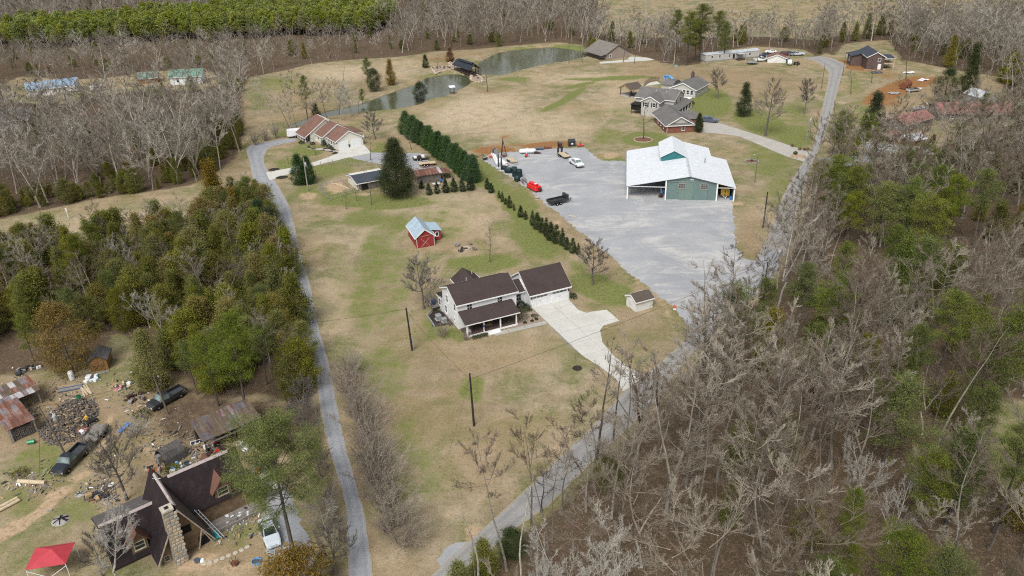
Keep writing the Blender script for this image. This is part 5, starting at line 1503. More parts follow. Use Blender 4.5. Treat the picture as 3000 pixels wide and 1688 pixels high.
t = thing('tiller','rusty walk-behind machine just inside the left barn bay','machine',bl(8.0,1.6),BY + 1.2)
bx(t,'engine','rust_dark',-.35,.35,-.3,.3,.4,.9);MB().path([(-.3,-.2,.8),(-1.0,-.2,1.1),(-1.0,.2,1.1),(-.3,.2,.8)],.03).build('handlebar','paint_red',t)
for y in (-.35,.35):wheel(t,0,y,.28,.16)
bx(t,'tines','rust',-.2,.6,-.45,.45,.05,.38)
t = thing('mower_stack','blue and white equipment leaning by the barn left post','machine',bl(8.4,3.2),BY)
MB().rbox(0,0,.7,.5,.9,1.3,.2,.15).build('hood','paint_blue',t);MB().rbox(-.3,.1,1.1,.12,1.0,1.5,.2,-.25).build('frame','galv',t)

RY = R_(34.0)
o_ = G(850 + 1420 * .09664,320 + 1240 * .09664)
rh = thing('ranch_house','cream ranch house with red-brown stepped roofs and gable-end garage','house',(o_.x,o_.y,0),RY)

wall_gable(rh,'cream_siding',0,8.2,0,6.6,2.5,2.35,'y')
wall_gable(rh,'cream_siding',-1.2,8.2,6.602,12.0,2.55,2.9,'y',name='middle_wall')
wall_gable(rh,'cream_siding',-2.9,8.2,12.002,18.6,2.6,3.5,'y',name='end_wall')
roof_gable(rh,'roof_redbrown',0,8.2,0,6.25,2.5,2.35,'y',oh=.35,ohg=.3)
roof_gable(rh,'roof_redbrown',-1.2,8.2,6.6,11.65,2.55,2.9,'y',oh=.35,ohg=.3,name='middle_roof')
roof_gable(rh,'roof_redbrown',-4.6,8.9,12.0,18.6,1.85,4.25,'y',oh=.3,ohg=.35,name='end_roof')
for x in (2.15,6.05):
 g = bx(rh,'garage_door','door_white',x - 1.5,x + 1.5,-.055,-.003,.02,2.15)
 for r in range(4):bx(g,'panel','door_white',x - 1.44,x + 1.44,-.08,-.057,.06 + r * .52,.5 + r * .52)
for y in (1.6,3.4,5.2):window(rh,'L',0,y,.95,.8,1.2)
for y in (8.0,10.2):window(rh,'L',-1.2,y,.95,.8,1.2)
for y in (14.5,17.0):window(rh,'L',-2.9,y,.95,.8,1.2)
dd = bx(rh,'front_door','door_dark',-2.96,-2.903,13.0,13.9,.3,2.35)
for y in (12.3,14.4,16.5,18.4):post(rh,-4.4,y,0,1.9,.2)
bx(rh,'porch_deck','deck_grey',-4.6,-2.92,12.1,18.6,-.1,.28)
MB().box(-4.5,-4.42,14.5,18.3,.9,.98).build('porch_rail','trim_white',rh)
for y in (14.9,15.4,15.9,16.4,16.9,17.4,17.9):post(rh,-4.46,y,.28,.9,.04,'trim_white','baluster')
ro = MB().hexa([(8.3,5,2.6),(11.0,5,2.1),(11.0,13,2.1),(8.3,13,2.6),(8.3,5,2.7),(11.0,5,2.2),(11.0,13,2.2),(8.3,13,2.7)]).build('rear_porch_roof','roof_redbrown',rh)
for y in (5.2,9,12.8):post(rh,10.8,y,-.1,2.12,.15)
for x in (.15,8.05):MB().lathe([(.03,0),(.09,.1),(.09,.3),(.02,.36)],8,(x,-.12,1.7)).build('wall_lantern','door_dark',rh)
def rl(x,y,z=0.0):
 c,s = math.cos(RY),math.sin(RY);return (rh.location.x + x * c - y * s,rh.location.y + x * s + y * c,z)
shrub(0,0,1.7,2.1,'leaf_shrub','green rounded shrub against the ranch house middle wall',world=rl(-1.4,5.9),n=900,leaf=.16)
shrub(0,0,1.5,1.2,'leaf_olive','tan clipped hedge shrub beside the ranch garage windows',world=rl(-.9,3.6),n=600,leaf=.14)
shrub(0,0,1.4,1.1,'leaf_olive','tan clipped shrub nearest the ranch garage corner',world=rl(-.9,2.0),n=600,leaf=.14)
shrub(0,0,1.8,1.0,'leaf_darkcedar','dark low shrub in the ranch porch bed',world=rl(-5.6,12.6),n=600,leaf=.15)
shrub(0,0,1.6,.9,'leaf_darkcedar','dark low shrub between the ranch porch and the path',world=rl(-3.4,9.6),n=600,leaf=.15)
bed = strip('porch_bed',[((905,425),(900,432)),((915,436),(925,436)),((950,442),(960,434)),((975,446),(985,438))],.02,M['mulch'],seed=21)
pth = strip('garden_path',[((884,428),(893,430)),((905,435),(912,438)),((935,440),(942,434)),((962,437),(955,442)),((978,445),(984,442)),((990,452),(992,447))],.035,M['concrete_old'],seed=22,rag=.15)
for q,(x,y,lab) in enumerate([(996,437,'black bin at the left garage door of the ranch house'),(1023,432,'black low planter between the ranch garage doors'),(1058,423,'dark bins at the right corner of the ranch garage')]):
 p = G(x,y);t = thing('bin',lab,'bin',(p.x,p.y,.05),RY)
 MB().hexa([(-.22,-.22,0),(.22,-.22,0),(.22,.22,0),(-.22,.22,0),(-.3,-.3,.8),(.3,-.3,.8),(.3,.3,.8),(-.3,.3,.8)]).build('body','paint_charcoal',t);bx(t,'lid','paint_charcoal',-.32,.32,-.32,.34,.802,.87)
for q,(x,y,rx) in enumerate([(803,497,1.5),(826,520,1.6)]):
 p = G(x,y);t = thing('mulch_bed',['oval dark mulch bed above the ranch drive mouth','oval dark mulch bed below the ranch drive mouth'][q],'mulch bed',(p.x,p.y,.03),.25)
 MB().lathe([(rx,0),(rx * .8,.12),(.2,.2)],14).build('mound','mulch',t);t.scale = (1,.8,1)
 for k in range(3):MB().lathe([(.16,0),(.2,.18),(.05,.3)],7,(-.6 + k * .6,.2 * (k % 2),.1)).build('tuft','leaf_darkcedar',t)
t = thing('mulch_bed','dark mulch patch at the ranch garage drive corner','mulch bed',tuple(G(982,449))[:2] + (.05,));MB().lathe([(.9,0),(.6,.08),(.1,.12)],12).build('mound','mulch',t)
MB().lathe([(.3,0),(.36,.2),(.08,.34)],8,(0,0,.08)).build('tuft','leaf_darkcedar',t)

o_ = G(980 + 510 * .13975,440 + 870 * .13975)
ds = thing('garden_shed','cream shed with charcoal shingle roof and lean-to front under the big cedar','shed',(o_.x,o_.y,0),R_(28))
wall_gable(ds,'cream_siding',0,8.6,1.4,8.0,2.2,.55,'x')
MB().box(0.2,8.4,.3,1.398,-.2,1.9).build('lean_to_wall','old_board',ds)
bx(ds,'lean_to_opening_shade','shade_black',.9,2.6,.24,.298,.1,1.5)  # flat black panel on the solid wall, painted as the opening's inner shade
roof_gable(ds,'roof_slate',0,8.6,.3,8.0,2.0,.75,'x',oh=.4,ohg=.35,th=.1)
MB().path([(.1,-.05,1.9),(.15,.2,1.6),(.2,.2,.3),(.6,.0,.15)],.05,5).build('downspout','trim_white',ds)
o_ = G(980 + 1755 * .13975,440 + 720 * .13975)
ru = thing('rusty_shed','weathered board shed with striped rusty tin roof beside the big cedar','shed',(o_.x,o_.y,0),R_(22))
MB().box(0,6.0,0,5.2,-.2,2.1).build('wall','old_board',ru)
rf = bx(ru,'roof_deck','wood_dark',-.3,6.2,-.25,5.5,2.101,2.16)
sheets(ru,['sheet_0','sheet_2','sheet_3','sheet_2'],-.4,6.3,-.45,2.7,2.2,2.85,10,5,m_rows=1)
sheets(ru,['sheet_0','sheet_2','sheet_3','sheet_2'],-.4,6.3,2.6,5.7,2.88,2.25,10,6,m_rows=1)
bx(ru,'ridge_cap','galv',-.4,6.3,2.45,2.85,2.92,2.96)
MB().hexa([(6.3,0,2.0),(9.0,0,1.7),(9.0,4.5,1.7),(6.3,4.5,2.0),(6.3,0,2.04),(9.0,0,1.74),(9.0,4.5,1.74),(6.3,4.5,2.04)]).build('lean_to_roof','sheet_2',ru)
for x,y in ((8.8,.2),(8.8,4.3),(6.6,.2)):post(ru,x,y,-.1,1.72,.1,'wood_grey')
def small(name,lab,cat,x,y,rz,fn,z=0.0):
 p = G(x,y);t = thing(name,lab,cat,(p.x,p.y,z),rz);fn(t);return t
def f_table(t):
 bx(t,'top','plastic_white',-.9,.9,-.4,.4,.7,.74)
 for x in (-.8,.8):
  for y in (-.3,.3):bx(t,'leg','galv',x - .03,x + .03,y - .03,y + .03,0,.7)
small('table','white folding table in front of the rusty shed','table',1278,546,R_(20),f_table)
def f_barrow(t):
 MB().hexa([(-.3,-.25,.35),(.4,-.25,.35),(.4,.25,.35),(-.3,.25,.35),(-.55,-.38,.75),(.6,-.38,.75),(.6,.38,.75),(-.55,.38,.75)]).build('tray','paint_blue',t);wheel(t,.6,0,.2,.1)
 MB().path([(-.4,-.3,.5),(-1.1,-.3,.7)],.03).path([(-.4,.3,.5),(-1.1,.3,.7)],.03).build('handles','wood_raw',t);bx(t,'leg','steel_grey',-.3,-.24,-.3,-.24,0,.4);bx(t,'leg','steel_grey',-.3,-.24,.24,.3,0,.4)
small('wheelbarrow','blue wheelbarrow leaning at the rusty shed corner','wheelbarrow',1292,535,R_(100),f_barrow)
def f_dump(t):
 bx(t,'bag','plastic_white',-.4,.4,-.3,.3,0,.4,bevel=.1);MB().rbox(.5,.2,.2,.5,.4,.3,.4).build('box','paint_charcoal',t)
small('feed_bags','white sacks and a dark tub under the big cedar','sacks',1133,562,.3,f_dump)

p = G(985,555);pen = thing('garden_pen','wire and post garden pen with bare soil beside the shed','pen',(p.x,p.y,0))
C4 = [G(936,548),G(966,590),G(1032,565),G(1000,533)]
for a,b in zip(C4,C4[1:] + C4[:1]):
 n = max(2,int((b - a).length / 1.6))
 for k in range(n):
  q = a.lerp(b,k / n) - p;MB().box(q.x - .06,q.x + .06,q.y - .06,q.y + .06,-.2,1.25).build('post','wood_grey',pen)
 for z in (.25,.65,1.1):MB().tube((a - p) + Vector((0,0,z)),(b - p) + Vector((0,0,z)),.016,n=4).build('wire','galv',pen)
p = G(1060,500);fen = thing('wire_fence','old post and wire fence across the grass below the ranch drive','fence',(p.x,p.y,0))
FP = [(940,487),(975,482),(1010,476),(1025,490),(1050,487),(1075,484),(1090,478),(1060,505),(1085,500)]
for k,(x,y) in enumerate(FP):
 q = G(x,y) - p;MB().box(q.x - .06,q.x + .06,q.y - .06,q.y + .06,-.2,1.3).build('post','wood_grey',fen)
for a,b in zip(FP[:6],FP[1:7]):
 for z in (.4,.9,1.2):MB().tube(G(*a) - p + Vector((0,0,z)),G(*b) - p + Vector((0,0,z)),.014,n=4).build('wire','galv',fen)
t = thing('soil_trough','yellow board trough running from the shed into the garden pen','trough',tuple(G(1005,548)));MB().tube((-2.2,2.2,.12),(2.6,-2.6,.14),.16,n=5).build('board','wood_pale',t);MB().tube((-2.2,2.2,.13),(-3.4,2.0,.13),.13,n=5).build('end_board','wood_pale',t)

gh = thing('grey_house','grey two-storey house with gabled wing, brick garage wing and side porch','house',(41.3,251.0,0),R_(-30))
wall_gable(gh,'pale_grey_siding',0,12.6,0,9.8,4.6,2.1,'x')
wall_gable(gh,'pale_grey_siding',3.4,9.2,-4.2,-.002,4.6,1.5,'y',name='wing_wall')
roof_gable(gh,'roof_grey',0,12.6,0,9.8,4.6,2.1,'x',oh=.4,ohg=.35)
roof_gable(gh,'roof_grey',3.4,9.2,-4.2,3.0,4.6,1.5,'y',oh=.4,ohg=.35,name='wing_roof')
for x in (4.9,7.6):window(gh,'F',-4.2,x,2.9,.8,1.3,shutter='door_dark')
for y in (-3.0,-1.4):window(gh,'R',9.2,y,2.9,.7,1.2)
for y in (3.0,7.0):window(gh,'R',12.6,y,2.9,.8,1.3,shutter='door_dark')
window(gh,'L',3.4,-2.2,2.9,.8,1.2)
for x in (5.4,8.8):MB().tube((x,3.4,5.9),(x,3.4,6.5),.06).build('vent_pipe','plastic_white',gh)
MB().hexa([(12.602,-4.5,3.1),(15.3,-4.5,2.3),(15.3,11.0,2.3),(12.602,11.0,3.1),(12.602,-4.5,3.2),(15.3,-4.5,2.4),(15.3,11.0,2.4),(12.602,11.0,3.2)]).build('porch_roof','roof_grey',gh)
roof_shed(gh,'roof_grey',9.25,12.6,-4.5,-.02,2.3,3.1,name='porch_roof')
for y in (-4.0,-1.2,1.6,4.4,7.2,10.4):post(gh,15.0,y,-.1,2.35,.22)
bx(gh,'porch_deck','concrete_old',12.7,15.2,-4.3,11,-.1,.2)
bx(gh,'screen_porch_roof','roof_dark',-.4,3.3,-3.9,.2,2.9,3.1);bx(gh,'screen_porch','shade_black',-.2,3.2,-3.6,-.1,1.3,2.9)
for x,y in ((-.1,-3.5),(3.0,-3.5),(1.4,-3.5)):post(gh,x,y,-.1,1.3,.16,'wood_dark')

gg = thing('brick_garage','red brick garage wing with grey hipped gable roof above the white barn','garage',(46.3,224.5,0),R_(5.5))
bx(gg,'wall','brick_red',0,8.2,0,12.6,-.3,2.3)
MB().prism([(0,2.302),(8.2,2.302),(4.1,4.5)],'y',.25,12.4).build('gable_wall','grey_siding',gg)
roof_gable(gg,'roof_grey',0,8.2,0,15.0,2.32,2.3,'y',oh=.45,ohg=.25)
MB().hexa([(-.4,-.45,2.2),(8.6,-.45,2.2),(8.2,.24,2.75),(0,.24,2.75),(-.4,-.45,2.3),(8.6,-.45,2.3),(8.2,.24,2.85),(0,.24,2.85)]).build('pent_roof','roof_grey',gg)
bx(gg,'fascia','trim_white',-.45,8.65,-.50,-.455,2.1,2.3)
window(gg,'F',0,5.0,.75,.8,1.25)
for y in (3.0,6.0,9.0):window(gg,'L',0,y,.75,.6,1.1)
MB().tube((.1,-.12,2.2),(.1,-.12,.05),.06).build('downspout','trim_white',gg)
bx(gg,'side_wall','brick_red',8.202,11.2,6.5,12.6,-.3,2.25)
MB().prism([(6.1,2.1),(9.5,3.6),(12.9,2.1),(12.9,2.25),(9.5,3.75),(6.1,2.25)],'x',5.5,11.6).build('side_roof','roof_grey',gg)
g = bx(gg,'garage_door','door_white',11.203,11.25,7.4,11.6,0,2.05)

gb = thing('sunroom_wing','grey one-storey sunroom wing with white framed windows behind the grey house','house',(56.4,271.0,0),R_(-34))
wall_gable(gb,'pale_grey_siding',0,8.9,0,12.0,2.7,1.9,'y')
roof_gable(gb,'roof_grey',0,8.9,0,12.0,2.7,1.9,'y',oh=.45,ohg=.4)
for x in (1.0,2.3,3.6,4.9,6.2,7.6):window(gb,'F',0,x,.9,.9,1.4,pane='pane')
for y in (3,7):window(gb,'R',8.9,y,.9,.8,1.2)
ch = bx(gb,'chimney','brick_dark',3.2,4.2,9.4,10.4,3.0,6.2);MB().lathe([(.22,0),(.2,.5),(.28,.55)],8,(3.7,9.9,6.2)).build('flue','door_dark',ch)
MB().hexa([(-5.5,3,2.6),(-.45,3,2.6),(-.45,10,2.6),(-5.5,10,2.6),(-4.0,5,3.8),(-.45,5,3.8),(-.45,8,3.8),(-4.0,8,3.8)]).build('link_roof','roof_grey',gb)
bx(gb,'link_wall','pale_grey_siding',-5.0,-.02,3.5,9.5,-.2,2.6)
bx(gb,'patio','trim_white',-1,8,-4.5,-.3,-.1,.12)

p = G(1958,248);t = thing('water_slide','bright blue curved pool slide behind the grey house','slide',(p.x,p.y,0),.4)
pts = [(-1.6 + .0,0,3.0),(-.9,.5,3.1),(0,.7,2.9),(.9,.5,2.5),(1.5,-.2,2.0),(1.6,-1.0,1.4),(1.3,-1.8,.8),(.8,-2.3,.4)]
m = MB()
for a,b in zip(pts[:-1],pts[1:]):
 m.tube(a,b,.42,.42,8,False)
m.build('chute','paint_skyblue',t)
MB().box(-2.2,-1.0,-.5,.5,2.4,2.55).build('platform','paint_skyblue',t)
for x,y in ((-2.1,-.4),(-1.1,-.4),(-2.1,.4),(-1.1,.4)):post(t,x,y,0,3.2,.09,'paint_skyblue','leg')
MB().tube((.9,.5,0),(.9,.5,2.3),.07).tube((1.5,-1.0,0),(1.5,-1.0,1.2),.07).build('support','trim_white',t)
for k in range(7):bx(t,'rung','galv',-1.9,-1.3,-.95 + k * .06,-.9 + k * .06,.25 + k * .3,.3 + k * .3)
flat_poly('pool_deck',[(1890,252),(1935,246),(1925,238),(1900,243)],.02,M['concrete'])
p = G(1905,247);t = thing('deck_fence','dark railed fence round the pool deck','fence',(p.x,p.y,0))
FQ = [(1888,252),(1897,246),(1908,239),(1920,238),(1933,239)]
for a,b in zip(FQ[:-1],FQ[1:]):
 A_,B_ = G(*a) - p,G(*b) - p
 for z in (.15,.8,1.5):MB().tube(A_ + Vector((0,0,z)),B_ + Vector((0,0,z)),.05,n=4).build('rail','wood_dark',t)
 for k in range(4):
  q = A_.lerp(B_,k / 4);post(t,q.x,q.y,-.1,1.6,.1,'wood_dark')
pv = thing('pavilion','open timber pavilion with taupe shingle roof left of the grey house','pavilion',(42.0,268.6,0),R_(31))
roof_gable(pv,'roof_taupe',0,5.2,0,5.4,2.7,1.5,'x',oh=.4,ohg=.4,trim='wood_raw')
MB().prism([(0,2.7),(5.4,2.7),(2.7,4.15)],'x',.02,.12).build('gable_board','wood_pale',pv)
for x in (.2,5.0):
 for y in (.2,5.2):post(pv,x,y,-.1,2.72,.22,'wood_dark')
bx(pv,'floor','concrete_old',-.3,5.5,-.3,5.7,-.1,.06)
t = thing('patio_set','dark outdoor table and sofa under the pavilion','furniture',(44.6,271.6,.06),R_(31))
bx(t,'table_top','cloth_dark',-.8,.8,-.5,.5,.68,.74);bx(t,'sofa','cloth_dark',-1.6,-1.0,-1.2,1.2,0,.8)
for x in (-.7,.7):bx(t,'leg','cloth_dark',x - .05,x + .05,-.3,.3,0,.68)
p = G(2016,281);t = thing('covered_grill','dark blue covered grill on the patio beside the sunroom','grill',(p.x,p.y,.1),0);bx(t,'cover','paint_navy',-.8,.8,-.4,.4,0,1.2,bevel=.15);bx(t,'shelf','paint_navy',.8,1.3,-.35,.35,.8,.9)
for q,(x,y,w_) in enumerate([(2003,322,2.2),(2012,316,2.0),(2020,310,2.0),(2028,306,1.8)]):
 p = G(x,y);shrub(0,0,w_,1.2,'leaf_darkcedar','dark foundation shrub along the grey house side porch',world=(p.x,p.y,0),n=420,leaf=.17,group='foundation shrubs of the grey house')
p = G(2047,268);shrub(0,0,1.6,1.3,'leaf_darkcedar','dark shrub at the right corner of the sunroom wing',world=(p.x,p.y,0),n=420,leaf=.17)
p = G(1884,410);t = thing('tree_ring','round red mulch ring edged with stone around the twin stemmed tree','mulch bed',(p.x,p.y,0))
MB().lathe([(2.5,.01),(2.2,.12),(.3,.2)],20).build('mulch','mulch_red',t)
for k in range(24):
 a = k * math.pi / 12;MB().rbox(math.cos(a) * 2.6,math.sin(a) * 2.6,.1,.2,.6,.2,a).build('edging_stone','stone_pale',t)
p = G(1350 + 2440 * .34938,350 + 355 * .34938);t = thing('stone_ring','low grey stone ring with a little dark plant on the barn side lawn','planter',(p.x,p.y,0))
for k in range(18):
 a = k * math.pi / 9;MB().rbox(math.cos(a) * 1.7,math.sin(a) * 1.5,.12,.3,.55,.24,a).build('edging_stone','stone_grey',t)
MB().lathe([(1.5,.01),(1.2,.1),(.2,.14)],14).build('soil','mulch_red',t);MB().lathe([(.3,0),(.35,.3),(.05,.6)],7,(0,.1,.1)).build('tuft','leaf_darkcedar',t)
p = G(2338,462);t = thing('entry_planter','stacked stone entry planter where the grey house drive meets the road','planter',(p.x,p.y,0),-.5)
for k in range(3):bx(t,'stone_course','stone_tan',-1.9 + k * .15,1.9 - k * .15,-.7 + k * .1,.7 - k * .1,k * .28,k * .28 + .27)
MB().lathe([(.5,0),(.6,.5),(.1,.9)],9,(-.8,0,.84)).build('foliage','leaf_darkcedar',t)
for q,(x,y) in enumerate([(2322,430),(2343,440),(2357,441),(2367,440)]):
 p = G(x,y);shrub(0,0,1.1,.8,'leaf_rust','reddish round shrub in the row at the upper road corner',world=(p.x,p.y,0),n=240,leaf=.14,group='reddish shrubs at the road corner')

def house(name,label,cat,loc,rz,w_,d,zt,rise,wall,roof,ridge='x',wins=(),trim='trim_white',oh=.4,foundation=True):
 t = thing(name,label,cat,loc,rz)
 wall_gable(t,wall,0,w_,0,d,zt,rise,ridge);roof_gable(t,roof,0,w_,0,d,zt,rise,ridge,oh=oh,trim=trim)
 for f,pl,c,z,ww,hh in wins:window(t,f,pl,c,z,ww,hh)
 return t
th_ = house('lake_house','tan brick house with grey roof and side porch at the far end of the pond','house',(41.9,335.4,0),R_(25),11.4,15.5,2.3,3.2,'brick_tan','roof_tan','y',[('F',0,2.0,.7,.9,1.2),('L',0,3.0,.7,.9,1.2)],'wood_dark')
MB().hexa([(-2.6,0,1.75),(0,0,2.25),(0,15.5,2.25),(-2.6,15.5,1.75),(-2.6,0,1.88),(0,0,2.38),(0,15.5,2.38),(-2.6,15.5,1.88)]).build('porch_roof','roof_tan',th_)
for y in (.3,4,8,12,15.2):post(th_,-2.4,y,-.1,1.78,.2,'wood_dark')
for z in (.5,.95):bx(th_,'porch_rail','wood_dark',-2.5,-2.4,.5,15.2,z - .04,z + .04)
bx(th_,'porch_deck','deck_brown',-2.5,-.02,.1,15.4,-.1,.2)
def f_ac(t):bx(t,'cabinet','paint_charcoal',-.5,.5,-.5,.5,.05,.95,bevel=.05);MB().lathe([(.36,0),(.3,.04)],10,(0,0,.95)).build('fan_grille','steel_grey',t)
small('air_conditioner','dark air conditioner unit in front of the tan house','appliance',1796,172,.4,f_ac)
def f_light(t):MB().lathe([(.25,0),(.3,.2),(.05,.3)],10).build('globe','plastic_white',t);MB().tube((0,0,-.6),(0,0,0),.05).build('bracket','galv',t)
mh = thing('mobile_home','long pale grey mobile home among bare trunks','house',(80.8,324.6,0),R_(17))
bx(mh,'wall','pale_grey_siding',0,25.0,0,4.6,.5,2.9);bx(mh,'skirting','stone_grey',.1,24.9,.06,4.5,-.1,.5)
MB().prism([(-.15,2.901),(4.75,2.901),(2.3,3.5)],'x',-.2,25.2).build('roof','roof_zinc_dull',mh)
for x in (3,6.5,11.0,20.5):window(mh,'F',0,x,1.4,.9,1.0)
d = bx(mh,'door','door_dark',12.6,13.5,-.06,-.003,.6,2.5)
bx(mh,'stoop_roof','roof_zinc_dull',13.8,17.0,-2.6,-.02,2.6,2.7);bx(mh,'stoop','wood_dark',13.9,16.9,-2.4,-.1,0,.6)
for x in (14,16.8):post(mh,x,-2.4,0,2.6,.12,'wood_dark')
sw = house('white_shed','small white gable shed beside the parked trucks','shed',tuple(G(2248,184)),R_(-14),7.0,5.2,1.9,1.3,'shed_white','roof_redbrown','y')
dd = bx(sw,'door','shed_white',2.4,3.9,-.06,-.003,.05,2.2);bx(dd,'handle','door_dark',3.6,3.7,-.1,-.062,1,1.2)
p = G(2203,188);t = thing('trampoline','round trampoline with dark net in front of the mobile home','trampoline',(p.x,p.y,0))
MB().lathe([(2.1,0),(2.2,.04),(2.1,.08),(1.8,.06)],18,(0,0,.8)).build('frame','steel_grey',t);MB().lathe([(1.78,0),(.1,.005)],18,(0,0,.85)).build('mat','cloth_dark',t)
for k in range(8):
 a = k * math.pi / 4;MB().tube((2.1 * math.cos(a),2.1 * math.sin(a),0),(2.1 * math.cos(a),2.1 * math.sin(a),2.7),.04).build('net_pole','steel_grey',t)
for k in range(24):
 a = k * math.pi / 12;MB().tube((2.05 * math.cos(a),2.05 * math.sin(a),.9),(2.05 * math.cos(a),2.05 * math.sin(a),2.6),.022,n=3).build('net','cloth_dark',t)
def park(x,y,rz,pn,form,lab,**k):
 p = G(x,y);return car({'pickup':'pickup_truck','sedan':'parked_car','suv':'parked_car','jeep':'jeep','van':'parked_van'}[form],lab,(p.x,p.y,.03),R_(rz),pn,form,**k)
park(2228,180,10,'paint_white','pickup','white pickup with a blue tarp load beside the mobile home')
park(2243,167,200,'paint_navy','pickup','dark blue pickup behind the white loaded truck')
park(2258,155,170,'paint_white','sedan','white car farthest back behind the blue pickup')
park(2290,163,150,'paint_maroon','suv','maroon car behind the small white shed')
park(2314,162,120,'paint_grey','suv','dark grey car between the maroon and the white car')
park(2335,163,185,'paint_silver','pickup','white pickup at the right end of the far parking row')
park(2306,181,60,'paint_grey','sedan','grey car half hidden by the small white shed')
park(2313,190,-110,'paint_white','jeep','white jeep with spare wheel in front of the parking row')
def f_tractor(t):
 bx(t,'hood','paint_maroon',.1,1.5,-.3,.3,.8,1.3,bevel=.05);bx(t,'seat','rust_dark',-.7,-.2,-.3,.3,.9,1.1);MB().tube((.3,0,1.3),(.1,0,1.7),.03).build('steering_column','rust_dark',t)
 for y in (-.65,.65):wheel(t,-.6,y,.65,.35);wheel(t,1.3,y * .8,.38,.2)
small('tractor','old dark red tractor right of the white jeep','tractor',2334,191,.8,f_tractor)
def f_logs(t):
 r = random.Random(3)
 for k in range(7):MB().tube((-1.8 + r.uniform(-.3,.3),-.6 + k * .2,.15 + .2 * (k % 2)),(1.8 + r.uniform(-.3,.3),-.5 + k * .18,.15 + .2 * (k % 2)),.13).build('log','log_bark',t)
small('log_pile','dark log pile at the wood edge left of the mobile home','logs',1948,183,.2,f_logs)
def f_box(t):bx(t,'shell','galv',-.7,.7,-.5,.5,0,.9,bevel=.05);bx(t,'lid','paint_green',-.75,.75,-.55,.55,.902,.98)
small('utility_box','green lidded utility box below the tall pine clump','box',1979,197,.1,f_box)
bh = thing('brick_house','dark brick house with slate blue roof and timber side porch','house',tuple(G(2537,204)),R_(-8))
wall_gable(bh,'brick_dark',0,6.2,0,13.5,4.7,1.7,'y');roof_gable(bh,'roof_slate',0,6.2,0,13.5,4.7,1.7,'y',oh=.4)
MB().box(-4.0,-.02,7,13,-.1,4.0).build('side_wall','brick_dark',bh);MB().hexa([(-4.5,6.4,3.7),(.5,6.4,4.9),(.5,13.6,4.9),(-4.5,13.6,3.7),(-4.5,6.4,3.85),(.5,6.4,5.05),(.5,13.6,5.05),(-4.5,13.6,3.85)]).build('side_roof','roof_slate',bh)
roof_shed(bh,'roof_slate',6.2,10.0,-.4,6.5,4.1,4.4,name='porch_roof',trim='trim_white')
for x,y in ((9.7,0),(9.7,6)):post(bh,x,y,-.1,4.15,.25,'wood_pale')
bx(bh,'porch_deck','wood_pale',6.22,9.9,0,6.3,2.2,2.35)
window(bh,'F',0,4.3,3.0,.9,1.2);d = bx(bh,'door','door_white',4.0,5.2,-.06,-.003,.05,2.1);window(bh,'L',-4.0,10,1.6,.9,1.3)
def f_lumber(t):
 for k in range(6):MB().rbox(.3 * k - .8,.1 * k,.12 + .08 * (k % 3),3.2,.2,.06,.5 - .16 * k).build('board','wood_pale',t)
small('lumber_pile','loose pale boards beside the brick house porch','lumber',2598,205,.2,f_lumber);small('lumber_pile','scattered boards at the foot of the brick house slope','lumber',2548,208,-.8,f_lumber)
def f_tarp(m):
 def g(t):
  r = random.Random(int(t.location.x));mm = MB()
  P = [[(-2 + i,-1 + j * .8,.1 + r.uniform(0,.45)) for j in range(4)] for i in range(5)]
  for i in range(4):
   for j in range(3):mm.poly([P[i][j],P[i + 1][j],P[i + 1][j + 1],P[i][j + 1]])
  o = mm.build('sheet',M[m],t);s = o.modifiers.new('thick','SOLIDIFY');s.thickness = .04
  bx(t,'load','wood_grey',-1.4,1.4,-.6,.9,0,.22)
 return g
small('tarp','crumpled white sheeting strung along the slope below the brick house','tarp',2705,236,.5,f_tarp('plastic_white'));small('tarp','small blue tarp below the brick house','tarp',2569,214,.1,f_tarp('paint_steel'));small('tarp','grey sheet on the slope beside the red tank','tarp',2622,275,.1,f_tarp('galv'));small('tarp','white scraps above the red tank','tarp',2665,215,.3,f_tarp('plastic_white'))
def f_tank(t):
 MB().lathe([(.3,-2.4),(1.15,-2.1),(1.25,-1.9),(1.25,1.9),(1.15,2.1),(.3,2.4)],16,(0,0,1.35),'x').build('drum','rust',t);MB().lathe([(1.0,0),(1.2,.06)],14,(-2.45,0,1.3),'x').build('end_cap','rust',t)
 for x in (-1.4,1.4):bx(t,'cradle','rust_dark',x - .15,x + .15,-1,1,0,.5)
 MB().tube((.6,0,2.5),(.6,0,3.0),.25).build('hatch','rust',t)
small('steel_tank','large rust red steel tank lying beside the big bare tree','tank',2653,259,.75,f_tank)
def f_boat(hull='plastic_white',top='paint_charcoal'):
 def g(t):
  MB().hexa([(-2.3,-.6,.5),(1.6,-.6,.5),(1.6,.6,.5),(-2.3,.6,.5),(-2.5,-1,1.15),(1.8,-1,1.15),(1.8,1,1.15),(-2.5,1,1.15)]).hexa([(1.6,-.6,.5),(2.5,-.1,.7),(2.5,.1,.7),(1.6,.6,.5),(1.8,-1,1.15),(3.1,-.1,1.25),(3.1,.1,1.25),(1.8,1,1.15)]).build('hull',M[hull],t)
  bx(t,'deck',top,-2.3,1.7,-.9,.9,1.152,1.22);bx(t,'windshield','pane_pale',.4,.5,-.7,.7,1.22,1.6)
  bx(t,'cradle','wood_dark',-1.5,-1.2,-.7,.7,0,.5);bx(t,'cradle','wood_dark',1,1.3,-.7,.7,0,.5)
 return g
small('boat','dark topped boat hull beside the red tank','boat',2676,270,.2,f_boat());small('boat','long grey jon boat above the red roofed house','boat',2690,327,.15,f_boat('paint_grey','steel_grey'))
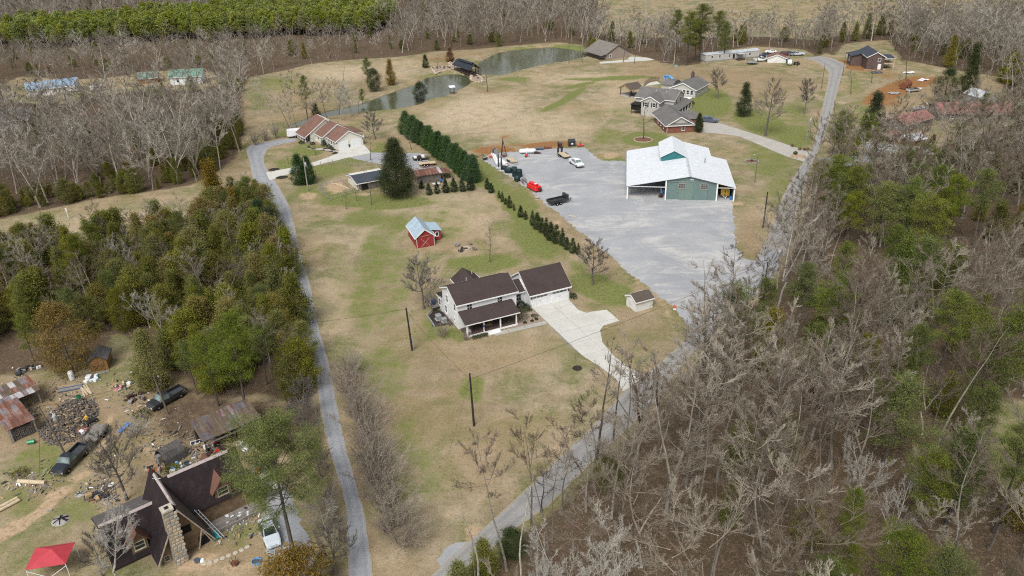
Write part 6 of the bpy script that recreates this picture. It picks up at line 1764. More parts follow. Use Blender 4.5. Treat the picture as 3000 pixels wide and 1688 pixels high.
def f_junk(mats,n=9,sp=1.4,seed=1):
 def g(t):
  r = random.Random(seed)
  for k in range(n):
   s = (r.uniform(.2,.9),r.uniform(.2,.8),r.uniform(.12,.6))
   MB().rbox(r.uniform(-sp,sp),r.uniform(-sp,sp) * .7,s[2] / 2,*s,r.uniform(0,3),r.gauss(0,.1)).build(r.choice(['crate','panel','carton','scrap']),M[r.choice(mats)],t,bevel=.03)
 return g
small('junk_heap','white machinery heap behind the red roofs','junk',2712,308,.3,f_junk(['plastic_white','stone_pale','paint_charcoal'],9,1.5,2));small('junk_heap','dark junk under the tall dark cedar','junk',2850,245,.3,f_junk(['paint_charcoal','steel_grey','paint_navy'],10,2.4,3));small('junk_heap','pale scraps under the bronze cedar','junk',2796,290,.3,f_junk(['plastic_white','paint_steel','rust'],8,1.4,4))
rr1 = house('red_roof_house','board house with faded red metal roof in the trees','house',tuple(G(2650,390)),R_(33),13.5,6.6,2.4,1.5,'old_board','roof_redmetal','x',[('F',0,3,1,.9,1),('L',0,3,1,.8,1)],'old_trim')
rr2 = house('red_roof_barn','long low building with red metal roof behind bare branches','barn',tuple(G(2745,355)),R_(-10),22,9.5,2.6,1.8,'old_board','roof_redmetal','x',[('F',0,4,1,.9,1)],'old_trim')
ra = thing('round_canopy','orange red round canopy roof beside the red roofed house','canopy',tuple(G(2608,412)));MB().lathe([(3.0,1.9),(2.9,2.0),(1.5,2.6),(.1,2.95)],16).build('canopy','roof_redmetal',ra)
for k in range(6):post(ra,2.7 * math.cos(k * 1.047),2.7 * math.sin(k * 1.047),-.1,1.95,.1,'wood_grey')
mw = thing('tarp_shelter','pale grey tarp covered shelter under the tall dark cedar','shelter',tuple(G(2862,312)),.2)
wall_gable(mw,'galv',0,6,0,7,2.6,1.6,'y');roof_gable(mw,'roof_zinc_dull',0,6,0,7,2.6,1.6,'y',oh=.1,ohg=.1,fascia=False)
d = bx(mw,'door_flap','plastic_white',2,4,-.06,-.003,0,2.3)
ml = thing('carport','long pale metal carport roof beside the side drive','carport',tuple(G(2530,462)),R_(-24));roof_shed(ml,'roof_zinc',0,16,0,4.6,2.3,2.8)
for x in (.3,5.4,10.5,15.7):
 for y in (.3,4.3):post(ml,x,y,-.1,2.35 if y < 1 else 2.72,.12,'galv')
mt_ = house('tin_shed','rusty shed with white tin roof between bare branches','shed',tuple(G(2662,432)),R_(20),5.5,4.6,1.9,.8,'rust','roof_zinc','x')
strip('driveway',[((2398,462),(2400,492)),((2450,462),(2450,492)),((2510,455),(2510,482)),((2560,440),(2570,466)),((2600,425),(2620,445))],.024,M['gravel_grey'],seed=41)
strip('dirt_track',[((2570,346),(2570,362)),((2620,338),(2620,352)),((2680,330),(2685,344)),((2740,318),(2745,330))],.016,M['gravel_bed'],seed=42,rag=.6)

ub = house('blue_roof_house','long white house with pale blue metal roof behind the upper left wood','house',tuple(G(85,286)),R_(28),17,8.5,2.6,1.9,'shed_white','roof_blue','x',[('F',0,4,1,.9,1.1),('F',0,9,1,.9,1.1),('R',17,4,1,.9,1.1)])
c1 = thing('camper','small white camper trailer right of the blue roofed house','camper',tuple(G(214,270)),.1);bx(c1,'body','paint_oldwhite',-2.4,2.4,-1.1,1.1,.5,2.5,bevel=.2);wheel(c1,0,-.95,.32,.2);wheel(c1,0,.95,.32,.2);window(c1,'F',-1.1,.4,1.3,1.0,.6,rows=1)
c2 = thing('camper','second white camper trailer farther right in the clearing','camper',tuple(G(285,268)),.6);bx(c2,'body','paint_oldwhite',-2.2,2.2,-1.1,1.1,.5,2.4,bevel=.2);wheel(c2,0,-.95,.32,.2);wheel(c2,0,.95,.32,.2);window(c2,'F',-1.1,.2,1.3,1.0,.6,rows=1)
g1 = house('green_roof_shed','low shed with green metal roof in the upper left clearing','shed',tuple(G(408,247)),R_(15),7,6,2.2,1.6,'cedar_board','roof_greenmetal','x')
g2 = house('green_roof_house','white house with green metal roof right of the green shed','house',tuple(G(500,250)),R_(8),12,8,3.0,2.0,'white_siding','roof_greenmetal','x',[('F',0,3,1,.9,1.1),('F',0,8,1,.9,1.1)])
g3 = house('grey_roof_house','grey roofed building half hidden at the left border','house',tuple(G(-40,385)),R_(10),13,10,3.0,2.6,'grey_siding','roof_grey','x',[('F',0,9,1,.9,1.1)])
t = thing('play_slide','yellow play slide beside the grey roofed building','slide',tuple(G(80,372)));MB().tube((0,0,.2),(1.6,0,1.6),.28,n=6).build('chute','paint_yellow',t);post(t,1.6,0,0,2.2,.14,'wood_raw')

br = thing('covered_bridge','covered timber footbridge with black metal roof between the two ponds','bridge',(-20.9,322.4,0),R_(-58.5))
bx(br,'deck','deck_brown',-1.0,15.5,0,3.6,.1,.35)
roof_gable(br,'roof_black',0,13.6,0,3.6,2.8,1.5,'x',oh=.8,ohg=.5,th=.08,fascia=False)
MB().prism([(1.0,4.28),(2.6,4.28),(1.8,4.75)],'x',1.2,12.4).build('roof_vent','roof_black',br)
for x in (.2,2.9,5.6,8.3,11.0,13.4):
 for y in (.15,3.45):post(br,x,y,-1.8,2.82,.2,'wood_dark')
for y in (.15,3.45):
 for z in (.75,1.3):bx(br,'rail','wood_dark',-1,15.4,y - .05,y + .05,z,z + .1)
 for k in range(26):post(br,.5 + k * .5,y,.35,1.3,.05,'wood_dark','baluster')
p = G(1260 + 630 * .1035,130 + 1400 * .1035);t = thing('fish_feeder','little white roofed feeder stand on the lower pond bank','shelter',(p.x,p.y,0),R_(20))
roof_shed(t,'roof_zinc',-1.1,1.1,-.8,.8,2.3,2.75,th=.06)
for x in (-.8,.8):
 for y in (-.5,.5):post(t,x,y,-.1,2.5,.1,'wood_dark')
bx(t,'bench','wood_dark',-.8,.8,-.5,.5,.5,.6)
for P_,seed in (([(1264,199),(1332,192),(1336,202),(1300,208),(1276,216)],51),([(1381,222),(1392,218),(1412,228),(1412,240),(1394,242),(1380,234)],52),([(1314,186),(1328,178),(1336,186),(1326,192)],53)):
 bed = flat_poly('stone_bank',P_,.03,M['gravel_bed'],.3,seed,.8)
 r = random.Random(seed);c = [G(*q) for q in P_]
 for a,b in zip(c,c[1:] + c[:1]):
  n = int((b - a).length / 1.1)
  for k in range(n):
   q = a.lerp(b,k / max(1,n));MB().rbox(q.x,q.y,.12 + r.uniform(-.1,.1),r.uniform(.6,1.1),r.uniform(.5,.8),r.uniform(.3,.55),r.uniform(0,3)).build('boulder',M[r.choice(['stone_pale','stone_tan'])],bed,bevel=.1)
for q,(x,y) in enumerate([(1268,201),(1280,198),(1290,198),(1302,196),(1281,201),(1301,201),(1313,198),(1318,200),(1391,222),(1400,230)]):
 p = G(x,y);shrub(0,0,.9,.5,'leaf_darkcedar','dark low clump planted in the pale stone bank by the bridge',name='bank_plant',world=(p.x,p.y,.05),n=120,leaf=.16,group='clumps in the stone banks')

Z4 = lambda a,b,z=0.0:G(1380 + a * .15183,400 + b * .15183,z)
def at(a,b):q = Z4(a,b);return (q.x,q.y,.02)
yw = yaw_of(Z4(1960,520),Z4(2110,620))
car('pickup_truck','white crew cab pickup parked on the gravel lot',at(2035,560),yw,'paint_white','pickup',crew=True,gl='car_glass_pale')

def flatbed(name,label,loc,rz,L=4.6,W=2.0,deck='wood_pale',frame='paint_charcoal',ramps=True,n=7,hitch=1.5,z=.62,axles=2):
 t = thing(name,label,'trailer',loc,rz)
 MB().box(-L / 2,L / 2,-W / 2,-W / 2 + .1,z - .2,z).box(-L / 2,L / 2,W / 2 - .1,W / 2,z - .2,z).box(-L / 2,-L / 2 + .1,-W / 2 + .1,W / 2 - .1,z - .2,z).box(L / 2 - .1,L / 2,-W / 2 + .1,W / 2 - .1,z - .2,z).build('frame',M[frame],t)
 for k in range(n):
  a = -W / 2 + W * k / n;bx(t,'plank',deck,-L / 2,L / 2,a + .012,a + W / n - .012,z + .004,z + .05 + .006 * (k % 3))
 MB().tube((L / 2,-W * .35,z - .1),(L / 2 + hitch,0,z - .12),.05).tube((L / 2,W * .35,z - .1),(L / 2 + hitch,0,z - .12),.05).tube((L / 2 + hitch * .9,0,0),(L / 2 + hitch * .9,0,z),.04).build('hitch',M[frame],t)
 for k in range(axles):
  x = -L * .12 + (k - (axles - 1) / 2) * .85
  for y in (-W / 2 - .14,W / 2 + .14):wheel(t,x,y,.34,.22,'rim_white')
 for y in (-W / 2 - .14,W / 2 + .14):bx(t,'fender',frame,-L * .12 - .95,-L * .12 + .95,y - .13,y + .13,.72,.76)
 if ramps:
  for y in (-.55,.55):MB().rbox(-L / 2 - .1,y,z + .75,.08,.6,1.5,0,0,.12).build('ramp',M[frame],t)
 return t
flatbed('utility_trailer','wood decked utility trailer with raised ramps behind the white pickup',at(1790,395),yaw_of(Z4(1700,340),Z4(1870,440)),4.4,2.0)
p = at(1715,215);t = thing('attachment_rack','dark steel attachment rack behind the ramp trailer','machine',p,yw);MB().box(-.9,.9,-.3,.3,.1,.25).box(-.9,-.8,-.3,.3,.25,1.3).box(.8,.9,-.3,.3,.25,1.3).build('frame','rust_dark',t);bx(t,'shelf','paint_charcoal',-.95,.95,-.5,.5,1.3,1.42)
flatbed('utility_trailer','pale plywood decked trailer beside the hedge side gear',at(790,490),yaw_of(Z4(700,400),Z4(880,530)),3.6,1.7,'wood_pale','stone_pale',False,5)

p = Z4(1650,1300);dt = thing('dump_trailer','black dump trailer with open bed and high front box','trailer',(p.x,p.y,.02),yaw_of(Z4(1500,1350),Z4(1850,1270)))
L,W = 4.3,2.0
MB().box(-L / 2,L / 2,-W / 2,W / 2,.62,.72).box(-L / 2,L / 2,-W / 2,-W / 2 + .07,.72,1.3).box(-L / 2,L / 2,W / 2 - .07,W / 2,.72,1.3).box(-L / 2,-L / 2 + .07,-W / 2 + .07,W / 2 - .07,.72,1.3).build('bed','paint_charcoal',dt)
bx(dt,'front_box','paint_charcoal',L / 2 + .003,L / 2 + .55,-W / 2,W / 2,.62,2.05,bevel=.03);bx(dt,'bed_floor','bed_liner',-L / 2 + .08,L / 2 - .01,-W / 2 + .08,W / 2 - .08,.722,.75)
for k in range(6):
 for y in (-W / 2 - .06,W / 2 + .003):bx(dt,'rib','paint_charcoal',-L / 2 + .2 + k * .75,-L / 2 + .27 + k * .75,y,y + .057,.65,1.28)
for x in (-.55,.4):
 for y in (-W / 2 - .16,W / 2 + .16):wheel(dt,x,y,.36,.24,'rim_white')
for y in (-W / 2 - .16,W / 2 + .16):bx(dt,'fender','paint_charcoal',-1.1,.95,y - .14,y + .14,.78,.82)
MB().tube((L / 2 + .5,-.7,.6),(L / 2 + 1.9,0,.55),.06).tube((L / 2 + .5,.7,.6),(L / 2 + 1.9,0,.55),.06).tube((L / 2 + 1.7,0,0),(L / 2 + 1.7,0,.9),.05).build('hitch','paint_charcoal',dt)

p = Z4(1220,1030);t = thing('red_machine','bright red housing of a machine at the lot edge','machine',(p.x,p.y,.02),yaw_of(Z4(1100,940),Z4(1330,1060)))
MB().hexa([(-2.1,-1.0,.3),(2.1,-1.0,.3),(2.1,1.0,.3),(-2.1,1.0,.3),(-1.9,-.85,1.35),(1.9,-.85,1.35),(1.9,.85,1.35),(-1.9,.85,1.35)]).build('body','paint_red',t,bevel=.12)
bx(t,'top_cover','paint_red',-1.7,1.2,-.5,.5,1.352,1.75,bevel=.1);bx(t,'hatch','flag_white',.3,1.0,-.3,.3,1.752,1.8)
MB().lathe([(.25,0),(.42,.05),(.42,.35),(.3,.4)],12,(2.1,.2,.8),'x').build('fan_shroud','rust_dark',t);bx(t,'skid','rust_dark',-2,2,-.8,-.6,0,.3);bx(t,'skid','rust_dark',-2,2,.6,.8,0,.3)

p = Z4(1090,330);t = thing('white_tank','long white horizontal tank lying at the back of the lot','tank',(p.x,p.y,.02),yaw_of(Z4(940,330),Z4(1200,320)))
MB().lathe([(.1,-2.3),(.45,-2.15),(.6,-1.8),(.6,1.8),(.45,2.15),(.1,2.3)],14,(0,0,.75),'x').build('shell','paint_white',t)
for x in (-1.3,1.3):bx(t,'saddle','paint_charcoal',x - .12,x + .12,-.45,.45,0,.3)
MB().lathe([(.2,0),(.18,.2),(.05,.25)],10,(0,0,1.32)).build('dome','paint_white',t)
p = Z4(1070,400);t = thing('auger','small red auger machine in front of the white tank','machine',(p.x,p.y,.02),.3);MB().box(-.3,.3,-.25,.25,.35,.9).build('engine','paint_red',t);MB().tube((0,0,.9),(.1,0,1.7),.08).build('mast','flag_white',t);MB().tube((.3,0,.5),(1.0,0,.3),.05).build('handle','paint_red',t);wheel(t,-.2,-.32,.2,.12);wheel(t,-.2,.32,.2,.12)
for q,(a,b,lab) in enumerate([(980,270,'pale round lid lying behind the white tank, first of two'),(1070,262,'pale round lid lying behind the white tank, second of two')]):
 t = thing('tank_cover',lab,'lid',at(a,b));MB().lathe([(.8,0),(.85,.1),(.7,.22),(.2,.3)],16).build('disc','stone_pale',t);MB().lathe([(.12,0),(.1,.1)],8,(0,0,.3)).build('knob','galv',t)
def gear(name,lab,cat,a,b,rz,fn):t = thing(name,lab,cat,at(a,b),rz);fn(t);return t
def f_steel(mat,n=4):
 def g(t):
  for k in range(n):bx(t,'beam',mat,-1.1,1.1,-.4 + k * .22,-.22 + k * .22,.25,.55)
  bx(t,'bearer','rust_dark',-.8,-.6,-.5,.6,0,.249);bx(t,'bearer','rust_dark',.6,.8,-.5,.6,0,.249)
 return g
gear('steel_bundle','grey blue steel bundle on bearers at the back of the lot','steel',1325,255,yw * 0 + .1,f_steel('paint_steel'));gear('rust_crate','open rusty crate at the back of the lot','crate',1480,235,.15,lambda t:(MB().box(-1,1,-.5,-.44,0,.6).box(-1,1,.44,.5,0,.6).box(-1,-.94,-.44,.44,0,.6).box(.94,1,-.44,.44,0,.6).build('side','rust',t),bx(t,'load','wood_raw',-.9,.9,-.42,.42,.02,.45)))
gear('steel_wedge','dark steel ramp beside the white tank','ramp',1280,330,.0,lambda t:(MB().hexa([(-.9,-.4,0),(.9,-.4,0),(.9,.4,0),(-.9,.4,0),(-.9,-.4,.7),(.9,-.4,.15),(.9,.4,.15),(-.9,.4,.7)]).build('plate','rust_dark',t),bx(t,'lip','rust',.9,1.1,-.4,.4,0,.12)))
gear('dumpster','dark dumpster with white label at the back of the lot','dumpster',1940,185,.08,lambda t:(MB().hexa([(-1,-.6,.1),(1,-.6,.1),(1,.6,.1),(-1,.6,.1),(-1,-.8,1.5),(1,-.8,1.5),(1,.8,1.75),(-1,.8,1.75)]).build('body','paint_charcoal',t),MB().hexa([(-1.03,-.83,1.5),(1.03,-.83,1.5),(1.03,.83,1.75),(-1.03,.83,1.75),(-1.03,-.83,1.58),(1.03,-.83,1.58),(1.03,.83,1.83),(-1.03,.83,1.83)]).build('lid','paint_charcoal',t),MB().rbox(.05,-.75,.9,.55,.02,.5,0,-.14).build('label','flag_white',t)))
gear('rotary_mower','red rotary mower deck beside the dumpster','mower',2110,185,.1,lambda t:(bx(t,'deck','paint_red',-.9,.9,-.7,.7,.2,.42,bevel=.05),MB().tube((0,-.6,.4),(.2,.1,1.3),.05).tube((0,.6,.4),(.2,.1,1.3),.05).build('hitch_frame','rust',t),MB().lathe([(.2,0),(.2,.3)],8,(0,0,.42)).build('gearbox','rust',t),bx(t,'skid','rust',-.9,.9,-.75,-.7,0,.3)))

gear('steel_stand','low black steel frame at the far corner of the lot','frame',180,400,.5,lambda t:(MB().path([(-1,-.4,.5),(1,-.4,.5),(1,.4,.5),(-1,.4,.5),(-1,-.4,.5)],.05).build('rail','rust_dark',t),[post(t,x,y,0,.5,.08,'rust_dark','leg') for x in (-1,1) for y in (-.4,.4)]))
gear('steel_cart','small dark cart at the far lot corner','cart',270,450,.6,lambda t:(bx(t,'tray','paint_charcoal',-.7,.7,-.5,.5,.4,.6),bx(t,'load','wood_grey',-.6,.6,-.4,.4,.602,.75),wheel(t,0,-.6,.28,.16),wheel(t,0,.6,.28,.16)))
gear('drill_mast','rusty A-shaped drilling mast standing at the lot edge','machine',620,390,.4,lambda t:(MB().tube((-.9,-.5,0),(0,0,4.6),.1).tube((.9,-.5,0),(0,0,4.6),.1).tube((0,.9,0),(0,0,4.6),.09).tube((0,0,3.6),(0,0,5.4),.07).build('mast','rust_dark',t),MB().tube((-.55,-.3,1.8),(.55,-.3,1.8),.06).tube((-.7,-.4,.9),(.7,-.4,.9),.06).build('cross_bar','rust_dark',t),bx(t,'winch','rust',-.4,.4,-.9,-.4,.1,.7)))
gear('hose_reel','grey hose reel heap beside the drilling mast','reel',470,330,.5,lambda t:(MB().lathe([(.35,-.5),(.75,-.5),(.75,-.45),(.4,-.44),(.4,.44),(.75,.45),(.75,.5),(.35,.5)],14,(0,0,.78),'y').build('drum','steel_grey',t),MB().lathe([(.35,-.42),(.65,-.4),(.65,.4),(.35,.42)],14,(0,0,.78),'y').build('hose','paint_charcoal',t)))
gear('orange_pump','orange pump unit between the pipes','machine',375,415,.5,lambda t:(bx(t,'body','paint_orange',-.4,.4,-.35,.35,.1,.7,bevel=.06),MB().tube((.4,0,.4),(.9,0,.4),.12).build('outlet','paint_orange',t)))
for q,(a0,b0,a1,b1,lab) in enumerate([(395,350,500,560,'white pipe lying nearest the hedge in the lot row'),(430,355,520,545,'white pipe lying second from the hedge in the lot row'),(460,370,540,540,'white pipe lying third from the hedge in the lot row')]):
 P0,P1 = Z4(a0,b0),Z4(a1,b1);t = thing('pipe',lab,'pipe',(P0.x,P0.y,.02));MB().tube((0,0,.3),(P1.x - P0.x,P1.y - P0.y,.3),.2,n=10).build('barrel','plastic_white',t);MB().tube((0,0,.3),((P1.x - P0.x) * .02,(P1.y - P0.y) * .02,.3),.25,n=10).build('collar','galv',t)
P0,P1 = Z4(540,480),Z4(700,600);t = thing('white_hull','long white rounded hull lying beside the hedge','hull',((P0.x + P1.x) / 2,(P0.y + P1.y) / 2,.02),yaw_of(P0,P1));MB().lathe([(.1,-2.6),(.5,-2.3),(.75,-1.5),(.8,0),(.75,1.6),(.5,2.3),(.2,2.6)],14,(0,0,.55),'x').build('shell','plastic_white',t);bx(t,'keel','galv',-2,2,-.06,.06,1.3,1.4);bx(t,'end_flap','paint_red',2.1,2.5,-.3,.3,.6,1.0)
for q,(a,b) in enumerate([(530,600),(590,660)]):
 t = thing('steel_post',['dark upright steel post left of its twin in the lot row','dark upright steel post right of its twin in the lot row'][q],'post',at(a,b),.3);post(t,0,0,0,3.6,.28,'paint_charcoal','column');bx(t,'foot','flag_white',-.6,.6,-.15,.15,0,.12)
TK = lambda r,h,m='tank_green':[(r * .9,0),(r,.08),(r,h * .3),(r * 1.04,h * .33),(r,h * .36),(r,h * .7),(r * 1.04,h * .73),(r,h * .78),(r * .8,h * .95),(r * .3,h)]
for q,(a,b,r,h,lab) in enumerate([(640,640,.7,1.0,'small dark green tank with pale teal lid by the steel posts'),(725,690,1.1,1.1,'wide low dark green tank with teal dome in the tank row'),(835,700,.8,1.6,'dark tank behind the upright black tank pair'),(850,770,.75,2.1,'upright black ribbed tank on the left of the pair'),(930,775,.8,2.0,'upright black ribbed tank on the right of the pair'),(890,860,.75,1.2,'dark teal tank lowest in the tank row')]):
 t = thing('poly_tank',lab,'tank',at(a,b));MB().lathe(TK(r,h),14).build('shell','tank_green',t);MB().lathe([(r * .55,0),(r * .5,.1),(.1,.14)],12,(0,0,h * .93)).build('lid','tank_top',t)
gear('rack_frame','rusty lattice rack between the tanks and the red machine','rack',1010,900,yaw_of(Z4(960,850),Z4(1080,960)),lambda t:([post(t,x,y,0,1.3,.08,'rust_dark','upright') for x in (-1.4,-.5,.4,1.4) for y in (-.4,.4)],[bx(t,'rail','rust_dark',-1.5,1.5,y - .03,y + .03,z,z + .07) for y in (-.4,.4) for z in (.5,1.1)]))
gear('cable_spool','small white cable spool on the bank beside the dump trailer','spool',1270,1210,0,lambda t:(MB().lathe([(.55,0),(.55,.06),(.2,.07),(.2,.5),(.55,.51),(.55,.57)],14).build('flange','stone_pale',t),MB().lathe([(.3,.08),(.3,.49)],12).build('winding','galv',t)))
for q,(x,y,lab) in enumerate([(1674,634,'pale flat stone on the lot edge, upper'),(1679,658,'pale flat stone on the lot edge, lower')]):
 p = G(x,y);t = thing('curb_block',lab,'block',(p.x,p.y,.02),-.5);MB().rbox(0,0,.1,1.5,.4,.2).build('block','stone_pale',t,bevel=.05);bx(t,'chip','stone_pale',.8,1.1,-.1,.15,0,.12)
p = G(1976,907);t = thing('orange_flag_marker','orange marker with white base at the lot corner','marker',(p.x,p.y,.02));bx(t,'panel','paint_orange',-.3,.3,-.05,.05,.3,.75);bx(t,'base','plastic_white',-.25,.25,-.2,.2,0,.15);post(t,0,.1,.2,1.0,.06,'wood_raw')

p = G(2080,358);car('parked_car','dark blue grey SUV parked on the drive of the grey house',(p.x,p.y,.05),R_(-22),'paint_steel','suv')
p = G(868,402);t = thing('enclosed_trailer','white enclosed cargo trailer left of the ranch house','trailer',(p.x,p.y,.02),R_(195))
bx(t,'box','paint_white',-2.3,2.0,-1.0,1.0,.55,2.5,bevel=.06);MB().hexa([(2.003,-1,.55),(2.6,-.3,.6),(2.6,.3,.6),(2.003,1,.55),(2.003,-1,2.5),(2.5,-.3,2.4),(2.5,.3,2.4),(2.003,1,2.5)]).build('nose','paint_white',t);MB().tube((2.4,0,.5),(3.5,0,.5),.06).build('hitch','paint_charcoal',t);bx(t,'fender','paint_charcoal',-1.0,.6,1.003,1.2,.5,.75);bx(t,'fender','paint_charcoal',-1.0,.6,-1.2,-1.003,.5,.75)
for x in (-.6,.2):
 for y in (-1.1,1.1):wheel(t,x,y,.33,.2,'rim_white')
t = flatbed('stock_trailer','dark trailer loaded with junk on the gravel pad behind the cedar',tuple(G(1232,468)),R_(12),4.2,2.0,'wood_dark','paint_charcoal',False)
for k,(x,m_) in enumerate([(-1.4,'plastic_white'),(-.3,'rust_dark'),(.7,'plastic_white'),(1.5,'wood_grey')]):bx(t,'load',m_,x - .4,x + .4,-.6 + .2 * (k % 2),.5,.69,1.0 + .12 * k)
flatbed('hay_wagon','flat tan plywood wagon beside the rusty shed',tuple(G(1252,484)),R_(14),4.4,2.1,'wood_pale','rust',False,4)

cb = thing('cabin','steep dark shingled cross-gabled cabin with tall stone chimney','house',(-40.0,68.7,0),R_(38.7))

MB().prism([(-2.45,-.3),(2.5,-.3),(2.5,3.0),(0,6.8),(-2.45,3.0)],'x',.3,8.6).build('wall','brown_board',cb)
rr = MB().prism([(-2.75,2.7),(0,7.0),(2.8,2.7),(2.8,2.88),(0,7.2),(-2.75,2.88)],'x',0.0,8.9).build('roof','roof_dark',cb)
MB().prism([(-.22,7.0),(.22,7.0),(0,7.28)],'x',1.0,7.9).build('ridge_cap','pink_trim',rr)
dk = bx(cb,'porch_deck','deck_grey',2.6,9.4,-4.4,-2.47,.1,.45)
for k in range(11):bx(dk,'plank','deck_grey',2.6 + k * .62,3.2 + k * .62,-4.42,-2.48,.452,.48)
for x in (3.0,6.0,9.2):post(cb,x,-4.3,-.1,1.3,.1,'wood_grey','rail_post')
bx(cb,'porch_rail','wood_grey',2.8,9.3,-4.36,-4.26,1.2,1.3)

MB().prism([(-2.3,-.3),(4.2,-.3),(4.2,2.4),(0,4.4),(-2.3,.6)],'x',-6.6,-.3).build('wing_wall','brown_board',cb)
rl_ = MB().prism([(-2.6,.12),(0,4.5),(4.6,2.4),(4.6,2.58),(0,4.7),(-2.6,.32)],'x',-7.0,-.6).build('wing_roof','roof_dark',cb)
MB().prism([(-.2,4.52),(.2,4.52),(0,4.78)],'x',-6.9,-1.2).build('ridge_cap','pink_trim',rl_)
MB().prism([(0.05,4.72),(4.62,2.6),(4.62,2.63),(0.05,4.75)],'x',-6.98,-.62).build('rear_slope','roof_wood',rl_)

MB().prism([(-2.55,-.3),(2.55,-.3),(2.55,.9),(0,6.7),(-2.55,.9)],'y',-4.9,2.2).build('gable_wall','brown_board',cb)
fr = MB()
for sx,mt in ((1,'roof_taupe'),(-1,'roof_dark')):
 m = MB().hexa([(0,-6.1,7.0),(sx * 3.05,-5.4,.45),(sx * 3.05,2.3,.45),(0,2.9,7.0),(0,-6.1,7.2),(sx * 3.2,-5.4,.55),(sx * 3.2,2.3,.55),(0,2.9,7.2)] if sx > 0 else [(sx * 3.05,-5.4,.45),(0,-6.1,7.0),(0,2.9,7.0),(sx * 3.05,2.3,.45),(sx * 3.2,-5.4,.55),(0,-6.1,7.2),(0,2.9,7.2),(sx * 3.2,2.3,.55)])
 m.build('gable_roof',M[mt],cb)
MB().prism([(-.2,7.05),(.2,7.05),(0,7.32)],'y',-5.3,1.4).build('ridge_cap','pink_trim',cb)
for sx in (-1,1):MB().tube((0,-6.12,7.05),(sx * 3.1,-5.44,.45),.09,n=4).build('rake_board','old_trim',cb)
cy = MB().hexa([(-1.55,-6.3,-.2),(-.15,-6.3,-.2),(-.15,-4.95,-.2),(-1.55,-4.95,-.2),(-1.35,-6.1,7.3),(-.35,-6.1,7.3),(-.35,-5.15,7.3),(-1.35,-5.15,7.3)]).build('chimney','stone_chimney',cb)
MB().box(-1.45,-.25,-6.2,-5.05,7.302,7.5).build('chimney_cap','stone_pale',cy);bx(cy,'flue','shade_black',-1.05,-.65,-5.85,-5.4,7.503,7.56)
r = random.Random(9)
for z in range(16):
 for k in range(3):
  x = -1.5 + k * .44 + .2 * (z % 2) * .5 + z * .012;MB().rbox(x + .2,-6.28 + z * .0125,.2 + z * .44,.38,.1,.34,0,r.uniform(-.04,.04)).build('stone',M[r.choice(['stone_tan','stone_pale','stone_grey'])],cy,bevel=.04)
window(cb,'F',-4.9,-2.0,.2,.5,.6,frame='old_trim');bx(cb,'upper_window','shade_black',.1,1.1,-4.95,-4.903,2.6,3.6)
bx(cb,'side_opening_shade','shade_black',1.5,2.5,-4.96,-4.903,.0,1.2)  # dark sheet over the closed gable wall imitates the shade of an opening
MB().tube((1.3,-5.3,0),(2.0,-5.3,2.4),.08).tube((2.9,-5.3,0),(2.0,-5.3,2.4),.08).build('porch_frame','old_trim',cb)
def dormer(x,y0,y1,z0,pk,w_,fr_='old_trim'):
 m = MB().prism([(x - w_,z0),(x + w_,z0),(x + w_,pk - w_ * 1.5),(x,pk - .1),(x - w_,pk - w_ * 1.5)],'y',y0,y1);m.build('dormer_wall','brown_board',cb)
 for sx in (-1,1):
  q = [(x,y0 - .5,pk),(x + sx * (w_ + .35),y0 - .25,pk - (w_ + .35) * 1.5),(x + sx * (w_ + .35),y1,pk - (w_ + .35) * 1.5),(x,y1,pk)]
  if sx < 0:q = q[::-1]
  MB().hexa(q + [(a,b,c + .12) for a,b,c in q]).build('dormer_roof','roof_rustbrown',cb)
 window(cb,'F',y0,x,z0 + .45,w_ * 1.2,.95,frame=fr_)
dormer(5.8,-2.5,-.2,3.0,5.9,.95);dormer(-3.9,-2.3,-.2,.8,3.7,.85,'pale_wood')
dr = MB().hexa([(5.0,.4,6.0),(6.4,.4,6.0),(6.4,2.2,5.2),(5.0,2.2,5.2),(5.6,.4,6.9),(5.8,.4,6.9),(5.8,2.2,6.6),(5.6,2.2,6.6)]).build('rear_dormer','roof_rustbrown',cb)
MB().tube((.1,.2,7.2),(-.3,-.5,7.7),.04).tube((-.3,-.5,7.7),(.2,-.7,7.75),.03).tube((-.1,-.2,7.45),(-.5,.1,7.6),.03).build('antenna','galv',cb)
bx(cb,'rear_lean_to','sheet_5',-3.6,-1.2,4.4,6.0,1.5,1.6)
lad = thing('ladder','long aluminium ladder lying on the cabin gable roof','ladder',(-40.0,68.7,0),R_(38.7))
A1,A2 = Vector((1.1,.2,5.25)),Vector((3.6,-5.9,.35))
for d_ in (0,.3):MB().tube(A1 + Vector((.1 + d_,d_ * .3,.1)),A2 + Vector((.1 + d_,d_ * .3,.1)),.05,n=4).build('stile','galv',lad)
for k in range(18):q = A1.lerp(A2,(k + .5) / 18) + Vector((.1,0,.1));MB().tube(q,q + Vector((.3,.09,0)),.03,n=4).build('rung','galv',lad)

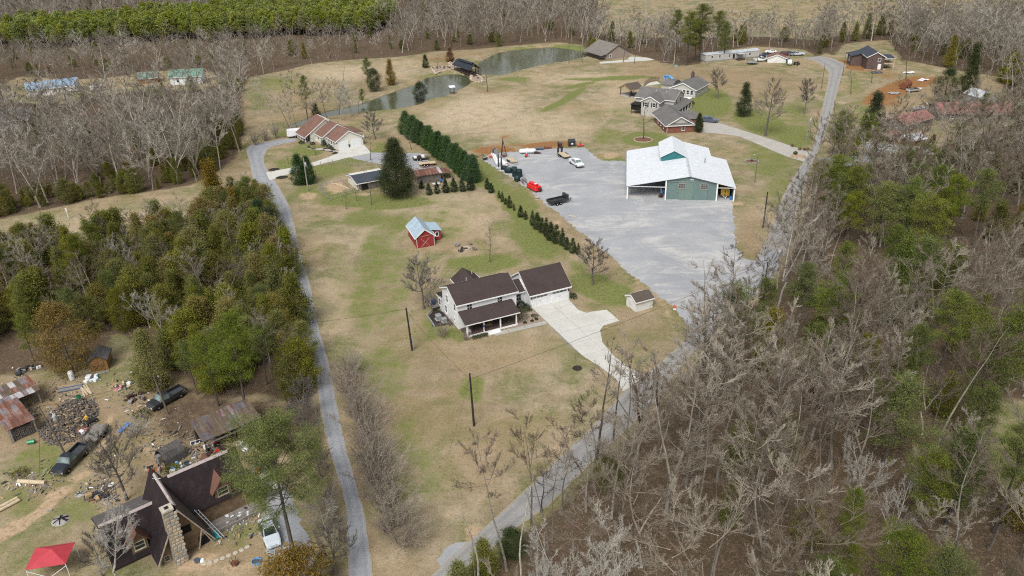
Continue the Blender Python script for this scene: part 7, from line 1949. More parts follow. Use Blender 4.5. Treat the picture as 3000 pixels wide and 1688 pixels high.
Z2 = lambda a,b,z=0.0:G(a * .34938,950 + b * .34938,z)
q0 = Z2(1745,1090);ps = thing('pole_shed','long open pole shed with leaf strewn tin roof behind the cabin','shed',(q0.x,q0.y,0),yaw_of(Z2(1735,1000,2.2),Z2(2205,800,2.2)))
L_ = (Z2(2205,800,2.2) - Z2(1735,1000,2.2)).length
sheets(ps,['sheet_4','sheet_5','sheet_5','sheet_4','sheet_5','sheet_1'],-.3,L_,-.2,4.2,2.3,2.95,11,7,m_rows=3)
for x in (0,L_ / 2,L_ - .4):
 for y,z in ((.1,2.3),(4.0,2.9)):post(ps,x,y,-.1,z,.18,'wood_dark')
for x in (.05,L_ - .45):bx(ps,'beam','wood_dark',x - .05,x + .05,0,4.1,2.1,2.25)
bx(ps,'rear_wall','old_board',-.1,L_ - .3,4.1,4.18,-.1,2.8);bx(ps,'front_beam','wood_grey',-.1,L_ - .3,-.05,.1,1.5,1.62);bx(ps,'front_beam','wood_grey',-.1,L_ - .3,-.08,.05,2.12,2.28)
r = random.Random(4)
for k in range(10):MB().rbox(L_ * .55 + k * .3,1.2 + r.uniform(-.3,.3),.8,.1,.12,1.9,r.uniform(-.3,.3),r.uniform(-.3,.3)).build('stored_board',M[r.choice(['wood_orange','wood_raw','wood_dark'])],ps)
small('junk_heap','white rubble heap at the mouth of the long pole shed','junk',735,1300,.4,f_junk(['stone_pale','plastic_white','stone_grey'],16,1.8,6));small('junk_heap','mixed junk stored under the long pole shed roof','junk',640,1315,.4,f_junk(['paint_charcoal','plastic_white','paint_red','rust_dark'],12,1.6,7))
qa = Z2(110,1000);ws = thing('wood_shed','L-shaped open woodshed with rusty patched tin roof','shed',(qa.x,qa.y,0),yaw_of(Z2(95,925,2.1),Z2(320,830,2.1)))
W1 = (Z2(320,830,2.1) - Z2(95,925,2.1)).length;D1 = (Z2(40,560,2.5) - Z2(95,925,2.1)).length
sheets(ws,['sheet_2','sheet_0','sheet_2','sheet_1','sheet_0'],-.2,W1,0,D1 * .6,2.15,2.4,5,12,m_rows=5)
sheets(ws,['sheet_0','sheet_5','sheet_1','sheet_3'],-.2,W1 * 1.9,D1 * .58,D1,2.41,2.6,9,13,m_rows=3)
for x,y in ((0,.1),(W1 - .2,.1),(W1 - .2,D1 * .55),(W1 * 1.8,D1 * .62),(0,D1 * .95),(W1 * 1.8,D1 * .95)):post(ws,x,y,-.1,2.2,.16,'wood_grey')
bx(ws,'rear_wall','old_board',-.1,W1 * 1.8,D1 * .97,D1,-.1,2.5)

st2 = thing('firewood_stack','tight stack of grey firewood under the woodshed','firewood',(qa.x,qa.y,0),ws.rotation_euler.z)
r = random.Random(8);big_ = MB()
for i in range(12):
 for j in range(10):MB().tube((.3 + i * (W1 - .7) / 12 + .08 * (j % 2),.25 + r.uniform(-.06,.06),.12 + j * .165),(.3 + i * (W1 - .7) / 12,1.2,.12 + j * .165),.085,n=6).build('log','log_bark',st2)
hp = G(205,1235);wp = thing('firewood_heap','wide tossed heap of split firewood beside the woodshed','firewood',(hp.x,hp.y,0),.3)
logs = firewood(random.Random(2),850,0,0,3.6,5.6,1.0)
logs.sort(key=lambda t:-max(t[0].z,t[1].z))
for a,b,rd in logs[:290]:MB().tube(a,b,rd,rd * .9,5).build('log',M['log_bark' if rd < .11 else 'log_cut'],wp)
m = MB().mat(M['log_bark'])
for a,b,rd in logs[290:]:m.tube(a,b,rd,rd * .9,5)
o = m.build('buried_log',None,wp);o['kind'] = 'stuff'
def f_drum(t):MB().lathe([(.28,-.45),(.3,-.42),(.3,-.16),(.31,-.15),(.3,-.14),(.3,.14),(.31,.15),(.3,.16),(.3,.42),(.28,.45)],14,(0,0,.31),'x').build('shell','paint_green',t);MB().lathe([(.25,0),(.2,.01)],12,(-.455,0,.31),'x').build('end_cap','galv',t)
small('drum','bright green drum lying in front of the woodshed','barrel',93,1300,.25,f_drum)
small('bucket','green tub on top of the firewood heap','tub',236,1180,0,lambda t:(MB().lathe([(.3,0),(.36,.4),(.32,.41),(.28,.05)],12).build('shell','paint_green',t),MB().lathe([(.3,0),(.1,.01)],10,(0,0,.3)).build('load','mulch',t)),.85)

p = G(212,1358);bt = car('pickup_truck','black single cab pickup with bull bar parked in the dirt yard',(p.x,p.y,0),yaw_of(G(240,1330),G(185,1385)),'paint_black','pickup',gl='car_glass_pale')
MB().path([(2.95,-.7,.45),(2.95,-.7,1.0),(2.95,.7,1.0),(2.95,.7,.45)],.04).path([(2.95,-.7,.75),(2.95,.7,.75)],.04).build('bull_bar','paint_charcoal',bt)
flatbed('deck_trailer','grey plank car trailer hitched behind the black pickup',tuple(G(279,1283)),yaw_of(G(300,1255),G(258,1310)),4.4,2.0,'deck_grey','paint_charcoal',False,8)
p = G(268,1240);t = thing('quad_bike','low black buggy with yellow panel behind the plank trailer','buggy',(p.x,p.y,0),1.0);bx(t,'body','paint_charcoal',-.7,.7,-.35,.35,.3,.6,bevel=.05);bx(t,'panel','paint_yellow',-.6,-.3,-.2,.2,.9,1.4);bx(t,'seat','cloth_dark',-.4,.1,-.25,.25,.6,.75)
for x in (-.55,.55):
 for y in (-.45,.45):wheel(t,x,y,.25,.18,'rim_white')
small('toy_pile','pink toys and orange boom beside the plank trailer','toys',258,1262,.5,f_junk(['paint_pink','paint_orange','plastic_white','rust'],9,.9,9))
p = G(490,1178);car('pickup_truck','dark truck half hidden under branches by the cedars',(p.x,p.y,0),yaw_of(G(530,1150),G(440,1200)),'paint_charcoal','pickup',gl='car_glass_pale')
p = G(780,1418);car('pickup_truck','old white pickup with loaded bed beside the cabin porch',(p.x,p.y,.02),yaw_of(G(752,1395),G(800,1450)),'paint_oldwhite','pickup',rim='rim_white')
small('truck_load','red and white junk heaped in the old white pickup bed','junk',755,1398,.5,f_junk(['paint_red','plastic_white','plastic_white','paint_orange'],9,.7,10),.78)
p = G(792,1570);car('parked_car','silver sedan on the gravel beside the foreground pine',(p.x,p.y,.02),yaw_of(G(778,1535),G(802,1605)),'paint_silver','sedan',gl='car_glass')

q = G(268,1090);bs = thing('board_shed','brown cedar board garden shed with double doors under the bronze cedar','shed',(q.x,q.y,0),R_(14));wall_gable(bs,'cedar_board',0,2.5,0,3.2,1.9,.8,'y');roof_gable(bs,'roof_grey',0,2.5,0,3.2,1.9,.8,'y',oh=.2,ohg=.15,th=.08,trim='wood_dark')
for x0 in (.45,1.27):
 d = bx(bs,'door','cedar_board',x0,x0 + .78,-.05,-.003,.1,1.75)
 for a in (((x0 + .05,.15),(x0 + .73,.9)),((x0 + .05,.9),(x0 + .73,.15)),((x0 + .05,.95),(x0 + .73,.95))):MB().tube((a[0][0],-.065,a[0][1]),(a[1][0],-.065,a[1][1]),.035,n=4).build('brace','wood_dark',d)
MB().rbox(1.9,-.8,.08,1.6,.5,.1,.3).build('ramp','wood_grey',bs)
q = G(478,1358);lt = thing('log_hut','small grey arched hut with weathered roof and open front','hut',(q.x,q.y,0),yaw_of(Z2(1300,990),Z2(1520,1010)) - .5)
m = MB();AR = [(-1.25,0),(-1.15,1.0),(-.7,1.75),(0,2.1),(.7,1.75),(1.15,1.0),(1.25,0)]
for k in range(6):
 a,b = AR[k],AR[k + 1]
 for j in range(7):
  y0 = -.2 + j * .4;MB().hexa([(a[0],y0,a[1]),(b[0],y0,b[1]),(b[0],y0 + .38,b[1]),(a[0],y0 + .38,a[1]),(a[0] * 1.07,y0,a[1] * 1.05 + .02),(b[0] * 1.07,y0,b[1] * 1.05 + .02),(b[0] * 1.07,y0 + .38,b[1] * 1.05 + .02),(a[0] * 1.07,y0 + .38,a[1] * 1.05 + .02)]).build('shingle','roof_wood',lt)
MB().prism(AR,'y',2.3,2.4).build('rear_wall','old_board',lt);bx(lt,'post','stone_grey',-.35,.35,-.6,-.1,0,1.5)
cn = thing('canopy_tent','red canopy tent with white frame at the bottom left corner','canopy',tuple(G(165,1672)),R_(10));m = MB()
for a,b in (((-2,-1.6),(2,-1.6)),((2,-1.6),(2,1.6)),((2,1.6),(-2,1.6)),((-2,1.6),(-2,-1.6))):m.poly([(a[0],a[1],2.2),(b[0],b[1],2.2),(.2,.2,2.95)])
o = m.build('canopy','tarp_red',cn);s_ = o.modifiers.new('thick','SOLIDIFY');s_.thickness = .03
for x in (-1.95,1.95):
 for y in (-1.55,1.55):MB().tube((x,y,0),(x,y,2.2),.04).build('leg','plastic_white',cn)
MB().tube((-1.95,-1.55,1.9),(0,-1.55,.6),.03).tube((1.95,-1.55,1.9),(0,-1.55,.6),.03).build('brace','plastic_white',cn)
small('fire_ring','ashy burn pile with pale ash in the yard','fire pit',178,1525,0,lambda t:(MB().lathe([(1.0,.0),(.7,.12),(.2,.2)],12).build('ash','ash',t),[MB().tube((.9 * math.cos(k),.8 * math.sin(k),.08),(.1 * math.cos(k * 2),.1,.3),.07).build('log','charred',t) for k in range(9)]));small('fire_ring','small dark burnt patch higher in the yard','fire pit',233,1448,0,lambda t:(MB().lathe([(.6,0),(.4,.08),(.1,.1)],10).build('ash','ash',t),[MB().tube((.5 * math.cos(k),.5 * math.sin(k),.05),(0,0,.15),.04).build('log','charred',t) for k in range(5)]))
small('log','thick pale log lying at the left of the dirt track','log',92,1417,0,lambda t:(MB().tube((-1.7,.2,.28),(1.9,-.2,.28),.27,n=9).build('trunk','wood_pale',t),MB().tube((-1.5,.3,.5),(-2.1,.9,.9),.08).build('stub','log_bark',t)));small('log','two pale logs at the left border beside the track','log',18,1490,.9,lambda t:[MB().tube((-1.6,k * .6,.22),(1.6,k * .6,.22),.2,n=8).build('trunk','wood_pale',t) for k in range(2)])
small('junk_heap','dark scrap heap on the grass left of the cabin','junk',285,1452,.3,f_junk(['cloth_dark','rust','wood_raw','paint_charcoal','paint_maroon'],16,1.2,11));small('junk_heap','white plastic chairs and bins beside the board shed','junk',272,1112,.2,f_junk(['plastic_white','plastic_white','paint_steel','paint_teal'],12,1.0,12));small('junk_heap','blue and white laundry heap below the cabin deck','junk',700,1515,.5,f_junk(['plastic_blue','plastic_white','plastic_white','paint_maroon','cloth_dark'],20,1.3,13));small('junk_heap','blue and white toys behind the cabin ridge','junk',528,1372,.5,f_junk(['paint_skyblue','plastic_white','plastic_white','paint_charcoal','paint_red'],14,1.2,14));small('junk_heap','scrap boards and drums left of the log hut','junk',465,1378,.5,f_junk(['wood_raw','paint_charcoal','paint_orange','stone_pale','stone_pale'],12,1.2,15));small('junk_heap','pale wreckage beside the trees above the dark truck','junk',365,1133,.4,f_junk(['wood_pale','plastic_white','wood_dark','paint_pink'],10,1.1,16));small('junk_heap','old tyres and dark boards by the hidden truck','junk',395,1170,.4,f_junk(['rust_dark','wood_dark','wood_grey'],10,1.5,17));small('junk_heap','dark rubbish under the cedars above the woodshed','junk',80,1085,.4,f_junk(['stone_pale','paint_charcoal','wood_grey','plastic_white'],14,2.0,18))
small('board_stack','stack of grey boards above the firewood heap','lumber',205,1140,.35,lambda t:[MB().rbox(r.uniform(-.2,.2),-.5 + .2 * k,.1 + .07 * (k % 3),3.2,.24,.07,r.uniform(-.1,.1)).build('board',M[r.choice(['wood_grey','paint_steel','wood_raw'])],t) for k in range(8)]);small('board_stack','long pale planks leaning above the firewood heap','lumber',250,1145,-.8,lambda t:[MB().rbox(r.uniform(-.2,.2),-.4 + .22 * k,.1 + .06 * (k % 2),3.4,.2,.06,r.uniform(-.15,.15)).build('board','wood_pale',t) for k in range(5)])
small('water_tank','white upright tank between the woodshed and the board shed','tank',212,1112,0,lambda t:(MB().lathe([(.38,0),(.4,.1),(.4,1.2),(.3,1.45),(.1,1.5)],12).build('shell','plastic_white',t),bx(t,'stand','wood_dark',-.4,.4,-.4,.4,-.05,.0)))
small('blue_slide','bright blue plastic slide lying in the grass','slide',365,1258,1.2,lambda t:(MB().hexa([(-.9,-.25,.05),(.9,-.25,.35),(.9,.25,.35),(-.9,.25,.05),(-.9,-.3,.2),(.9,-.3,.5),(.9,.3,.5),(-.9,.3,.2)]).build('chute','paint_blue',t),bx(t,'foot','cloth_dark',.7,1.1,-.25,.25,0,.34)))
small('window_frame','white discarded window frame beside the pole shed','window',572,1297,.4,lambda t:(MB().box(-.6,.6,-.4,-.32,0,.1).box(-.6,.6,.32,.4,0,.1).box(-.6,-.52,-.32,.32,0,.1).box(.52,.6,-.32,.32,0,.1).box(-.03,.03,-.32,.32,0,.1).build('sash','trim_white',t),bx(t,'pane','pane',-.5,.5,-.3,.3,.02,.05)))
small('white_grate','pale slatted panel lying left of the yard tree','panel',324,1428,1.9,lambda t:[bx(t,'slat','plastic_white',-.7 + .2 * k,-.58 + .2 * k,-.3,.3,.02,.07) for k in range(8)] + [bx(t,'rail','plastic_white',-.75,.9,y - .03,y + .03,.0,.019) for y in (-.25,.25)])
small('teal_chair','teal plastic chair at the corner of the cabin','chair',636,1580,.5,lambda t:(bx(t,'seat','paint_teal',-.3,.3,-.3,.3,.38,.44),bx(t,'backrest','paint_teal',-.3,.3,.25,.31,.44,.95),[bx(t,'leg','paint_teal',x - .03,x + .03,y - .03,y + .03,0,.38) for x in (-.26,.26) for y in (-.26,.26)]));small('wading_pool','pale blue round wading pool near the foreground pine','pool',752,1648,0,lambda t:(MB().lathe([(.5,0),(.55,.22),(.5,.24),(.46,.06)],16).build('shell','paint_skyblue',t),MB().lathe([(.46,0),(.1,.01)],14,(0,0,.14)).build('water','pane_pale',t)))
small('fire_basket','rusty dark metal fire basket on the front grass','fire pit',688,1655,.4,lambda t:([MB().tube((.35 * math.cos(k),.35 * math.sin(k),0),(.45 * math.cos(k),.45 * math.sin(k),.8),.03).build('bar','rust_dark',t) for k in range(7)],MB().lathe([(.42,0),(.4,.05)],10,(0,0,.3)).build('pan','rust',t)));small('planter_pot','pale blue pot by the chimney foot','pot',578,1648,0,lambda t:(MB().lathe([(.2,0),(.32,.45),(.28,.46)],10).build('pot','paint_steel',t),MB().lathe([(.3,0),(.2,.25)],8,(.5,.2,0)).build('saucer','plastic_white',t)))
for q,(x,y,lab) in enumerate([(668,1492,'dark bicycle lying on the cabin deck edge'),(705,1478,'dark bicycle leaning at the cabin deck end')]):
 small('bicycle',lab,'bicycle',x,y,.7,lambda t:(wheel(t,-.5,0,.32,.06),wheel(t,.5,0,.32,.06),MB().path([(-.5,0,.32),(-.1,0,.75),(.4,0,.75),(0,0,.32),(-.1,0,.75)],.03).path([(.5,0,.32),(.38,0,.95),(.38,.2,.97)],.025).build('frame','paint_charcoal',t),bx(t,'saddle','cloth_dark',-.25,.02,-.06,.06,.8,.86)))
PTH = [(598,1652),(614,1649),(634,1643),(652,1636),(670,1628),(690,1620),(708,1612),(724,1603)]
for q,(x,y) in enumerate(PTH):
 p = G(x,y);t = thing('stepping_stone','round pale stepping stone in the curved path before the cabin','stone',(p.x,p.y,0),q,'stepping stones before the cabin');MB().lathe([(.3,0),(.32,.05),(.26,.08)],9).build('disc','stone_pale',t);t.scale = (1,.85,1)
r = random.Random(77)
for mt,n in (('wood_grey',520),('log_bark',620),('wood_raw',200),('stone_pale',120),('plastic_white',90),('paint_charcoal',120)):
 m = MB()
 for _ in range(n):
  cx,cy,sx,sy = r.choice([(210,1170,70,60),(390,1150,70,50),(480,1300,110,90),(640,1320,110,50),(690,1530,70,50),(300,1440,60,40),(70,1180,70,60),(560,1340,90,40),(90,1410,70,40)])
  p = G(r.gauss(cx,sx * .6),r.gauss(cy,sy * .6));s_ = r.uniform(.06,.2)
  m.rbox(p.x,p.y,.04 + r.uniform(0,.1),s_ * r.choice([1,1,4]),s_,r.uniform(.04,.16),r.uniform(0,3),r.gauss(0,.2))
 tag(m.build('yard_debris',M[mt],None),'scraps and sticks strewn over the junk yard',None,None,'stuff')
brushpile = tree('brush',1,tuple(G(405,1275)),2.6,None,'heap of dead pale branches beside the log hut','brush_pile','shrub',None,2.0,crown_mat='bark_pale')
for q,(x,y,w_,h,m_,lab) in enumerate([(510,1385,2.4,1.3,'leaf_cedar','green bramble clump beside the log hut'),(420,1225,2.6,1.6,'leaf_shrub','green bush under the hidden truck'),(60,1395,2.2,1.2,'leaf_cedar','green brambles at the left log')]):shrub(0,0,w_,h,m_,lab,world=tuple(G(x,y)),n=500,leaf=.16)

def pole(x,y,ytop,lab,mat,r=.16,extra=None,lean=(0,0)):
 p = G(x,y);h = px_h(x,y,ytop);t = thing('utility_pole',lab,'pole',(p.x,p.y,0))
 MB().tube((0,0,-.3),(lean[0],lean[1],h),r,r * .7,8).build('shaft',M[mat],t)
 if extra == 'transformer':
  MB().lathe([(.2,0),(.26,.05),(.26,.75),(.2,.85),(.05,.9)],10,(.32,-.1,h - 1.9)).build('transformer','galv',t)
  for k in (-.1,.1):MB().lathe([(.05,0),(.04,.2)],6,(.32 + k,-.1,h - 1.0)).build('insulator','plastic_white',t)
 if extra == 'lamp':
  MB().path([(0,0,h - .3),(-.9,-.1,h)],.04).build('arm','galv',t);MB().lathe([(.1,0),(.28,-.12),(.22,-.2)],10,(-.95,-.1,h + .06)).build('lamp_head','galv',t)
 if extra == 'meter':
  bx(t,'conduit','galv',.14,.2,-.05,.03,0,h * .75);bx(t,'meter_box','steel_grey',.16,.4,-.2,.1,1.2,1.9)
 bx(t,'pin','galv',-.08,.08,-.04,.04,h - .02,h + .25)
 return Vector((p.x + lean[0],p.y + lean[1],h))
pA = pole(1208,1027,902,'dark utility pole with conduit on the lawn left of the white house','pole_dark',.17,'meter',(-.35,0))
pB = pole(1389,1248,1094,'plain dark utility pole standing alone in the front lawn','pole_dark',.16,None,(-.2,0))
pC = pole(903,560,465,'grey utility pole with transformer in front of the twin cedars','pole_grey',.17,'transformer')
pD = pole(2235,668,562,'utility pole on the grass point between lot and road','pole_dark',.16,'meter')
pE = pole(2211,534,452,'lamp post with arm on the lawn beside the barn','pole_brown',.11,'lamp')
pF = pole(2362,413,338,'grey transformer pole beside the upper road','pole_grey',.17,'transformer')
pG = pole(2406,262,186,'plain brown pole at the upper road bend','pole_brown',.14)
pH = pole(2468,222,152,'tall pole with transformer near the brick house drive','pole_brown',.14,'transformer')
pI = pole(2243,815,768,'short dark pole at the road junction under the trees','pole_dark',.13)
pJ = pole(193,1332,1195,'leaning grey pole with white transformer over the firewood heap','pole_brown',.15,'transformer',(-1.6,.4))
pK = pole(494,1215,1105,'broken leaning pole beside the hidden dark truck','pole_brown',.15,None,(-.9,.5))
pL = pole(178,275,188,'white topped pole beside the blue roofed house','pole_grey',.13,'lamp')
pM = pole(2645,342,255,'thin pole above the red roofed house','pole_grey',.1,'transformer')
def wirerun(name,lab,a,b,sag=.8,r=.018):
 t = thing(name,lab,'wire',tuple(a));d = b - a;pts = [(d.x * k / 12,d.y * k / 12,d.z * k / 12 - 4 * sag * (k / 12) * (1 - k / 12)) for k in range(13)]
 MB().path(pts,r,4).build('cable','wire',t);MB().tube((0,0,-.06),(0,0,.08),.05).build('clamp','galv',t)
wirerun('overhead_wire','thin wire from the lawn pole across the driveway to the junction pole',pB - Vector((0,0,.9)),pI,.6,.02);wirerun('overhead_wire','thin wire between the two dark lawn poles',pA - Vector((0,0,.4)),pB - Vector((0,0,.8)),.7)
wirerun('overhead_wire','wire from the house pole into the left road trees',pA - Vector((0,0,.2)),G(560,1080) + Vector((0,0,7)),.9);wirerun('overhead_wire','wire along the road verge above the lot',pD,pI,.5);wirerun('overhead_wire','wire from the leaning pole to the broken pole',pJ,pK,.6)
wirerun('guy_wire','pale guy wire bracing the leaning pole in the junk yard',pJ - Vector((0,0,.5)),G(115,1395),.02);wirerun('guy_wire','guy wire with yellow guard below the lone lawn pole',pB - Vector((0,0,.6)),G(1315,1330),.02,.012)
p = G(1902,1194);t = thing('mailbox','white mailbox on a post at the road edge','mailbox',(p.x,p.y,0),.6);post(t,0,0,-.1,1.0,.1,'wood_grey');MB().prism([(-.14,1.0),(.14,1.0),(.14,1.2),(0,1.32),(-.14,1.2)],'x',-.3,.3).build('box','plastic_white',t);bx(t,'flag','paint_red',0,.04,-.18,-.145,1.1,1.3)
small('mailbox','pale mailbox at the junction edge of the right wood','mailbox',2284,752,.6,lambda t:(post(t,0,0,-.1,1.0,.1,'wood_grey'),bx(t,'box','plastic_white',-.3,.3,-.15,.15,1.0,1.3,bevel=.06)))
small('field_marker','white marker post standing in the left hay field','post',201,640,0,lambda t:(MB().tube((0,0,0),(0,0,2.6),.08,n=6).build('shaft','plastic_white',t),bx(t,'plate','plastic_white',-.15,.15,-.03,.03,1.7,2.6)))
small('manhole','round dark drain cover in the driveway side lawn','cover',1391 + 300,1079,0,lambda t:(MB().lathe([(.75,0),(.7,.07),(.2,.12)],14).build('mulch','mulch',t),MB().lathe([(.12,0),(.08,.2)],7,(0,0,.1)).build('stake','wood_dark',t)))


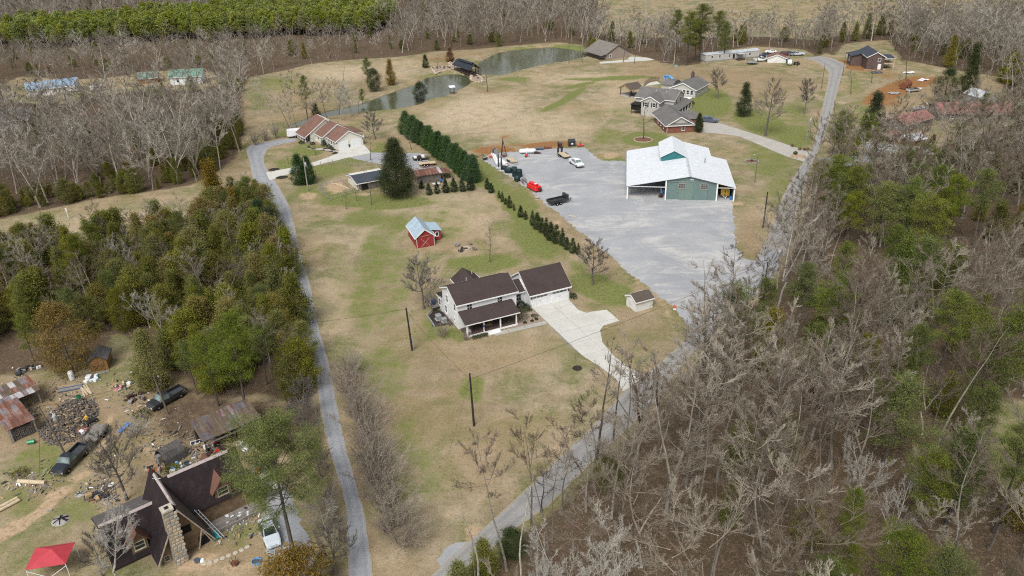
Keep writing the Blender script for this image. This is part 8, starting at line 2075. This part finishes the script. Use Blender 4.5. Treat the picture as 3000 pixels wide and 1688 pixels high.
SINGLES = [
 ('yard',0,1242,905,742,'bare twiggy tree standing left of the white two-storey house','bare_tree',1.1),
 ('yard_sparse',0,1435,768,648,'thin bare tree on the green lawn behind the white house','bare_tree',1.1),
 ('yard',1,1736,835,682,'bare upright oval tree between the garage and the gravel lot','bare_tree',1.15),
 ('yard_sparse',0,1088,600,500,'bare grey tree in front of the dark roofed shed','bare_tree',1.2),
 ('yard_sparse',2,1046,590,540,'small crooked bare tree beside the garden pen','bare_tree',1.2),
 ('yard_sparse',2,1015,612,560,'little bare sapling on the lawn below the garden pen','bare_tree',1.1),
 ('yard',3,1100,409,312,'round bare tree on the lawn behind the brown roofed ranch house','bare_tree',1.05),
 ('yard_sparse',1,1206,438,378,'slender bare tree at the foot of the tall evergreen hedge','bare_tree',1.2),
 ('yard_sparse',1,1086,470,390,'thin bare tree beside the ranch house gravel drive','bare_tree',1.1),
 ('yard',2,2104,290,196,'bare tree on the slope between the grey house and the parked cars','bare_tree',1.0),
 ('yard',1,2243,398,212,'tall bare brown twigged tree beside the dark lawn cedar','bare_tree',1.0),
 ('yard',2,2356,336,230,'bare tree on the lawn close beside the upper road','bare_tree',1.0),
 ('yard_sparse',1,2493,276,195,'bare tree across the upper road from the lawn','bare_tree',1.3),
 ('yard_sparse',1,1884,410,300,'twin stemmed bare tree in the round mulch ring','bare_tree',1.3),
 ('yard_sparse',0,1428,269,168,'bare twin trunk tree on the bank above the covered bridge','bare_tree',1.2),
 ('bare_far',0,800,384,218,'tall bare tree in the meadow left of the ranch house','bare_tree',.75),
 ('bare_far',2,852,376,212,'tall bare tree behind the white enclosed trailer','bare_tree',.7),
 ('slim',1,870,378,290,'slim trunk at the edge of the green pond arm','bare_tree',1.0),
 ('slim',0,905,366,262,'slim trunk behind the ranch house ridge','bare_tree',1.0),
 ('slim',1,960,358,232,'tall slim tree behind the ranch house, right of the ridge','bare_tree',1.2),
 ('pale',0,1000,352,232,'pale silvery spreading tree behind the ranch house','bare_tree',1.1),
 ('pale',1,1030,340,262,'smaller pale tree over the pond edge behind the ranch house','bare_tree',1.1),
 ('slim',0,1667,186,120,'bare tree at the far end of the big pond bank','bare_tree',1.2),
 ('slim',1,1706,181,112,'bare tree on the bank beside the tan house porch','bare_tree',1.2),
 ('slim',0,1826,182,96,'bare tree standing in front of the tan brick house','bare_tree',1.4),
 ('slim',1,1858,186,104,'bare tree on the concrete pad edge right of the tan house','bare_tree',1.4),
 ('bare',0,2651,256,104,'big pale spreading bare tree between the brick house and the red tank','bare_tree',1.3),
 ('yard_sparse',1,2553,242,172,'dark bare tree in front of the dark brick house','bare_tree',1.2),
 ('yard_sparse',2,2634,254,208,'small dark tree beside the red tank','bare_tree',1.2),
 ('yard_sparse',0,2612,400,300,'bare tree in front of the red roofed house','bare_tree',1.2),
 ('yard',1,2440,445,350,'bare dark tree at the junction by the upper road','bare_tree',1.0),
 ('yard',0,372,1464,1245,'bare yard tree beside the dark shingled cabin','bare_tree',.95),
 ('pale',2,345,1715,1482,'pale silvery tree standing before the cabin dormer','bare_tree',1.25),
 ('slim',0,1749,1345,985,'tall dark trunked tree at the roadside below the driveway mouth','bare_tree',1.1),
 ('slim',1,1796,1290,1040,'slim roadside tree with forked top below the driveway mouth','bare_tree',1.2),
 ('yard_sparse',1,1876,1245,1000,'crooked dark tree at the road edge opposite the driveway','bare_tree',1.2),
 ('yard_sparse',1,1926,1192,990,'leaning roadside tree right of the driveway mouth','bare_tree',1.2),
 ('yard_sparse',0,1648,1505,1325,'cluster stemmed bare tree at the lower road edge','bare_tree',1.2),
 ('yard_sparse',2,1586,1500,1370,'thin bare tree leaning over the lower road','bare_tree',1.3),
 ('pale',1,1662,1830,1575,'chalky pale tree crown at the bottom edge, by the lower road wood','bare_tree',1.1),
 ('pale',0,1835,1830,1530,'large chalky pale tree crown with mistletoe at the bottom edge','bare_tree',1.1),
 ('pale',2,1560,1830,1620,'pale low tree crown beside the roadside pines','bare_tree',1.1),
 ('pale',1,2516,1480,1300,'pale fan shaped tree left of its taller pale twin in the right wood','bare_tree',1.0),
 ('pale',0,2645,1460,1272,'tallest pale fan shaped tree in the right wood','bare_tree',1.0),
 ('pale',2,2692,1525,1365,'pale fan shaped tree lowest on the right of the pale clump','bare_tree',1.0),
 ('pale',0,2335,1510,1352,'wide pale pinkish tree left of the small square topped pine','bare_tree',1.15),
 ('pale',1,2600,1600,1420,'pale tree below the fan shaped clump','bare_tree',1.0),
 ('pale',2,640,720,600,'pale dense crowned tree at the left road end of the cedar wood','bare_tree',1.1),
 ('pale',1,800,840,705,'pale brushy tree beside the left road in the cedar wood','bare_tree',1.1),
 ('pale',2,850,905,770,'pale brushy tree leaning on the left road edge','bare_tree',1.0),
 ('pale',0,540,1010,880,'bright pale bare crown among the dark cedars','bare_tree',1.1),
 ('pale',1,370,820,690,'grey bare crown in the middle of the cedar wood','bare_tree',1.0),
 ('pale',2,60,800,690,'grey bare crown at the left end of the cedar wood','bare_tree',1.1),
 ('pale',1,440,960,830,'grey branching crown above the junk yard','bare_tree',1.2),
 ('bigcedar',0,1166,577,394,'huge dark green cedar in the lawn beside the rusty shed','cedar_tree',1.0),
 ('leyland',0,880,540,447,'dense green cedar behind the utility pole at the ranch drive','cedar_tree',1.15),
 ('leyland',1,905,537,455,'green cedar merged with its neighbour behind the ranch drive pole','cedar_tree',1.15),
 ('cedar',2,2178,341,238,'lone dark layered cedar on the grey house lawn','cedar_tree',1.3),
 ('bigcedar',0,2046,388,328,'dark broadleaf evergreen at the corner of the brick garage','evergreen_tree',.8),
 ('cedar',0,1247,199,158,'dense dark cedar at the pond head left of the covered bridge','cedar_tree',1.2),
 ('pine',0,1078,256,165,'pine on the meadow point left of the pond','pine_tree',1.0),
 ('cedar',1,1098,268,196,'grey green cedar beside the meadow pine','cedar_tree',1.0),
 ('cedar',3,1146,250,168,'thin bronze cedar on the pond point','cedar_tree',.7),
 ('cedar',1,1232,291,222,'grey green pine leaning over the lower pond','pine_tree',1.0),
 ('pine',2,1062,300,245,'low pine at the outlet of the lower pond','pine_tree',1.0),
 ('pine',3,900,342,208,'tall slim pine behind the ranch house, left of the ridge','pine_tree',.8),
 ('cedar',0,926,338,285,'dark cedar behind the ranch house roof','cedar_tree',1.2),
 ('pine',0,2010,192,30,'tall pine in the clump above the mobile home','pine_tree',1.15),
 ('pine',1,2050,182,8,'tallest pine of the clump above the mobile home','pine_tree',1.2),
 ('pine',2,2035,178,48,'lower pine filling the middle of the tall clump','pine_tree',1.0),
 ('pine',4,2120,178,60,'shorter pine right of the tall clump','pine_tree',1.0),
 ('pine',3,2095,168,30,'right hand pine of the tall clump behind the mobile home','pine_tree',1.15),
 ('pine',1,1978,168,25,'left hand pine of the tall clump behind the mobile home','pine_tree',1.1),
 ('cedar',2,2828,290,120,'tall dark cedar above the pale tarp shelter','cedar_tree',.9),
 ('cedar',4,2762,305,193,'bronze cedar beside the junk under the tall dark cedar','cedar_tree',1.1),
 ('cedar',0,2545,425,262,'dark pointed cedar right of the upper road','cedar_tree',.95),
 ('pine',2,2450,465,316,'dark open pine at the upper road bend','pine_tree',1.25),
 ('pine',0,2520,470,330,'broad pine between the pointed cedar and the road','pine_tree',1.3),
 ('pine',1,2330,1010,800,'green pine near the road above the rust leaved sapling','pine_tree',1.1),
 ('pine',3,2745,1120,880,'tall green pine behind the broad rounded pine','pine_tree',1.2),
 ('pine',2,2920,1180,930,'dense green pine near the right border clearing','pine_tree',1.2),
 ('pine',4,2225,960,830,'low pine at the road edge above the driveway bend','pine_tree',1.0),
 ('yard',3,912,1290,1165,'grey brushy tree over the left lane behind the long shed','bare_tree',1.1),
 ('yard',1,940,1400,1275,'grey brushy tree at the lane edge right of the white pickup','bare_tree',1.2),
 ('pale',1,955,1560,1420,'pale brushy tree at the lane edge below the foreground pine','bare_tree',1.1),
 ('yard',0,985,1680,1520,'bare tree leaning over the lower end of the left lane','bare_tree',1.1),
 ('pale',2,925,1740,1580,'pale bare crown at the bottom edge beside the left lane','bare_tree',1.1),
 ('yard',2,890,1240,1120,'bare tree between the pines and the left lane','bare_tree',1.2),
 ('yard',3,300,1690,1560,'bare tree beside the red canopy tent','bare_tree',1.0),
 ('pine',4,2555,505,388,'yellow green pine below the dark pointed cedar','pine_tree',1.1),
 ('pine',2,2490,520,420,'low yellow green pine over the side drive','pine_tree',1.1),
 ('cedar',1,2402,545,462,'bushy olive cedar at the junction corner','cedar_tree',1.2),
 ('pine',2,2480,725,580,'yellow pine on the left of the roadside pine stand','pine_tree',1.1),
 ('pine',4,2560,745,560,'broad yellow pine in the middle of the pine stand','pine_tree',1.1),
 ('pine',0,2630,750,545,'tall yellow pine at the centre of the pine stand','pine_tree',1.0),
 ('pine',2,2690,790,595,'bright yellow pine lowest in the pine stand','pine_tree',1.1),
 ('pine',1,2760,735,530,'green pine right of the yellow pine stand','pine_tree',1.0),
 ('pine',3,2850,720,520,'grey green pine at the far right of the pine stand','pine_tree',1.1),
 ('leyland',2,2608,945,665,'tall column shaped green pine among the grey trees','pine_tree',.62),
 ('pine',4,2455,860,720,'small olive pine left of the column shaped pine','pine_tree',.9),
 ('pine',2,2845,1250,985,'layered green pine at the right of the wood','pine_tree',1.0),
 ('pine',4,2850,1330,1150,'lower grey green pine under the layered pine','pine_tree',1.1),
 ('pine',4,2590,1360,1130,'broad rounded pine in the middle of the right wood','pine_tree',1.25),
 ('pine',2,2475,1620,1425,'small square topped pine between pale trees','pine_tree',.8),
 ('pine',0,2440,1760,1560,'pine crown at the bottom edge of the right wood','pine_tree',1.2),
 ('pine',2,2600,1800,1540,'broad pine crown at the bottom edge of the right wood','pine_tree',1.2),
 ('pine',4,2720,1830,1600,'lower right pine crown at the bottom edge','pine_tree',1.2),
 ('pine',1,2985,780,600,'green pine crown at the right border of the picture','pine_tree',1.1),
 ('pine',2,3000,960,820,'yellow green pine crown at the right border below the other','pine_tree',1.0),
 ('pine',0,722,1222,905,'bright pine with open limbs beside the left road','pine_tree',1.0),
 ('pine',2,640,1190,970,'green pine left of the bright open pine','pine_tree',1.0),
 ('bigpine',0,858,1612,1205,'large foreground pine beside the silver car','pine_tree',1.05),
 ('cedar',1,880,1790,1605,'yellow bronze cedar crown at the bottom edge by the gravel drive','cedar_tree',1.3),
 ('pine',2,95,985,820,'lime green pine at the left of the cedar wood','pine_tree',.9),
 ('pine',4,100,1060,920,'lower lime green pine at the left of the cedar wood','pine_tree',.9),
 ('pine',2,245,880,735,'pale yellow green pine in the cedar wood','pine_tree',1.0),
 ('cedar',4,215,1095,880,'tall orange bronze cedar beside the brown garden shed','cedar_tree',1.1),
 ('cedar',0,455,1135,958,'bright green cedar above the parked black truck in the trees','cedar_tree',1.1),
 ('cedar',2,645,655,462,'tall bronze cedar at the field corner','cedar_tree',1.1),
 ('cedar',4,800,735,600,'dark green cedar overhanging the left road','cedar_tree',1.1),
 ('cedar',0,770,700,580,'green cedar behind the one overhanging the left road','cedar_tree',1.2),
 ('cedar',3,700,665,540,'bronze cedar in the row along the left road','cedar_tree',1.2),
 ('cedar',3,1420,1690,1575,'small green cedar at the lower road edge','cedar_tree',1.1),
 ('cedar',1,1500,1635,1545,'small dark cedar at the roadside under bare twigs','cedar_tree',1.1),
 ('cedar',3,1350,1760,1640,'small green cedar at the bottom edge beside the road','cedar_tree',1.1),
 ('cedar',1,1785,1440,1320,'green cedar in the undergrowth below the roadside trunks','cedar_tree',.9),
]
MATS = {'bare tree at the far':None}
for i,(kind,var,x,y,yt,lab,nm,wd_) in enumerate(SINGLES):
 kw = {}
 if 'bronze' in lab or 'yellow bronze' in lab:kw['crown_mat'] = 'leaf_bronze'
 if 'lime' in lab or 'yellow' in lab and kind == 'pine':kw['crown_mat'] = 'leaf_lime'
 if kind == 'bigpine':kw['crown_mat'] = 'leaf_lime'
 if 'column shaped' in lab:kw['crown_mat'] = 'leaf_pine'
 if 'overhanging' in lab:kw['crown_mat'] = 'leaf_shrub'
 if kind == 'cedar' and ('dark' in lab or 'grey green' in lab):kw['crown_mat'] = 'leaf_darkcedar'
 if kind == 'bigcedar' and 'broadleaf' in lab:kw['crown_mat'] = 'leaf_darkcedar'
 if 'pinkish' in lab or 'brown twigged' in lab:kw['crown_mat'] = 'bark_brush'
 big_ = 1.14 if kind == 'pine' and x > 2200 and 500 < y < 1500 else 1.0
 tree(kind,var,P3(x,y),px_h(x,y,yt) * big_,None,lab,nm,'tree',None,wd_ * (1.12 if big_ > 1 else 1),**kw)

tree('arbor',0,P3(1318,181),px_h(1318,181,138),None,'rust leaved young oak behind the covered bridge','oak_tree','tree',None,1.3,crown_mat='leaf_rust')
tree('yard_sparse',2,P3(1283,196),px_h(1283,196,158),None,'small maroon twigged tree on the stony point by the bridge','ornamental_tree','tree',None,1.4,crown_mat='leaf_rust',trunk_mat='bark_dark')
tree('yard_sparse',2,P3(925,455),px_h(925,455,400),None,'small tree with rusty leaves on the ranch house front lawn','ornamental_tree','tree',None,1.5,crown_mat='leaf_rust')
tree('arbor',1,P3(2380,1180),5.0,None,'rust leaved beech sapling in the right wood','beech_tree','tree',None,1.3,crown_mat='leaf_rust')
tree('yard_sparse',2,P3(845,480),px_h(845,480,455),None,'tiny bare sapling on the ranch house lawn','bare_tree','tree')
tree('yard_sparse',2,P3(1686,1062),px_h(1686,1080,1052),None,'tiny planted sapling in a dark mulch ring beside the driveway','sapling','tree',None,.8)

HG = [(1190,392,322),(1212,407,332),(1236,423,346),(1260,438,362),(1286,458,376),(1312,474,395),(1338,494,412),(1362,517,432),(1388,534,448)]
HG += [((a[0] + b[0]) / 2,(a[1] + b[1]) / 2 + 1,(a[2] + b[2]) / 2 + 9) for a,b in zip(HG[:-1],HG[1:])]
for q,(x,y,yt) in enumerate(HG):
 tree('leyland',q,P3(x,y),px_h(x,y,yt + (q * 7 % 5) * 2),None,'dense dark evergreen in the tall hedge row beside the gravel lot','hedge_tree','tree','tall evergreen hedge row',1.42)
for q,(x,y,h) in enumerate([(1257,571,3.0),(1281,567,3.1),(1306,564,3.4),(1330,562,3.5),(1355,561,3.7),(1379,557,3.8)]):
 tree('arbor',q,P3(x,y),h,None,'small cone shaped evergreen in the row of six on the lawn edge','arborvitae','shrub','six small evergreens in a row',1.15)
tree('arbor',1,P3(1428,554),2.9,None,'rounded evergreen right of the tall hedge end, upper of two','arborvitae','shrub',None,1.3)
tree('arbor',2,P3(1439,565),2.5,None,'rounded evergreen right of the tall hedge end, lower of two','arborvitae','shrub',None,1.3)
tree('arbor',2,P3(1236,552),2.0,None,'loose little evergreen at the rusty shed corner','arborvitae','shrub',None,1.4)
for q,(x,y,h) in enumerate([(1462,580,1.8),(1472,591,2.6),(1482,599,1.6),(1493,609,3.0),(1506,617,1.7),(1526,636,2.7),(1540,643,2.1),(1560,661,3.6),(1574,671,3.8),(1588,682,3.5),(1600,692,4.3),(1614,703,4.0),(1630,713,4.2),(1647,720,4.0),(1661,731,2.7),(1678,741,3.3),(1694,746,2.6)]):
 tree('arbor',q,P3(x,y),h,None,'young dark evergreen in the planted line along the gravel lot bank','young_evergreen','shrub','young evergreens along the lot bank',[1.0,.9,1.1][q % 3],crown_mat='leaf_darkcedar')

for q,(x,y,h) in enumerate([(1026,1105,5.0),(1036,1150,5.4),(1050,1195,5.8),(1064,1240,5.6),(1078,1285,6.0),(1094,1330,5.8),(1110,1378,6.0),(1126,1430,5.8),(1142,1485,5.6),(1160,1540,5.4),(1178,1592,5.0),(1100,1420,3.6),(1060,1310,3.2),(1082,1375,3.4),(1030,1215,3.0),(1118,1500,3.2),(1098,1460,2.6),(1130,1560,2.8)]):
 tree('brush',q,P3(x,y),h,None,'bare pinkish brown shrub tree in the long row beside the left road','brush_tree','shrub','brown shrub trees beside the left road',1.5)
for q,(x,y,yt,lab) in enumerate([(748,425,378,'leftmost bare crepe myrtle at the gravel drive bend'),(779,412,366,'middle bare crepe myrtle at the gravel drive bend'),(809,406,350,'largest bare crepe myrtle beside the enclosed trailer')]):
 tree('brush',q,P3(x,y),px_h(x,y,yt),None,lab,'crepe_myrtle','shrub')

rw = np.random.default_rng(21)
for x,y,r in [(100,275,14),(230,262,8),(10,360,13),(420,240,9),(510,238,13),(610,240,6),(2550,225,16),(2480,200,16),(2640,290,14),(2690,380,11),(2790,352,12),(2860,300,10),(2620,398,7),(2560,455,6),(2665,430,4),(1790,165,13),(1850,175,12),(2060,170,10),(2100,172,10),(2150,168,10),(2200,165,10),(2260,170,13),(2320,165,12),(2360,170,10),(280,1050,5),(340,1020,5),(430,1180,6),(2420,180,10),
    (60,1110,9),(270,1040,6),(330,1075,6),(360,1110,6),(400,1090,5),(2450,600,2),(750,470,8)]:
 q = G(x,y);NO_GO.append((q.x,q.y,r))
_sp = [G(s[2],s[3]) for s in SINGLES]
for q,s_ in zip(_sp,SINGLES):NO_GO.append((q.x,q.y - (2.2 if s_[0] == 'pine' else 0),4.2 if s_[0] == 'pine' else (2.6 if s_[0] in ('pale','leyland') else 1.6)))
PLACED = {'bare':[],'bare_far':[],'cedar':[],'pine':[],'plant_pine':[],'thicket':[]}
def put(kind,A,B,hlo,hhi,wood,nvar,hfun=None):
 k = free(A,B);A,B = A[k],B[k]
 px,py = to_px(A,B)
 k = (px > -260) & ~((px < 2080) & (wood == 'right') & (kind != 'bare') & (kind != 'thicket')) & (px < 3260) & (py < 2250) & (B > 24)
 for x,y in zip(A[k],B[k]):
  h = rw.uniform(hlo,hhi)
  if hfun is not None:h *= hfun(x,y)
  PLACED[kind].append((float(x),float(y),float(h),wood,int(rw.integers(nvar)),float(rw.uniform(.85,1.2))))
RP = [s_ for s_ in SINGLES if s_[2] > 2200 and s_[3] > 550 and s_[0] in ('pine','leyland','pale')]
def right_h(x,y):
 px,py = to_px(np.array([x]),np.array([y]));px,py = float(px[0]),float(py[0])
 k = min(1.0,.8 + .2 * float(edge_dist(WOODS['right'],np.array([x]),np.array([y]))[0]) / 14)
 for s_ in RP:
  if abs(px - s_[2]) < 75 and 0 < py - s_[3] < 190:k = min(k,.42 + .3 * abs(px - s_[2]) / 75)
 return k
A,B = scatter(WOODS['right'],4.0,rw,.96)
e = edge_dist(WOODS['right'],A,B)
u = rw.uniform(size=A.shape)
bare_r = (u > .22) | (e < 4)
put('bare',A[bare_r & (e > 0.2)],B[bare_r & (e > 0.2)],14,22,'right',7,right_h)
put('cedar',A[~bare_r & (u > .09)],B[~bare_r & (u > .09)],4,9,'right',5)
put('pine',A[~bare_r & (u <= .09)],B[~bare_r & (u <= .09)],11,16,'right',5)
A,B = scatter(WOODS['cedar'],3.3,rw,.97)
u = rw.uniform(size=A.shape)
put('cedar',A[u < .66],B[u < .66],6.8,11.2,'cedar',5)
put('bare',A[(u >= .66) & (u < .92)],B[(u >= .66) & (u < .92)],8,12.5,'cedar',7)
put('pine',A[u >= .92],B[u >= .92],9,12,'cedar',5)
def up_h(x,y):
 px,py = to_px(np.array([x]),np.array([y]));px,py = float(px[0]),float(py[0])
 if px < 690 and 295 < py < 372:return .5
 return .5 if (px < 1150 and 100 < py < 195) else (.75 if (px < 1150 and 100 < py < 225) else 1.0)
A,B = scatter(WOODS['upleft'],5.0,rw,.95)
k = ~inside(WOODS['pines'],A,B)
A,B = A[k],B[k]
u = rw.uniform(size=A.shape);e = edge_dist(WOODS['upleft'],A,B)
far = B > 420
put('bare_far',A[(u > .10) & ~(far & (u < .45))],B[(u > .10) & ~(far & (u < .45))],13,20,'upleft',5,up_h)
k = (u <= .10) | ((e < 13) & (e > 1) & (u < .6) & (B < 250))
put('cedar',A[k],B[k],3.5,7.5,'upleft',5)
A,B = scatter(WOODS['upleft'],2.9,rw,.6);e = edge_dist(WOODS['upleft'],A,B);k = (e > .5) & (e < 11) & (B < 235)
put('cedar',A[k],B[k],2.5,5.5,'upleft',5)
A,B = scatter(WOODS['pines'],3.8,rw,.97)
put('plant_pine',A,B,11,14,'pines',2)
A,B = scatter(WOODS['back'],3.6,rw,.95)
u = rw.uniform(size=A.shape)
put('bare_far',A[u > .12],B[u > .12],10,14.5,'back',5)
put('cedar',A[u <= .12],B[u <= .12],5,9,'back',5)
A,B = scatter(WOODS['ur'],3.7,rw,.95)
u = rw.uniform(size=A.shape)
put('bare_far',A[u > .12],B[u > .12],12,19,'ur',5)
put('cedar',A[u <= .12],B[u <= .12],6,12,'ur',5)
PT = [tuple(G(a,b))[:2] for a,b in [(815,392),(900,350),(960,345),(1050,316),(1062,345),(1000,362),(930,374),(850,394)]]
A,B = scatter(PT,3.8,rw,.85)
put('bare_far',A,B,10,16,'pond',5)

FARW = [tuple(G(a,b))[:2] for a,b in [(2200,4),(2500,12),(2800,22),(3300,30),(3300,-40),(2200,-50)]]
A,B = scatter(FARW,7.0,rw,.9)
put('bare_far',A,B,15,20,'far',5)

for wname,sp,kp in (('right',3.2,.6),('cedar',3.6,.5),('upleft',4.0,.6),('ur',3.4,.6),('back',3.2,.7)):
 A,B = scatter(WOODS[wname],sp,rw,kp)
 k = (B < 345);put('thicket',A[k],B[k],1.4,3.2,wname,2)
TH2 = [tuple(G(a,b))[:2] for a,b in [(480,1120),(620,1160),(780,1180),(930,1200),(945,1330),(860,1330),(760,1330),(680,1290),(560,1300),(470,1290),(430,1200)]]
A,B = scatter(TH2,1.5,rw,.9);put('thicket',A,B,1.1,2.6,'yard',2)
TH3 = [tuple(G(a,b))[:2] for a,b in [(880,1200),(935,1190),(1000,1440),(1015,1560),(990,1700),(940,1700),(960,1500)]]
A,B = scatter(TH3,1.9,rw,.8);put('thicket',A,B,1.2,3.0,'yard',2)
LABELS = {
 ('bare','pond'):('bare grey tree in the clump between the ranch house and the pond','bare trees behind the ranch house'),
 ('bare','right'):('bare grey hardwood in the wood right of the lower road','bare trees of the right wood'),
 ('bare','cedar'):('bare grey tree growing among the cedars of the left wood','bare trees in the cedar wood'),
 ('bare','upleft'):('bare grey hardwood in the large wood at the upper left','bare trees of the upper left wood'),
 ('bare','back'):('bare hardwood in the tree belt below the far hay field','bare trees of the far belt'),
 ('bare','ur'):('bare hardwood in the wood at the upper right corner','bare trees of the upper right wood'),
 ('bare','far'):('bare tree in the dark wood beyond the far hay field','bare trees beyond the hay field'),
 ('cedar','right'):('dark understorey cedar in the wood right of the lower road','cedars of the right wood'),
 ('cedar','cedar'):('olive or bronze cedar in the dense wood left of the left road','cedars of the left wood'),
 ('cedar','upleft'):('dark cedar at the foot of the large upper left wood','cedars of the upper left wood'),
 ('cedar','back'):('dark cedar in the tree belt below the far hay field','cedars of the far belt'),
 ('cedar','ur'):('dark cedar in the wood at the upper right corner','cedars of the upper right wood'),
 ('pine','right'):('green pine among the bare trees of the right wood','pines of the right wood'),
 ('pine','cedar'):('yellow green pine among the cedars of the left wood','pines of the cedar wood'),
 ('plant_pine','pines'):('bright green young pine in the plantation strip at the upper left','pines of the plantation'),
}
NAMES = {'bare':'hardwood_tree','cedar':'wood_cedar','bare_far':'hardwood_tree','pine':'wood_pine','plant_pine':'plantation_pine'}
REST = {}
for kind in ('bare','bare_far','cedar','pine','plant_pine'):
 L = PLACED[kind]
 def big(t):
  px,py = to_px(np.array([t[0]]),np.array([t[1]]))
  px,py = float(px[0]),float(py[0])
  d = math.hypot(t[0],t[1],0)
  off = 0 if (0 < px < 3000 and py < 1700) else (250 if -150 < px < 3150 and py < 2000 else 900)
  return d + off
 L.sort(key=big)
 cap = {'bare':220,'bare_far':80,'cedar':300,'pine':300,'plant_pine':280}[kind]
 for (x,y,h,wood,v,wd_) in L[:cap]:
  lab,grp = LABELS[(kind.replace('_far',''),wood)]
  far_ = y > 300
  tm,cm = LIB[kind][v]
  o = thing(NAMES[kind],lab,'tree',(x,y,gz(x,y)),rw.uniform(0,6.28),grp)
  s = h / libh(kind,v);o.scale = (s * wd_,s * wd_,s)
  link('trunk',tm,o);link('crown',cm,o)
 REST[kind] = L[cap:]

def mass(name,label,pts,kind,nvar):
 if not pts:return
 n = len(pts)
 me = bpy.data.meshes.new(name)
 me.vertices.add(n)
 me.vertices.foreach_set('co',np.array([(p[0],p[1],gz(p[0],p[1])) for p in pts],np.float32).ravel())
 def at(nm,typ,arr,key='value'):
  a = me.attributes.new(nm,typ,'POINT');a.data.foreach_set(key,np.asarray(arr).ravel())
 at('var','INT',np.array([p[4] % nvar for p in pts],np.int32))
 at('turn','FLOAT_VECTOR',np.stack([np.zeros(n),np.zeros(n),rw.uniform(0,6.28,n)],1).astype(np.float32),'vector')
 sc_ = np.array([p[2] / libh(kind,p[4] % nvar) for p in pts],np.float32);wd_ = np.array([p[5] for p in pts],np.float32)
 at('size','FLOAT_VECTOR',np.stack([sc_ * wd_,sc_ * wd_,sc_],1),'vector')
 o = link(name,me);tag(o,label,None,None,'stuff')
 ng = bpy.data.node_groups.new(name,'GeometryNodeTree')
 ng.interface.new_socket('Geometry',in_out='INPUT',socket_type='NodeSocketGeometry')
 ng.interface.new_socket('Geometry',in_out='OUTPUT',socket_type='NodeSocketGeometry')
 N = ng.nodes;Lk = ng.links
 gi,go = N.new('NodeGroupInput'),N.new('NodeGroupOutput')
 iop = N.new('GeometryNodeInstanceOnPoints');iop.inputs['Pick Instance'].default_value = True
 jn = N.new('GeometryNodeJoinGeometry')
 for v in reversed(range(nvar)):
  g2i = N.new('GeometryNodeGeometryToInstance')
  for ob in SRC[(kind,v)]:
   oi = N.new('GeometryNodeObjectInfo');oi.transform_space = 'ORIGINAL';oi.inputs['Object'].default_value = ob
   Lk.new(oi.outputs['Geometry'],g2i.inputs[0])
  Lk.new(g2i.outputs[0],jn.inputs[0])
 def named(nm,typ):
  a = N.new('GeometryNodeInputNamedAttribute');a.data_type = typ;a.inputs['Name'].default_value = nm;return a.outputs['Attribute']
 e2r = N.new('FunctionNodeEulerToRotation');Lk.new(named('turn','FLOAT_VECTOR'),e2r.inputs[0])
 Lk.new(gi.outputs[0],iop.inputs['Points']);Lk.new(jn.outputs[0],iop.inputs['Instance'])
 Lk.new(named('var','INT'),iop.inputs['Instance Index'])
 Lk.new(e2r.outputs[0],iop.inputs['Rotation']);Lk.new(named('size','FLOAT_VECTOR'),iop.inputs['Scale'])
 Lk.new(iop.outputs[0],go.inputs[0])
 md = o.modifiers.new('scatter','NODES');md.node_group = ng
 return o

SRC = {}
for kind,nv in (('bare',7),('bare_far',5),('cedar',5),('plant_pine',2),('pine',5)):
 for v in range(nv):
  for ob in COL.objects:
   if ob.type == 'MESH' and ob.name.startswith('trunk') and ob.data == LIB[kind][v][0]:
    cr = [c for c in ob.parent.children if c.data == LIB[kind][v][1]]
    if cr:SRC[(kind,v)] = [ob,cr[0]];break
for q,(x,y) in enumerate([(905,1240),(470,1150)]):
 tm,cm = LIB['thicket'][q]
 o = thing('thicket_shrub',['brown thicket shrub beside the left road verge','grey thicket shrub at the edge of the junk yard'][q],'shrub',P3(x,y))
 SRC[('thicket',q)] = [link('trunk',tm,o),link('crown',cm,o)]
mass('outer_woodland','bare trees of the right wood beyond the single ones',REST['bare'],'bare',7)
mass('far_woodland','grey mass of bare trees filling the far and upper left woods',REST['bare_far'],'bare_far',5)
mass('far_cedars','dark cedars scattered through the far and outer woods',REST['cedar'],'cedar',5)
mass('far_pines','bright green far part of the pine plantation',REST['plant_pine'],'plant_pine',2)
mass('undergrowth','thin brown brush covering the floor of the woods',PLACED['thicket'],'thicket',2)
print('trees',{k:len(v) for k,v in PLACED.items()})
